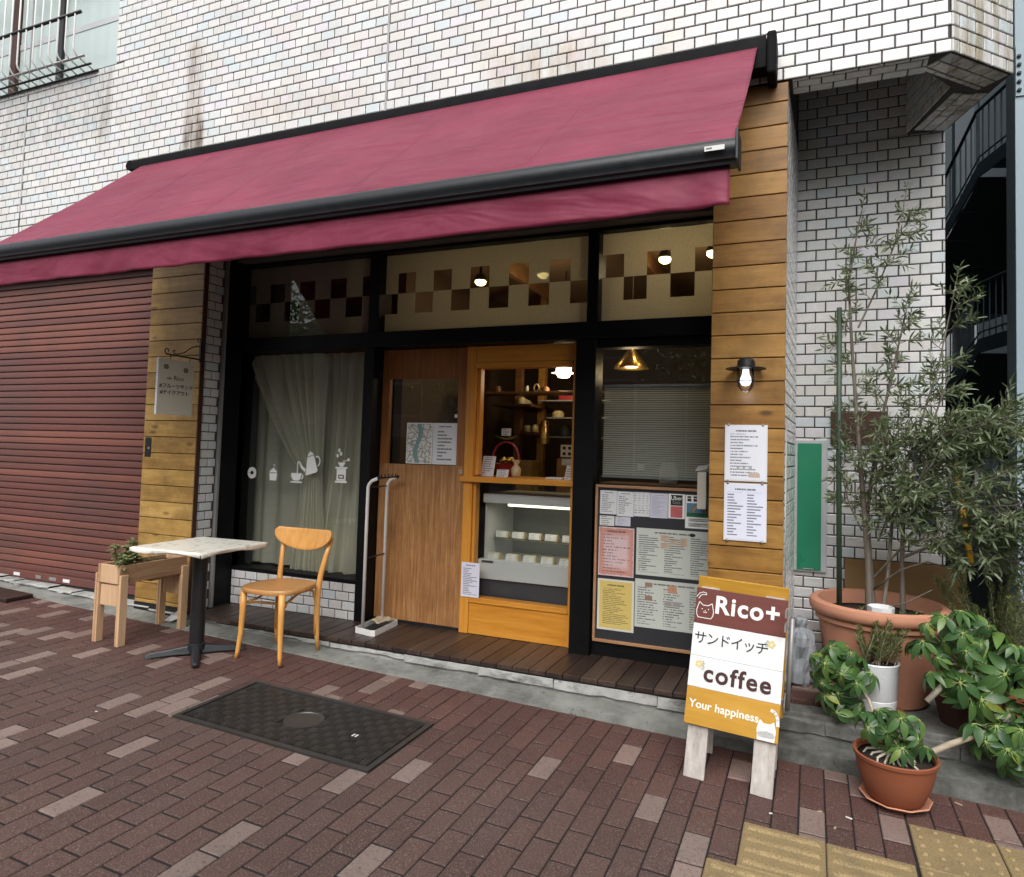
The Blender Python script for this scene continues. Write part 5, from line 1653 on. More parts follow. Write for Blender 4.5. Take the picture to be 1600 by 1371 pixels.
light('wall_lantern_light', (lx, ly, lz - 0.135), 0.16, (0.97, 0.96, 1.0), 0.03)

# ================================================================== HANGING SIGN
hs = thing('hanging_sign', 'beige double-sided hanging sign on a curled iron bracket', 'sign', (-4.25, -0.41, 2.0))
XS = -4.245
MB().box(XS - 0.012, XS + 0.006, -0.745, -0.465, 1.625, 2.022).build('sign_plate', M['beige'], hs, bevel=0.003)
MB().box(XS - 0.0125, XS + 0.0065, -0.757, -0.7455, 1.622, 2.025).build('sign_edge', M['white_plastic'], hs, bevel=0.002)
MX = Matrix(((0, 0, 1, 0), (1, 0, 0, 0), (0, 1, 0, 0), (0, 0, 0, 1)))      # text plane facing +x, reading along +y
ctext('#フルーツサンド', 0.036, M['ink_black'], 'sign_lettering', hs, T(XS + 0.0068, -0.605, 1.828) @ MX, 0.0006, 0.0004)
ctext('#テイクアウト', 0.036, M['ink_black'], 'sign_lettering', hs, T(XS + 0.0068, -0.617, 1.782) @ MX, 0.0006, 0.0004)
ctext('cafe', 0.026, M['ink_brown'], 'sign_lettering', hs, T(XS + 0.0068, -0.668, 1.884) @ MX, 0.0, 0.0004)
ctext('Rico', 0.046, M['ink_brown'], 'sign_lettering', hs, T(XS + 0.0068, -0.590, 1.888) @ MX, 0.0, 0.0004)
for (yc, zc) in ((-0.695, 1.965), (-0.535, 1.955)):
    mb = MB()
    for k in range(6):
        a = k * 1.05
        mb.prism([(yc + 0.012 * math.cos(a) + 0.011 * math.cos(b0), zc + 0.012 * math.sin(a) + 0.007 * math.sin(b0)) for b0 in [2 * math.pi * q / 8 for q in range(8)]], lambda u, v, d: (XS + 0.0062 + d, u, v), 0.0003 + 0.00012 * k, 0.0009 + 0.00012 * k)
    mb.build('flower_print', plain('brown_flower', (0.20, 0.14, 0.09), 0.6, bmp=0), hs, recalc=True)
iron = M['black_satin']
MB().box(XS - 0.008, XS + 0.008, -0.420, -0.404, 2.03, 2.19).build('bracket_bar', iron, hs)
MB().tube([(XS, -0.41, 2.052), (XS, -0.70, 2.056)], 0.006, 6).build('bracket_bar', iron, hs, smooth=True)


def curl(y0, z0, r, s, n=14):
    return [(XS, y0 + s * r * math.sin(a) * (1 - a / 9), z0 + r - r * math.cos(a) * (1 - a / 9)) for a in [k * 5.2 / n for k in range(n + 1)]]


MB().tube(curl(-0.69, 2.057, 0.022, -1), 0.004, 5).build('bracket_curl', iron, hs, smooth=True)
MB().tube([(XS, -0.42, 2.150), (XS, -0.45, 2.150), (XS, -0.50, 2.125), (XS, -0.55, 2.085), (XS, -0.60, 2.066), (XS, -0.63, 2.066), (XS, -0.643, 2.080), (XS, -0.635, 2.092), (XS, -0.622, 2.088)], 0.0038, 5).build('bracket_scroll', iron, hs, smooth=True)
MB().tube([(XS, -0.414, 2.19), (XS, -0.424, 2.205), (XS, -0.440, 2.203), (XS, -0.442, 2.188), (XS, -0.430, 2.183)], 0.0038, 5).build('bracket_curl', iron, hs, smooth=True)
for y in (-0.66, -0.50):
    MB().tube([(XS, y, 2.052), (XS, y, 2.021)], 0.003, 5).build('hanger', iron, hs)

# ================================================================== SANDWICH BOARD
sgn = thing('sandwich_board', 'wooden sandwich board with maroon, white and ochre bands reading coffee', 'sandwich board',
            M=T(-0.336, -0.962, gz(-0.336, -0.962)) @ rz(R(-2.5)) @ ry(R(2.6)))
TILT = R(12)
F = rx(-TILT)                   # front leaf leans back (towards the shop)
sw = 0.203
zb0, zb1 = 0.222, 0.826


def fpart(name, mat, a, bevel=0.002):
    o = MB().box(*a).build(name, mat, sgn, bevel=bevel)
    return place(o, F)


fpart('sign_leg', M['greyed'], (-0.186, -0.094, 0.001, 0.022, -0.004, 0.30), 0.003)
fpart('sign_leg', M['greyed'], (0.104, 0.196, 0.001, 0.022, -0.004, 0.30), 0.003)
bands = [('maroon_band', 'sg_red', 0.664, zb1), ('white_band', 'sg_white', 0.520, 0.663), ('white_band', 'sg_white', 0.383, 0.519), ('ochre_band', 'sg_ochre', zb0, 0.382)]
for nme, m_, z0, z1 in bands:
    fpart(nme, M[m_], (-sw, sw, -0.016, 0.0, z0, z1), 0.0015)
B = F @ T(0, -0.0165, 0) @ rx(R(90))
ctext('Rico+', 0.110, M['ink_white'], 'sign_lettering', sgn, B @ T(0.030, 0.755, 0.001), 0.0030, 0.0006, spacing=1.12)
ctext('サンドイッチ', 0.060, M['ink_black'], 'sign_lettering', sgn, B @ T(-0.028, 0.598, 0.001), 0.0002, 0.0005, spacing=0.82)
ctext('coffee', 0.104, M['ink_brown'], 'sign_lettering', sgn, B @ T(0.012, 0.448, 0.001), 0.0026, 0.0006, spacing=1.16)
ctext('Your happiness', 0.048, M['ink_cream'], 'sign_lettering', sgn, B @ T(-0.034, 0.308, 0.001) @ rz(R(-1.0)), 0.0012, 0.0005, spacing=1.02)


def bprism(name, polys, mat, d0=0.0003, d1=0.0010):
    mb = MB()
    for p in polys:
        mb.prism(p, lambda u, v, d: (u, v, d), d0, d1)
    return place(mb.build(name, mat, sgn, recalc=True), B)


def stroke(pts, w):
    out = []
    for (a, b_), (c, d) in zip(pts[:-1], pts[1:]):
        l = math.hypot(c - a, d - b_) or 1e-6
        nx_, ny_ = -(d - b_) / l * w / 2, (c - a) / l * w / 2
        ex, ey = (c - a) / l * w * 0.3, (d - b_) / l * w * 0.3
        out.append([(a - ex + nx_, b_ - ey + ny_), (a - ex - nx_, b_ - ey - ny_), (c + ex - nx_, d + ey - ny_), (c + ex + nx_, d + ey + ny_)])
    return out


def cat_head(cx, cz, k):
    o_ = [(-0.030, -0.032), (-0.038, -0.018), (-0.040, 0.0), (-0.036, 0.018), (-0.029, 0.040), (-0.012, 0.026), (0.012, 0.026), (0.030, 0.038), (0.036, 0.016), (0.040, 0.0), (0.038, -0.018), (0.030, -0.032)]
    return [(cx + a * k, cz + b_ * k) for a, b_ in o_]


ch = cat_head(-0.156, 0.722, 0.98)
bprism('cat_outline', stroke(ch + [ch[0]], 0.0032), M['ink_white'])
bprism('cat_tail_outline', stroke([(-0.200, 0.782), (-0.188, 0.800), (-0.172, 0.807), (-0.157, 0.804), (-0.156, 0.796), (-0.170, 0.796), (-0.182, 0.790), (-0.190, 0.776)], 0.0028), M['ink_white'])
bprism('cat_face', stroke([(-0.1635, 0.719), (-0.1595, 0.714), (-0.1555, 0.719), (-0.1515, 0.714), (-0.1475, 0.719)], 0.0022) + [disc(0.0026, -0.170, 0.730, 8), disc(0.0026, -0.141, 0.731, 8), disc(0.0022, -0.1555, 0.724, 8)], M['ink_white'])
bprism('cat_silhouette', [cat_head(0.152, 0.268, 1.0), [(0.116, 0.224), (0.188, 0.224), (0.190, 0.245), (0.182, 0.262), (0.122, 0.262), (0.114, 0.245)]], M['ink_white'])
bprism('cat_tail', stroke([(0.168, 0.352), (0.180, 0.348), (0.190, 0.336), (0.196, 0.318), (0.198, 0.296)], 0.013), M['ink_white'], 0.0003, 0.0011)
bprism('cat_features', [disc(0.0024, 0.138, 0.276, 8), disc(0.0024, 0.165, 0.276, 8)] + stroke([(0.146, 0.265), (0.152, 0.260), (0.158, 0.265)], 0.002), M['ink_grey'], 0.0013, 0.0018)
for fx, fz, k in ((0.148, 0.626, 1), (-0.160, 0.485, 1)):
    pet = []
    for q in range(5):
        a = q * 2 * math.pi / 5
        pet.append([(fx + 0.011 * math.cos(a) + 0.007 * math.cos(b0), fz + 0.011 * math.sin(a) + 0.007 * math.sin(b0)) for b0 in [2 * math.pi * s_ / 8 for s_ in range(8)]])
    bprism('flower_print', pet, M['ink_yellow'])
    lf = []
    sgn_ = 1 if fx < 0 else -1
    for q in range(5):
        a, b_ = fx + sgn_ * (0.018 + 0.004 * (q % 2)), fz - 0.020 + q * 0.008
        lf.append([(a + 0.006 * math.cos(b0), b_ + 0.003 * math.sin(b0)) for b0 in [2 * math.pi * s_ / 8 for s_ in range(8)]])
    bprism('leaf_print', lf, M['ink_grey'])
# back leaf
BK = T(0, 0.30, 0) @ rx(R(8))
o = MB().box(-sw, sw, 0.0, 0.014, 0.24, 0.846).build('back_leaf', M['sg_ochre'], sgn, bevel=0.002)
BKM = T(0, 0.262, 0.018) @ rx(R(5.5))
place(o, BKM)
for a in (-0.186, 0.104):
    o = MB().box(a, a + 0.085, -0.018, -0.001, 0.0, 0.80).build('back_leg', M['greyed'], sgn, bevel=0.003)
    place(o, BKM)
for z in (0.60, 0.66):
    MB().box(sw - 0.001, sw + 0.006, 0.03, 0.10, z + 0.1, z + 0.13).build('hinge', M['grey_alu'], sgn)
MB().tube([(sw + 0.006, 0.075, 0.40), (sw + 0.008, 0.15, 0.31), (sw + 0.006, 0.23, 0.38)], 0.003, 5).build('stay_chain', M['grey_alu'], sgn)
MB().tube([(sw + 0.018, 0.235, 0.30), (sw + 0.018, 0.235, 0.72)], 0.011, 8).build('stay_rod', M['grey_alu'], sgn, smooth=True)

# ================================================================== TABLE
tz = gz(-3.616, -0.86)
tab = thing('cafe_table', 'small square table with speckled cream cover on a black post', 'table', M=T(-3.600, -0.882, tz))
TT = T(0, 0, 0) @ rz(R(3.2))
hs_ = 0.275
mb = MB()
mb.box(-hs_, hs_, -hs_, hs_, 0.665, 0.690)
place(mb.build('table_top', M['cover'], tab, bevel=0.006), TT)
n = 24
mb = MB()


def flap(side):
    def fn(u, v):
        a = -hs_ + 2 * hs_ * u
        dr = (0.022 + 0.010 * math.sin(u * 7 + side * 2)) * v
        ou = 0.004 + 0.005 * v * math.sin(u * 11 + side)
        p = {0: (a, -hs_ - ou), 1: (hs_ + ou, a), 2: (-a, hs_ + ou), 3: (-hs_ - ou, -a)}[side]
        return (p[0], p[1], 0.686 - dr)
    return fn


for s_ in range(4):
    mb.grid(n, 3, flap(s_))
o = place(mb.build('cover_edge', M['cover'], tab, smooth=True), TT)
sm = o.modifiers.new('thick', 'SOLIDIFY')
sm.thickness = 0.0015
# tucked corner of the cover hanging below the top
MB().add([(-0.272, -0.22, 0.664), (-0.13, -0.268, 0.664), (-0.16, -0.23, 0.615), (-0.22, -0.19, 0.605), (-0.268, -0.14, 0.64)], [(0, 1, 2, 3, 4)]).build('cover_corner', M['cover'], tab)
place(COL.objects[-1], TT)
mb = MB()
mb.lathe([(0.044, 0.045), (0.044, 0.655), (0.13, 0.658), (0.13, 0.664)], n=24)
mb.build('table_post', M['black_satin'], tab, auto=40)
for k in range(4):
    a = R(48 + 90 * k)
    L = 0.285
    vs = []
    for r_, w, h in ((0.03, 0.032, 0.062), (0.15, 0.027, 0.045), (L - 0.03, 0.024, 0.034), (L, 0.020, 0.020)):
        for sx_, zz in ((-1, 0.008 if r_ < L - 0.05 else 0.0), (1, 0.008 if r_ < L - 0.05 else 0.0), (0.55, h), (-0.55, h)):
            vs.append((r_, sx_ * w, zz))
    fs = []
    for i in range(3):
        for j in range(4):
            j2 = (j + 1) % 4
            fs.append((i * 4 + j, i * 4 + j2, (i + 1) * 4 + j2, (i + 1) * 4 + j))
    fs += [(0, 3, 2, 1), (12, 13, 14, 15)]
    o = MB().add(vs, fs).build('base_arm', M['black_alu'], tab, bevel=0.006)
    place(o, rz(a))
MB().lathe([(0.052, 0.03), (0.052, 0.068), (0.046, 0.072), (0, 0.072)], n=24).build('base_hub', M['black_alu'], tab, auto=40)

# ================================================================== CHAIR
cz_ = gz(-3.165, -0.64)
ch_ = thing('bentwood_chair', 'light beech cafe chair with curved backrest beside the table', 'chair', M=T(-3.165, -0.640, cz_) @ rz(R(1.5)))
bc = M['beech']


def seat_outline(k=1.0):
    out = []
    for i in range(40):
        a = 2 * math.pi * i / 40
        c, s_ = math.cos(a), math.sin(a)
        rr = (abs(c) ** 3.2 + abs(s_) ** 3.2) ** (-1 / 3.2)
        w = 0.205 if s_ < 0 else 0.205 - 0.035 * s_
        out.append((k * w * rr * c, k * 0.200 * rr * s_))
    return out


so_ = seat_outline()
mb = MB()
nn = len(so_)
vs = [(x, y, 0.418) for x, y in seat_outline(0.985)] + [(x, y, 0.424) for x, y in so_] + [(x, y, 0.442) for x, y in so_] + [(x, y, 0.449) for x, y in seat_outline(0.975)] + [(x, y, 0.446) for x, y in seat_outline(0.80)] + [(x, y, 0.440) for x, y in seat_outline(0.5)] + [(0, 0, 0.438)]
fs = [tuple(reversed(range(nn)))]
for r_ in range(5):
    for k in range(nn):
        fs.append((r_ * nn + k, r_ * nn + (k + 1) % nn, (r_ + 1) * nn + (k + 1) % nn, (r_ + 1) * nn + k))
fs += [(5 * nn + k, 5 * nn + (k + 1) % nn, 6 * nn) for k in range(nn)]
mb.add(vs, fs).build('seat', M['beech_seat'], ch_, auto=50)
for sx_ in (-1, 1):
    MB().tube([(sx_ * 0.150, -0.155, 0.425), (sx_ * 0.152, -0.157, 0.30), (sx_ * 0.156, -0.160, 0.16), (sx_ * 0.166, -0.168, 0.05), (sx_ * 0.172, -0.174, 0.003)], [0.021, 0.019, 0.016, 0.0135, 0.012], 12).build('leg', bc, ch_, smooth=True)
    zf = 0.010
    MB().tube([(sx_ * 0.168, 0.178, zf), (sx_ * 0.166, 0.168, 0.10), (sx_ * 0.162, 0.163, 0.25), (sx_ * 0.162, 0.166, 0.40), (sx_ * 0.168, 0.180, 0.50), (sx_ * 0.182, 0.208, 0.62), (sx_ * 0.200, 0.242, 0.735)], [0.012, 0.015, 0.018, 0.019, 0.018, 0.0165, 0.0135], 12).build('leg', bc, ch_, smooth=True)
    # bent side stretcher
    MB().tube([(sx_ * 0.150, -0.145, 0.345), (sx_ * 0.120, -0.06, 0.362), (sx_ * 0.118, 0.03, 0.398), (sx_ * 0.130, 0.09, 0.412), (sx_ * 0.148, 0.135, 0.395), (sx_ * 0.157, 0.150, 0.33), (sx_ * 0.161, 0.150, 0.20), (sx_ * 0.163, 0.150, 0.115)], [0.008] * 8, 8).build('bent_brace', bc, ch_, smooth=True)
MB().tube([(0.150 * math.cos(a), -0.150 + 0.11 * math.sin(a), 0.345 - 0.012 * math.sin(a)) for a in [math.pi * k / 16 for k in range(17)]], 0.008, 8).build('bent_brace', bc, ch_, smooth=True)
# backrest: curved plywood panel, straight top, bellied lower edge


def backp(u, v):
    x = (u - 0.5) * 0.47
    s_ = 1 - (2 * u - 1) ** 2
    zt = 0.790 - 0.006 * s_ - 0.022 * max(0, abs(2 * u - 1) - 0.90) / 0.10
    zb = 0.752 - 0.108 * max(s_, 0) ** 0.55
    z = zb + (zt - zb) * v
    y = 0.205 + 0.040 * s_ + (z - 0.70) * 0.22 - 0.030
    return (x, y, z)


o = MB().grid(40, 8, backp).build('backrest', M['beech'], ch_, smooth=True)
sm = o.modifiers.new('thick', 'SOLIDIFY')
sm.thickness = 0.012
sm.offset = 0
o.modifiers.new('bevel', 'BEVEL').width = 0.003
o.modifiers['bevel'].limit_method = 'ANGLE'
o.modifiers['bevel'].angle_limit = R(50)

# ================================================================== WOODEN TROUGH PLANTER
pl = thing('trough_planter', 'raw wooden trough planter on four legs beside the table', 'planter', (-4.2, -0.8, 0.1))
x0, x1, y0, y1 = -4.335, -4.125, -1.035, -0.535
zt, zb = 0.622, 0.502
cy_, cz2 = M['cedar_y'], M['cedar']


def pp(name, m_, *a):
    return MB().box(*a).build(name, m_, pl, bevel=0.003)


pp('side_board', cy_, x0, x0 + 0.020, y0, y1, zb, zt)
pp('side_board', cy_, x1 - 0.020, x1, y0, y1, zb, zt)
pp('end_board', cz2, x0 + 0.021, x1 - 0.021, y0 + 0.002, y0 + 0.022, zb, zt - 0.002)
pp('end_board', cz2, x0 + 0.021, x1 - 0.021, y1 - 0.022, y1 - 0.002, zb, zt - 0.002)
pp('bottom_board', cy_, x0 + 0.021, x1 - 0.021, y0 + 0.023, y1 - 0.023, zb + 0.005, zb + 0.02)
for (a, b_, yy0, yy1) in ((x0 - 0.018, x0 - 0.001, y0 - 0.004, y0 + 0.048), (x1 + 0.001, x1 + 0.019, y0 - 0.004, y0 + 0.048), (x0 - 0.018, x0 - 0.001, y1 - 0.048, y1 + 0.004), (x1 + 0.001, x1 + 0.019, y1 - 0.048, y1 + 0.004)):
    pp('leg', cz2, a, b_, yy0, yy1, gz((a + b_) / 2, yy0) - 0.001, 0.560)
    s_ = 0.018 if a < -4.2 else -0.018
    pp('leg', cz2, min(a, b_) + s_, max(a, b_) + s_, yy0 + 0.002, yy1 - 0.002, gz((a + b_) / 2, yy0), zb - 0.004)
for yy in (y0 + 0.012, y1 - 0.032):
    pp('cross_panel', cz2, x0 + 0.019, x1 - 0.019, yy, yy + 0.02, 0.355, zb - 0.012)
pp('drain_cleat', cy_, x1 - 0.10, x1 - 0.02, -0.80, -0.72, zb - 0.018, zb - 0.001)
MB().box(x0 + 0.021, x1 - 0.021, y0 + 0.023, y1 - 0.023, zt - 0.035, zt - 0.025).build('soil', M['soil'], pl)

# ================================================================== UMBRELLA RACK
rk = thing('umbrella_rack', 'white tube umbrella rack with black cross bars standing on the deck', 'rack', (-2.8, -0.1, ZD))
wt_ = M['white_metal']
A0, B0 = Vector((-2.805, -0.250, ZD)), Vector((-2.835, 0.015, ZD))
dx = Vector((1, -0.10, 0)).normalized()
for P in (A0, B0):
    MB().tube([P + Vector((0, 0, 0.03)), P + Vector((0, 0, 0.985)), P + dx * 0.008 + Vector((0, 0, 1.005)), P + dx * 0.03 + Vector((0, 0, 1.028)), P + dx * 0.085 + Vector((0, 0, 1.050))], 0.0115, 10).build('post_tube', wt_, rk, smooth=True)
    MB().tube([P + dx * 0.085 + Vector((0, 0, 1.050)), P + dx * 0.098 + Vector((0, 0, 1.055))], 0.0118, 10).build('tube_cap', M['black_satin'], rk, smooth=True)
for z, off in ((0.985, 0.0), (0.50, 0.0), (1.052, 0.092)):
    MB().tube([A0 + dx * off + Vector((0, 0, z)), B0 + dx * off + Vector((0, 0, z))], 0.006, 8).build('cross_bar', M['black_satin'], rk, smooth=True)
for k in range(5):
    q = A0.lerp(B0, 0.12 + k * 0.19) + dx * 0.092 + Vector((0, 0, 1.055))
    MB().tube([q, q + Vector((0, 0, 0.022))], 0.0045, 6).build('hook_pin', M['black_satin'], rk, smooth=True)
mb = MB()
e = 0.105
pth = [A0 + dx * -0.045 + Vector((0, -0.02, 0)), A0 + dx * 0.10 + Vector((0, -0.035, 0)), A0 + dx * 0.125 + Vector((0, -0.02, 0)), B0 + dx * 0.125 + Vector((0, 0.02, 0)), B0 + dx * 0.0 + Vector((0, 0.04, 0)), B0 + dx * -0.045 + Vector((0, 0.03, 0))]
for a, b_ in zip(pth, pth[1:] + pth[:1]):
    d_ = (b_ - a).normalized()
    s_ = Vector((d_.y, -d_.x, 0)) * 0.0015
    vs = [a - s_, b_ - s_, b_ + s_, a + s_]
    mb.add([v_ + Vector((0, 0, 0.002)) for v_ in vs] + [v_ + Vector((0, 0, 0.042)) for v_ in vs], [(0, 1, 2, 3), (4, 7, 6, 5), (0, 4, 5, 1), (1, 5, 6, 2), (2, 6, 7, 3), (3, 7, 4, 0)])
mb.build('drip_tray_rim', wt_, rk, recalc=True)
mb = MB()
mb.add([p + Vector((0, 0, 0.008)) for p in pth] + [p + Vector((0, 0, 0.004)) for p in pth], [tuple(range(6)), tuple(reversed(range(6, 12)))])
mb.build('drip_tray', M['black_satin'], rk, recalc=True)
o = MB().grid(14, 10, lambda u, v: (-2.845 + 0.115 * u + 0.01 * math.sin(v * 7), -0.125 + 0.14 * v + 0.01 * math.sin(u * 6), ZD + 0.050 + 0.008 * math.sin(u * 8 + v * 3) + 0.006 * math.sin(v * 9))).build('floor_rag', M['rag'], None, smooth=True)
sm = o.modifiers.new('thick', 'SOLIDIFY')
sm.thickness = 0.006
tag(o, 'tan folded rag lying over the tray of the umbrella rack', 'rag')

# dark step board at the shutter
o = MB().box(-6.75, -5.72, -0.78, -0.585, 0.0, 0.028).build('step_board', M['deck'], None, bevel=0.004)
place(o, T(0, 0, gz(-6.2, -0.68) + 0.004) @ T(-6.2, -0.68, 0) @ GROT @ T(6.2, 0.68, 0))
tag(o, 'dark brown board lying on the paving before the shutter', 'board')
# white plastic scrap behind the planter
o = MB().add([(-4.36, -0.50, 0.13), (-4.27, -0.53, 0.14), (-4.24, -0.47, 0.16), (-4.31, -0.44, 0.19), (-4.35, -0.46, 0.16), (-4.29, -0.495, 0.175)], [(0, 1, 5), (1, 2, 5), (2, 3, 5), (3, 4, 5), (4, 0, 5)]).build('plastic_bag', M['white_plastic'])
sm = o.modifiers.new('thick', 'SOLIDIFY')
sm.thickness = 0.003
tag(o, 'crumpled white plastic bag behind the trough planter', 'bag')
# ================================================================== PLANTS
def leafmesh(L, W, droop, n=4):
    """one pointed leaf along +x, folded a little along the midrib"""
    mb = MB()
    vs, fs = [], []
    for i in range(n + 1):
        u = i / n
        w = W * math.sin(math.pi * (u ** 0.8)) ** 0.8 * 0.5 if 0 < i < n else W * 0.02
        z = -droop * L * u * u
        vs += [(L * u, -w, z + w * 0.22), (L * u, 0, z), (L * u, w, z + w * 0.22)]
    for i in range(n):
        a = i * 3
        fs += [(a, a + 3, a + 4, a + 1), (a + 1, a + 4, a + 5, a + 2)]
    return vs, fs


def compound(seed, n=8, L=0.085, W=0.032):
    """an umbrella leaf: leaflets radiating from one point"""
    rg = random.Random(seed)
    mb = MB()
    for k in range(n):
        l_ = L * rg.uniform(0.75, 1.1)
        vs, fs = leafmesh(l_, W * rg.uniform(0.85, 1.15), rg.uniform(0.25, 0.6), 5)
        Mx = rz(2 * math.pi * k / n + rg.uniform(-0.15, 0.15)) @ T(0.010, 0, 0) @ ry(rg.uniform(0.15, 0.6)) @ rx(rg.uniform(-0.3, 0.3))
        mb.add([Mx @ Vector(p) for p in vs], fs)
        mb.tube([(0, 0, 0.001), Mx @ Vector((0.022, 0, 0.0012))], [0.0026, 0.0010], 4, mi=1, caps=False)
    return mb


SCH = [compound(s, n, L, W).mesh('umbrella_leaf', [M['schef'], M['leaf_heart']], smooth=True) for s, n, L, W in ((1, 8, 0.098, 0.040), (2, 7, 0.108, 0.042), (3, 9, 0.090, 0.036), (4, 8, 0.080, 0.035), (5, 7, 0.104, 0.042))]


def umbrella(plant, spots, seed, stem_m):
    """spots: (x, y, z, scale, facing vector); each a compound leaf with its own stalk start"""
    rg = random.Random(seed)
    for (p, sc, dr, root) in spots:
        p, dr = Vector(p), Vector(dr).normalized()
        q = Vector((0, 0, 1)).rotation_difference(dr).to_matrix().to_4x4()
        o = link('umbrella_leaf', rg.choice(SCH), plant)
        place(o, T(*p) @ q @ rz(rg.uniform(0, 6.3)) @ Matrix.Scale(sc, 4))
        if root is not None:
            r_ = Vector(root)
            md = r_.lerp(p, 0.55) + Vector((0, 0, -0.01))
            MB().tube([r_, md, p], [0.0035, 0.0026, 0.0018], 5, caps=False).build('leaf_stalk', stem_m, plant, smooth=True)


def puff(center, radii, n, seed, face=Vector((-0.1, -1, 0.55)), sc=(0.8, 1.15), root=None):
    rg = random.Random(seed)
    out = []
    c = Vector(center)
    tries = 0
    while len(out) < n and tries < 4000:
        tries += 1
        d = Vector((rg.gauss(0, 1), rg.gauss(0, 1), rg.gauss(0, 1))).normalized()
        if d.dot(face) < -0.35:
            continue
        k = rg.uniform(0.45, 1.18)
        p = c + Vector((d.x * radii[0], d.y * radii[1], d.z * radii[2])) * k
        if any((p - o[0]).length < 0.075 for o in out):
            continue
        dr = (d * 0.7 + Vector((rg.gauss(0, 0.3), -0.35 + rg.gauss(0, 0.3), 0.65 + rg.gauss(0, 0.3)))).normalized()
        rt = (c + (p - c) * 0.35) if root is None else Vector(root).lerp(p, 0.3)
        out.append((p, rg.uniform(*sc), dr, rt))
    return out


def pot(name, label, cat, prof, o_, mat, soil_r, soil_z, n=40, parts=()):
    t_ = thing(name, label, cat, o_)
    MB().lathe(prof, o_, n).build('pot_body', M[mat], t_, auto=35)
    MB().lathe([(soil_r, soil_z), (soil_r * 0.5, soil_z + 0.006), (0, soil_z + 0.004)], o_, n).build('soil', M['soil'], t_, smooth=True)
    return t_


# ------------------------------------------------------------------ big terracotta pot with the olive tree
bx, by = 0.345, 0.055
pot('terracotta_pot', 'very large round terracotta pot under the olive tree', 'pot',
    [(0.0, 0.0), (0.235, 0.0), (0.245, 0.01), (0.300, 0.395), (0.318, 0.400), (0.318, 0.418), (0.312, 0.424), (0.330, 0.430), (0.345, 0.445), (0.350, 0.470), (0.343, 0.492), (0.325, 0.502), (0.303, 0.498), (0.292, 0.470), (0.285, 0.40), (0.0, 0.39)],
    (bx, by, ZD), 'terracotta', 0.289, 0.425, 56)
# white inner pot sunk in the soil
tag(MB().lathe([(0.060, 0.0), (0.066, 0.075), (0.062, 0.076), (0.055, 0.01), (0, 0.01)], (bx + 0.0, by - 0.16, ZD + 0.428), 8).build('plastic_pot', M['white_plastic'], None, auto=30), 'broken white plastic pot sunk at the front of the big pot', 'pot')
for i, (a, b_) in enumerate(((-0.12, -0.12), (-0.09, -0.16), (-0.155, -0.10))):
    tag(MB().lathe([(0, -0.012), (0.020, -0.004), (0.022, 0.006), (0, 0.014)], (bx + a, by + b_, ZD + 0.438), 9).build('pebble', M['root'], None, smooth=True), ['pale pebble next to the green stake in the big pot', 'pale pebble between stake and white pot', 'pale pebble at the rim side of the green stake'][i], 'pebble')

olive = thing('olive_tree', 'thin multi-stemmed olive tree with silvery leaves in the big pot', 'olive tree', (bx, by, ZD + 0.43))
wood_mb = MB()
leaf_mb = MB()
ro = random.Random(11)
LV = [leafmesh(0.050, 0.0105, 0.15, 3), leafmesh(0.058, 0.0115, 0.3, 3), leafmesh(0.042, 0.010, -0.1, 3)]


def put_leaf(p, d, sc=1.0):
    vs, fs = ro.choice(LV)
    q = Vector((1, 0, 0)).rotation_difference(Vector(d).normalized()).to_matrix().to_4x4()
    Mx = T(*p) @ q @ rx(ro.uniform(-1.4, 1.4)) @ Matrix.Scale(sc * ro.uniform(0.7, 1.2), 4)
    leaf_mb.add([Mx @ Vector(v_) for v_ in vs], fs)


def twig(p, d, L, r, leaves=True, dens=1.0):
    pts = [Vector(p)]
    d = Vector(d).normalized()
    n = 5
    for i in range(n):
        d = (d + Vector((ro.gauss(0, 0.13), ro.gauss(0, 0.13), ro.gauss(0, 0.10) - 0.02))).normalized()
        pts.append(pts[-1] + d * L / n)
    wood_mb.tube(pts, [r * (1 - 0.75 * i / n) for i in range(n + 1)], 5, caps=False)
    if leaves:
        k = int(L / 0.0125 * dens)
        for i in range(k):
            u = 0.22 + 0.78 * i / max(1, k)
            a = min(int(u * n), n - 1)
            q = pts[a].lerp(pts[a + 1], u * n - a)
            ax = (pts[a + 1] - pts[a]).normalized()
            s_ = ax.orthogonal().normalized()
            ang = i * 2.4 + ro.uniform(-0.4, 0.4)
            s_ = Matrix.Rotation(ang, 3, ax) @ s_
            put_leaf(q, s_ * 0.85 + ax * 0.75)
        put_leaf(pts[-1], d)
    return pts


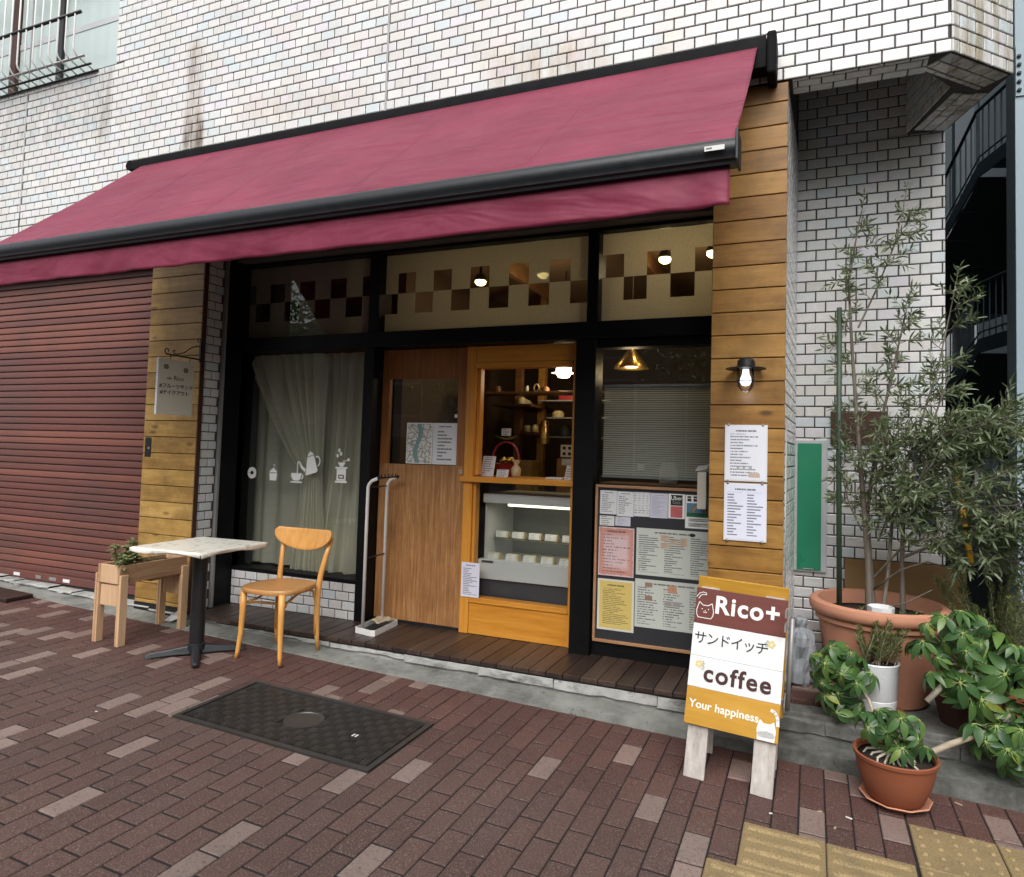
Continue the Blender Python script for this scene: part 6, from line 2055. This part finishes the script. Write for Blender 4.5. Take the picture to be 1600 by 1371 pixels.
def limb(pts, r0, r1, sub, dens=1.0, ln=(0.10, 0.24), start=0.3):
    """a main stem through given points, with side twigs"""
    pts = [Vector(p) for p in pts]
    n = len(pts)
    wood_mb.tube(pts, [r0 + (r1 - r0) * i / (n - 1) for i in range(n)], 7, caps=False)
    for i in range(sub):
        u = start + (1 - start) * (i + ro.random()) / sub
        a = min(int(u * (n - 1)), n - 2)
        q = pts[a].lerp(pts[a + 1], u * (n - 1) - a)
        ax = (pts[a + 1] - pts[a]).normalized()
        s_ = Matrix.Rotation(ro.uniform(0, 6.3), 3, ax) @ ax.orthogonal().normalized()
        L = ro.uniform(*ln) * (1.15 - 0.4 * u)
        d = s_ * 0.9 + ax * 0.6 + Vector((0, -0.10, 0.10))
        e = twig(q, d, L, 0.0028, True, dens)
        for j in range(ro.choice((1, 2, 2))):
            b_ = ro.randint(1, 3)
            d2 = (e[b_ + 1] - e[b_]).normalized() + Vector((ro.gauss(0, 0.6), ro.gauss(0, 0.6), ro.gauss(0, 0.5)))
            twig(e[b_], d2, L * ro.uniform(0.45, 0.8), 0.0018, True, dens)
    twig(pts[-1], pts[-1] - pts[-2], 0.14, 0.003, True, dens)


zz = ZD + 0.42
limb([(bx - 0.045, by, zz), (bx - 0.05, by, 0.9), (bx - 0.075, by - 0.02, 1.20), (bx - 0.105, by - 0.02, 1.6), (bx - 0.135, by, 2.05), (bx - 0.155, by, 2.45), (bx - 0.10, by, 2.80)], 0.019, 0.004, 26, 1.0, (0.10, 0.22), 0.42)
limb([(bx - 0.105, by, 2.18), (bx - 0.01, by, 2.40), (bx + 0.08, by - 0.02, 2.65), (bx + 0.12, by, 2.85)], 0.006, 0.003, 12, 1.1, (0.10, 0.20), 0.2)
limb([(bx - 0.02, by, zz), (bx - 0.035, by + 0.01, 0.82), (bx - 0.055, by, 1.15), (bx - 0.01, by - 0.03, 1.55), (bx + 0.07, by - 0.03, 1.95), (bx + 0.13, by, 2.25)], 0.016, 0.004, 26, 1.1, (0.12, 0.24), 0.36)
limb([(bx + 0.02, by, zz), (bx + 0.05, by, 0.85), (bx + 0.07, by - 0.03, 1.20), (bx + 0.17, by - 0.05, 1.55), (bx + 0.28, by - 0.05, 1.95), (bx + 0.36, by - 0.02, 2.36)], 0.012, 0.003, 24, 1.1, (0.12, 0.24), 0.3)
limb([(bx + 0.12, by, zz), (bx + 0.115, by, 0.9), (bx + 0.12, by - 0.03, 1.2), (bx + 0.20, by - 0.08, 1.5), (bx + 0.30, by - 0.10, 1.82)], 0.015, 0.004, 26, 1.2, (0.14, 0.28), 0.3)
limb([(bx + 0.118, by, 1.0), (bx + 0.26, by - 0.08, 1.18), (bx + 0.42, by - 0.15, 1.32), (bx + 0.60, by - 0.18, 1.42), (bx + 0.74, by - 0.2, 1.52)], 0.009, 0.003, 32, 1.25, (0.14, 0.28), 0.18)
limb([(bx + 0.118, by, 0.92), (bx + 0.28, by - 0.08, 1.02), (bx + 0.46, by - 0.15, 1.08), (bx + 0.64, by - 0.18, 1.12), (bx + 0.80, by - 0.2, 1.20)], 0.009, 0.003, 34, 1.25, (0.14, 0.26), 0.2)
limb([(bx - 0.02, by, 0.80), (bx + 0.10, by - 0.10, 0.98), (bx + 0.26, by - 0.16, 1.06), (bx + 0.44, by - 0.18, 0.97), (bx + 0.66, by - 0.2, 0.97)], 0.007, 0.0025, 24, 1.2, (0.12, 0.24), 0.3)
limb([(bx + 0.10, by, 1.25), (bx + 0.24, by - 0.06, 1.38), (bx + 0.40, by - 0.10, 1.58), (bx + 0.58, by - 0.1, 1.70)], 0.006, 0.0025, 22, 1.2, (0.12, 0.24), 0.2)
limb([(bx - 0.08, by, 1.05), (bx - 0.15, by - 0.05, 1.20), (bx - 0.20, by - 0.08, 1.42)], 0.006, 0.0025, 10, 0.9, (0.08, 0.16), 0.3)
limb([(bx - 0.06, by, 1.25), (bx + 0.02, by - 0.08, 1.40), (bx + 0.09, by - 0.10, 1.62)], 0.006, 0.0025, 14, 1.0, (0.10, 0.2), 0.2)
limb([(bx + 0.20, by - 0.08, 1.5), (bx + 0.34, by - 0.12, 1.60), (bx + 0.50, by - 0.16, 1.66), (bx + 0.66, by - 0.18, 1.62)], 0.006, 0.0025, 22, 1.2, (0.12, 0.26), 0.15)
limb([(bx + 0.26, by - 0.08, 1.18), (bx + 0.40, by - 0.2, 1.22), (bx + 0.56, by - 0.26, 1.24), (bx + 0.72, by - 0.3, 1.30)], 0.006, 0.0025, 24, 1.2, (0.12, 0.26), 0.15)
limb([(bx + 0.12, by, 1.3), (bx + 0.16, by - 0.12, 1.32), (bx + 0.24, by - 0.18, 1.44), (bx + 0.30, by - 0.2, 1.62)], 0.006, 0.0025, 16, 1.1, (0.10, 0.22), 0.15)
limb([(bx + 0.0, by, 1.0), (bx + 0.04, by - 0.12, 1.16), (bx + 0.12, by - 0.16, 1.26), (bx + 0.20, by - 0.18, 1.20)], 0.006, 0.0025, 14, 1.1, (0.10, 0.20), 0.2)
wood_mb.tube([(bx - 0.01, by - 0.02, 0.63), (bx + 0.12, by - 0.08, 0.69), (bx + 0.24, by - 0.12, 0.78)], [0.006, 0.005, 0.003], 6)
wood_mb.tube([(bx - 0.02, by - 0.01, 0.74), (bx + 0.10, by - 0.06, 0.86), (bx + 0.22, by - 0.10, 0.92), (bx + 0.36, by - 0.12, 0.89)], [0.006, 0.005, 0.004, 0.003], 6)
wood_mb.build('trunk', M['bark'], olive, smooth=True)
leaf_mb.build('crown', M['olive'], olive, smooth=True)
o = MB().tube([(bx - 0.195, by - 0.10, 0.56), (bx - 0.203, by - 0.095, 1.4), (bx - 0.205, by - 0.09, 2.28)], 0.0145, 10).build('plant_stake', M['stake'], None, smooth=True)
tag(o, 'tall dark green plant stake in the big terracotta pot', 'stake')
# weeds in the big pot
mb = MB()
for k in range(120):
    a = ro.uniform(0.2, 1.6) * ro.choice((1, -1)) * 0.5
    p = Vector((bx + 0.13 + ro.gauss(0, 0.06), by - 0.13 + ro.gauss(0, 0.04), ZD + 0.43 + ro.random() * 0.05))
    vs, fs = leafmesh(0.022, 0.012, 0.3, 2)
    Mx = T(*p) @ rz(ro.uniform(0, 6.3)) @ ry(ro.uniform(-0.9, 0.3))
    mb.add([Mx @ Vector(v_) for v_ in vs], fs)
o = mb.build('pot_weeds', M['schef'], None, smooth=True)
kind(o, 'stuff')
o['label'] = 'low green weeds growing on the soil of the big pot'

# ------------------------------------------------------------------ white pot with rosemary
wx, wy = 0.305, -0.275
pot('white_pot', 'white ceramic pot with rosemary before the big terracotta pot', 'pot',
    [(0, 0), (0.088, 0.0), (0.094, 0.01), (0.100, 0.075), (0.098, 0.078), (0.101, 0.082), (0.108, 0.235), (0.113, 0.250), (0.110, 0.256), (0.102, 0.252), (0.098, 0.22), (0, 0.21)], (wx, wy, ZD + 0.014), 'white_ceramic', 0.099, 0.235)
tag(MB().lathe([(0, 0), (0.115, 0.0), (0.145, 0.022), (0.148, 0.024), (0.143, 0.026), (0.11, 0.008), (0, 0.006)], (wx, wy, ZD - 0.003), 32).build('saucer', M['terracotta_red'], None, auto=40), 'dark red saucer beneath the white pot', 'saucer')


def needles(plant_name, label, base, stems, seed, L=(0.12, 0.3), cat='rosemary'):
    rg = random.Random(seed)
    t_ = thing(plant_name, label, cat, base)
    sm_, lm_ = MB(), MB()
    nv, nf = leafmesh(0.028, 0.0050, 0.05, 2)
    for s_ in range(stems):
        p = Vector(base) + Vector((rg.gauss(0, 0.03), rg.gauss(0, 0.025), 0))
        d = Vector((rg.gauss(0, 0.38), rg.gauss(-0.1, 0.30), 1)).normalized()
        l_ = rg.uniform(*L)
        pts = [p]
        for i in range(6):
            d = (d + Vector((rg.gauss(0, 0.1), rg.gauss(0, 0.1), 0.05))).normalized()
            pts.append(pts[-1] + d * l_ / 6)
        sm_.tube(pts, [0.003 - 0.0003 * i for i in range(7)], 5, caps=False)
        for i in range(int(l_ / 0.0016)):
            u = rg.uniform(0.12, 1) * 5.99
            a = int(u)
            q = pts[a].lerp(pts[a + 1], u - a)
            ax = (pts[a + 1] - pts[a]).normalized()
            sd_ = Matrix.Rotation(rg.uniform(0, 6.3), 3, ax) @ ax.orthogonal().normalized()
            dd = (sd_ * 0.8 + ax * 0.7).normalized()
            Mx = T(*q) @ Vector((1, 0, 0)).rotation_difference(dd).to_matrix().to_4x4() @ rx(rg.uniform(0, 3)) @ Matrix.Scale(rg.uniform(0.7, 1.1), 4)
            lm_.add([Mx @ Vector(v_) for v_ in nv], nf)
    sm_.build('stems', M['stem'], t_, smooth=True)
    lm_.build('foliage', M['rosemary'], t_, smooth=True)
    return t_


needles('rosemary_plant', 'upright rosemary growing in the white pot', (wx, wy, ZD + 0.25), 24, 3, (0.12, 0.30))
needles('rosemary_plant', 'hazy green rosemary bush at the plinth end beyond the big pot', (0.95, 0.10, 0.22), 60, 5, (0.35, 0.72))
tag(MB().lathe([(0, 0), (0.11, 0.0), (0.13, 0.10), (0.12, 0.10), (0, 0.08)], (0.96, 0.12, ZD - 0.003), 24).build('plastic_pot', M['terracotta_red'], None, auto=40), 'dark red pot hidden below the hazy rosemary', 'pot')

# ------------------------------------------------------------------ bowl planter on the pavement
qx, qy = 0.347, -0.745
qz = gz(qx, qy)
pot('bowl_planter', 'red-brown terracotta bowl planter on the paving in front of the plinth', 'pot',
    [(0, 0.0), (0.098, 0.0), (0.110, 0.012), (0.136, 0.070), (0.150, 0.120), (0.159, 0.172), (0.166, 0.176), (0.168, 0.190), (0.163, 0.194), (0.154, 0.188), (0.146, 0.16), (0, 0.15)], (qx, qy, qz + 0.016), 'terracotta_red', 0.149, 0.168, 44)
tag(MB().lathe([(0, 0), (0.10, 0.0), (0.138, 0.024), (0.143, 0.026), (0.139, 0.030), (0.098, 0.008), (0, 0.006)], (qx, qy, qz + 0.002), 10).build('saucer', M['terracotta'], None, auto=20), 'ten-sided terracotta saucer below the bowl planter', 'saucer')
rt = thing('umbrella_plant', 'bonsai-like umbrella plant with pale bare roots in the bowl planter', 'umbrella plant', (qx, qy, qz + 0.18))
top = qz + 0.19
MB().tube([(qx + 0.005, qy, top - 0.012), (qx, qy - 0.005, top + 0.03), (qx - 0.005, qy, top + 0.065), (qx - 0.03, qy - 0.01, top + 0.13)], [0.032, 0.024, 0.017, 0.008], 10).build('stem', M['stem'], rt, smooth=True)
MB().tube([(qx + 0.03, qy, top - 0.008), (qx + 0.055, qy, top + 0.012), (qx + 0.07, qy - 0.01, top + 0.006)], [0.02, 0.022, 0.012], 10).build('stem', M['stem'], rt, smooth=True)
rg = random.Random(5)
for k in range(13):
    a = 2.3 + k * 0.29
    l_ = rg.uniform(0.09, 0.14)
    MB().tube([(qx, qy, top + 0.012), (qx + l_ * 0.4 * math.cos(a), qy + l_ * 0.4 * math.sin(a), top + 0.012 + rg.uniform(0, 0.012)), (qx + l_ * 0.8 * math.cos(a + 0.15), qy + l_ * 0.8 * math.sin(a + 0.15), top + rg.uniform(-0.002, 0.012)), (qx + l_ * math.cos(a + 0.3), qy + l_ * math.sin(a + 0.3), top - 0.02)], [rg.uniform(0.006, 0.011), 0.006, 0.005, 0.003], 7).build('root', M['root'], rt, smooth=True)
umbrella(rt, puff((qx - 0.01, qy - 0.01, top + 0.115), (0.125, 0.10, 0.075), 15, 21, sc=(0.62, 0.95), root=(qx - 0.02, qy, top + 0.08)), 31, M['stem'])
umbrella(rt, puff((qx + 0.115, qy, top + 0.04), (0.03, 0.03, 0.04), 3, 22, sc=(0.6, 0.75), root=(qx + 0.05, qy, top)), 32, M['stem'])

# small umbrella plant left of the white pot
ul = thing('umbrella_plant', 'umbrella plant leaning over the saucer beside the white pot', 'umbrella plant', (0.16, -0.37, ZD))
MB().tube([(0.335, -0.60, 0.05), (0.30, -0.52, 0.19), (0.265, -0.46, 0.30), (0.21, -0.42, 0.38)], [0.010, 0.009, 0.008, 0.005], 8).build('stem', M['stem'], ul, smooth=True)
umbrella(ul, puff((0.145, -0.43, 0.425), (0.125, 0.09, 0.110), 20, 25, sc=(0.65, 1.0), root=(0.22, -0.41, 0.37)), 33, M['stem'])
umbrella(ul, puff((0.150, -0.42, 0.275), (0.09, 0.06, 0.06), 5, 26, sc=(0.7, 0.9), root=(0.22, -0.42, 0.36)), 34, M['stem'])

# large umbrella plant at the end
ur = thing('umbrella_plant', 'large umbrella plant spilling over the plinth end with some yellow leaves', 'umbrella plant', (0.75, -0.42, ZD))
MB().tube([(0.50, -0.50, 0.345), (0.58, -0.48, 0.44), (0.66, -0.46, 0.50), (0.74, -0.44, 0.60)], [0.014, 0.013, 0.011, 0.008], 8).build('stem', M['root'], ur, smooth=True)
MB().tube([(0.455, -0.62, 0.135), (0.58, -0.58, 0.20), (0.70, -0.54, 0.25), (0.82, -0.50, 0.34)], [0.015, 0.014, 0.012, 0.008], 8).build('stem', M['stem'], ur, smooth=True)
umbrella(ur, puff((0.665, -0.44, 0.565), (0.20, 0.12, 0.19), 34, 41, sc=(0.6, 1.2), root=(0.66, -0.42, 0.50)), 51, M['stem'])
umbrella(ur, puff((0.86, -0.46, 0.42), (0.17, 0.12, 0.21), 30, 42, sc=(0.6, 1.2), root=(0.84, -0.42, 0.38)), 52, M['stem'])
umbrella(ur, puff((0.79, -0.52, 0.24), (0.13, 0.08, 0.09), 14, 43, sc=(0.85, 1.1), root=(0.80, -0.48, 0.30)), 53, M['stem'])
tag(MB().lathe([(0, 0), (0.10, 0.0), (0.14, 0.16), (0.15, 0.165), (0.15, 0.18), (0.13, 0.18), (0, 0.16)], (0.70, -0.20, ZD - 0.003), 28).build('clay_pot', M['rust_panel'], None, auto=40), 'dark red clay pot in the shade behind the large umbrella plant', 'pot')

# trough planter greens
tp = thing('trough_plant', 'small pale succulent growing in the trough planter', 'plant', (-4.22, -0.95, 0.59))
mb = MB()
rg = random.Random(9)
vs0, fs0 = leafmesh(0.040, 0.024, 0.25, 3)
for s_ in range(15):
    p = Vector((-4.235 + rg.gauss(0, 0.045), -0.94 + rg.gauss(0, 0.06), 0.585))
    h = rg.uniform(0.08, 0.20)
    lean = Vector((rg.gauss(0, 0.25), rg.gauss(0, 0.25), 1)).normalized()
    MB().tube([p, p + lean * h], [0.004, 0.003], 5).build('stem', M['succulent'], tp, smooth=True)
    for k in range(int(h / 0.006)):
        q = p + lean * h * (0.25 + 0.75 * k / max(1, int(h / 0.006)))
        Mx = T(*q) @ rz(k * 2.4 + rg.uniform(-0.3, 0.3)) @ ry(rg.uniform(-0.6, 0.2)) @ Matrix.Scale(rg.uniform(0.8, 1.35), 4)
        mb.add([Mx @ Vector(v_) for v_ in vs0], fs0)
mb.build('foliage', M['succulent'], tp, smooth=True)
mb = MB()
for s_ in range(11):
    p = Vector((-4.19 + rg.gauss(0, 0.02), -0.72 + rg.gauss(0, 0.05), 0.58))
    d = Vector((rg.gauss(0, 0.3), rg.gauss(0, 0.3), 1)).normalized()
    for k in range(9):
        q = p + d * 0.026 * k
        Mx = T(*q) @ rz(k * 2.4) @ ry(-0.5) @ Matrix.Scale(0.5, 4)
        mb.add([Mx @ Vector(v_) for v_ in vs0], fs0)
o = tag(mb.build('trough_sprig', M['succulent'], None, smooth=True), 'thin green sprigs rising behind the table edge from the trough', 'plant')

# ================================================================== AT THE RECESSED WALL
gp = thing('green_panel', 'tall green panel with grey side strips on the recessed tiled wall', 'panel', (-0.01, 0.49, 0.73))
MB().box(-0.103, 0.095, 0.478, 0.498, 0.735, 1.555).build('panel_board', M['grey_plastic'], gp, bevel=0.003)
MB().box(-0.078, 0.062, 0.4735, 0.4775, 0.745, 1.535).build('panel_face', M['green_panel'], gp)
MB().box(-0.045, 0.030, 0.4725, 0.4732, 0.748, 0.760).build('panel_caption', printed('caption_print', (0.014, 0.12, 0.055), ink=(0.6, 0.65, 0.6), lines=1, seed=6, head=False, margin=0.05, dens=0.6), gp)
o = MB().box(0.113, 0.43, 0.484, 0.498, 1.535, 1.74).build('rust_sign', M['rust_panel'], None, bevel=0.002)
tag(o, 'dark rust-brown sign plate behind the olive stems', 'sign')
ns_ = thing('navy_sign', 'tall navy sign with white characters half hidden by olive leaves', 'sign', (0.62, 0.49, 1.1))
MB().box(0.568, 0.690, 0.486, 0.498, 1.02, 1.565).build('sign_plate', M['navy'], ns_, bevel=0.002)
for k, chs in enumerate(('ザ・リニ', '12月', '空', '日')):
    pass
for (z, w, h, sd_) in ((1.530, 0.09, 0.030, 3), (1.475, 0.075, 0.040, 5), (1.415, 0.07, 0.050, 7), (1.205, 0.085, 0.055, 9), (1.13, 0.08, 0.05, 11)):
    MB().box(0.629 - w / 2, 0.629 + w / 2, 0.4848, 0.4858, z - h / 2, z + h / 2).build('sign_characters', printed('navy_print', (0.014, 0.026, 0.060), ink=(0.75, 0.76, 0.78), lines=2, seed=sd_, head=False, margin=0.02, dens=0.62, strength=1.0), ns_)
cb = MB().box(0, 0.632, 0, 0.012, 0, 0.67).build('cardboard_panel', M['cardboard'], None, bevel=0.002)
place(cb, T(0.195, 0.36, ZD) @ rx(R(-5)))
tag(cb, 'flat brown cardboard panel leaning on the wall behind the big pot', 'panel')
# tied bag beside the sign
mb = MB()
rb = random.Random(3)
ring_n = 26
vs = []
prof_b = [(0.055, 0.0), (0.075, 0.02), (0.080, 0.08), (0.082, 0.15), (0.078, 0.22), (0.070, 0.265), (0.052, 0.290), (0.032, 0.300), (0.026, 0.310), (0.036, 0.335), (0.034, 0.355), (0.0, 0.365)]
for i, (r_, z_) in enumerate(prof_b):
    for k in range(ring_n):
        a = 2 * math.pi * k / ring_n
        rr = r_ * (1 + 0.15 * math.sin(a * 3 + z_ * 21) + 0.10 * math.sin(a * 5 - z_ * 40) + rb.gauss(0, 0.09))
        vs.append((0.0 + rr * math.cos(a), rr * math.sin(a), z_ + rb.gauss(0, 0.003)))
fs = []
for i in range(len(prof_b) - 1):
    for k in range(ring_n):
        fs.append((i * ring_n + k, i * ring_n + (k + 1) % ring_n, (i + 1) * ring_n + (k + 1) % ring_n, (i + 1) * ring_n + k))
o = mb.add(vs, fs).build('tied_bag', M['bag'])
place(o, T(-0.045, -0.02, ZD + 0.022))
tag(o, 'grey translucent tied plastic bag between the sign and the big pot', 'bag')

# ================================================================== STEEL STAIR IN THE ALLEY
A = Vector((1.549, 2.40, 0))
D = Vector((-0.28551, 0.95838, 0))
Nn = Vector((0.95838, 0.28551, 0))          # to the right, away from the cafe


def sp(s_, z, w=0.0):
    return A + D * s_ + Nn * w + Vector((0, 0, z))


st = thing('steel_stair', 'dark teal steel outdoor stair with thin balusters beyond the tiled corner', 'stair', (1.5, 3.0, 0))
WD = 1.15


def slab(name, pts, th, mat, w0=0.0, w1=WD):
    """closed plate following the profile pts [(s, z)] with thickness th downward"""
    mb = MB()
    n = len(pts)
    vs = [sp(s_, z, w) for w in (w0, w1) for s_, z in pts] + [sp(s_, z - th, w) for w in (w0, w1) for s_, z in pts]
    fs = []
    for i in range(n - 1):
        fs += [(i, i + 1, n + i + 1, n + i), (2 * n + i, 3 * n + i, 3 * n + i + 1, 2 * n + i + 1), (i, 2 * n + i, 2 * n + i + 1, i + 1), (n + i, n + i + 1, 3 * n + i + 1, 3 * n + i)]
    fs += [(0, n, 3 * n, 2 * n), (n - 1, 3 * n - 1, 4 * n - 1, 2 * n - 1)]
    return mb.add(vs, fs).build(name, mat, st, recalc=True)


def flight(zl, top_s, bot_s, zb):
    prof_ = [(-1.6, zl), (top_s, zl), (bot_s, zb)]
    slab('stringer', prof_, 0.125, M['steel_teal'], 0.0, 0.018)
    slab('stringer', prof_, 0.125, M['steel_teal'], WD, WD + 0.018)
    slab('landing_plate', [(-1.6, zl - 0.03), (top_s, zl - 0.03)], 0.02, M['steel_dark'], 0.019, WD - 0.001)
    n = max(3, int((zl - zb) / 0.18))
    for k in range(n):
        s_ = top_s + (bot_s - top_s) * (k + 0.5) / n
        z = zl - (zl - zb) * (k + 0.7) / n
        MB().add([sp(s_ - 0.14, z, 0.02), sp(s_ + 0.14, z, 0.02), sp(s_ + 0.14, z, WD - 0.002), sp(s_ - 0.14, z, WD - 0.002), sp(s_ - 0.14, z - 0.03, 0.02), sp(s_ + 0.14, z - 0.03, 0.02), sp(s_ + 0.14, z - 0.03, WD - 0.002), sp(s_ - 0.14, z - 0.03, WD - 0.002)],
                 [(0, 1, 2, 3), (4, 7, 6, 5), (0, 4, 5, 1), (1, 5, 6, 2), (2, 6, 7, 3), (3, 7, 4, 0)]).build('stair_tread', M['steel_dark'], st, recalc=True)
    slab('underside_plate', [(top_s, zl - 0.13), (bot_s, zb - 0.13)], 0.012, M['steel_dark'], 0.019, WD - 0.001)
    for w in (0.009,):
        MB().tube([sp(-1.6, zl + 0.50, w), sp(top_s + 0.05, zl + 0.50, w), sp(bot_s, zb + 0.46, w)], 0.016, 8).build('hand_rail', M['steel_teal'], st, smooth=True)
        MB().tube([sp(-1.6, zl + 0.06, w), sp(top_s, zl + 0.06, w), sp(bot_s, zb + 0.06, w)], 0.008, 6).build('hand_rail', M['steel_teal'], st, smooth=True)
        s_ = -1.5
        while s_ < bot_s - 0.03:
            if s_ <= top_s:
                za, zb_ = zl, zl + 0.50
            else:
                za = zl + (zb - zl) * (s_ - top_s) / (bot_s - top_s)
                zb_ = za + 0.48
            MB().tube([sp(s_, za, w), sp(s_, zb_, w)], 0.007, 5, caps=False).build('baluster', M['steel_teal'], st, smooth=True)
            s_ += 0.095


flight(4.171, 0.55, 2.05, 3.25)
flight(2.56, 0.55, 2.05, 1.64)
slab('landing_plate', [(2.05, 3.25), (3.4, 3.25)], 0.12, M['steel_dark'])
slab('landing_plate', [(2.05, 1.64), (3.4, 1.64)], 0.12, M['steel_dark'])
slab('base_plinth', [(-2.2, 0.54), (3.4, 0.54)], 0.75, M['steel_dark'], -0.02, 1.3)
MB().box(-0.09, 0.09, -0.09, 0.09, -0.5, 7).build('stair_post', M['steel_teal'], st)
place(COL.objects[-1], T(*sp(2.0, 0, 0.6)))
# near column with bolted splice
cl = thing('steel_column', 'pale blue-grey steel column with a bolted splice at the frame edge', 'column', (1.45, 1.5, 0))
MB().box(1.330, 1.58, 1.50, 1.74, -0.2, 7).build('column_shaft', M['steel_blue'], cl, bevel=0.004)
MB().box(1.334, 1.56, 1.488, 1.4995, 4.06, 4.42).build('splice_plate', M['steel_blue'], cl)
for i in range(2):
    for j in range(5):
        MB().lathe([(0.014, 0), (0.014, 0.010), (0.006, 0.016), (0, 0.016)], n=8).build('bolt', M['steel_teal'], cl)
        place(COL.objects[-1], T(1.352 + i * 0.055, 1.4878, 4.10 + j * 0.062) @ rx(R(90)))
o = MB().tube([sp(0.877, 1.451, -0.05), sp(0.60, 0.545, -0.05)], 0.030, 10).build('yellow_pipe', M['yellow_paint'], None, smooth=True)
tag(o, 'leaning yellow pipe guard beyond the olive leaves', 'pipe')
# buildings closing the alley
nbd = thing('alley_building', 'pale building wall glimpsed between the stair flights', 'building', (2, 7.5, 0))
MB().box(-1.0, 2.3, 7.5, 8.0, -0.5, 5.05).build('wall', M['far_wall'], nbd)
MB().box(2.301, 9, 7.4, 8.0, -0.5, 9).build('wall', M['far_dark'], nbd)
MB().box(-1.0, 2.3, 7.5, 8.0, 5.051, 9).build('wall', M['far_dark'], nbd)
for k in range(3):
    f_ = MB().box(1.05 + k * 0.5, 1.42 + k * 0.5, 7.47, 7.499, 1.4, 2.6).build('window', M['far_dark'], nbd)
    MB().box(1.09 + k * 0.5, 1.38 + k * 0.5, 7.462, 7.469, 1.44, 2.56).build('window_pane', M['street_pane'], f_)
nb2 = thing('neighbour_building', 'dark teal building standing behind the steel stair', 'building', (4, 4, 0))
MB().box(3.3, 4.0, -1.0, 7.4, -0.5, 10).build('wall', M['far_dark'], nb2)
MB().box(2.75, 3.299, 1.2, 7.3, 4.4, 10).build('upper_wall', M['far_dark'], nb2)

# ================================================================== ACROSS THE STREET (out of view, put in to darken the reflections in the glass)
ob = thing('street_building', 'grey building across the street, mirrored faintly in the cafe glass', 'building', (-6, -24, 0))
MB().box(-30, 14, -26, -24, -1, 8).build('wall', M['street_wall'], ob)
for i in range(11):
    for j in range(3):
        f_ = MB().box(-27 + i * 3.6, -25 + i * 3.6, -23.99, -23.93, 0.4 + j * 2.6, 2.1 + j * 2.6).build('window', M['grey_alu'], ob)
        MB().box(-26.9 + i * 3.6, -25.1 + i * 3.6, -23.929, -23.92, 0.5 + j * 2.6, 2.0 + j * 2.6).build('window_pane', M['street_pane'], f_)
for i, (tx, ty, th_, lab) in enumerate(((-12.2, -8.4, 7.4, 'tall unseen street tree, placed to break up the sky mirrored in the end transom light'), (-7.5, -10.5, 6.0, 'leafy street tree across the road, mirrored in the display window'), (-1.8, -11.5, 6.5, 'leafy street tree across the road, mirrored in the door glass'), (3.8, -11, 6.0, 'leafy street tree across the road, mirrored beside the blind'))):  # first tree set tall and near to break up the bright sky reflection
    t_ = thing('street_tree', lab, 'tree', (tx, ty, gz(tx, ty)), 'street trees across the road')
    MB().tube([(tx, ty, gz(tx, ty)), (tx + 0.1, ty, 1.6), (tx, ty + 0.1, th_ * 0.65)], [0.16, 0.12, 0.05], 10).build('trunk', M['bark'], t_, smooth=True)
    mb = MB()
    rg = random.Random(60 + i)
    vs0, fs0 = leafmesh(0.16, 0.09, 0.2, 2)
    for k in range(2600):
        d = Vector((rg.gauss(0, 1), rg.gauss(0, 1), rg.gauss(0, 0.8)))
        d = d.normalized() * rg.random() ** 0.4 * (1 + 0.25 * math.sin(d.x * 3 + d.z * 4))
        p = Vector((tx, ty, th_ * 0.62)) + Vector((d.x * 2.0, d.y * 1.7, d.z * 2.0))
        Mx = T(*p) @ rz(rg.uniform(0, 6.3)) @ ry(rg.uniform(-0.8, 0.8)) @ rx(rg.uniform(-1, 1))
        mb.add([Mx @ Vector(v_) for v_ in vs0], fs0)
    mb.build('crown', M['schef'], t_)

settle()
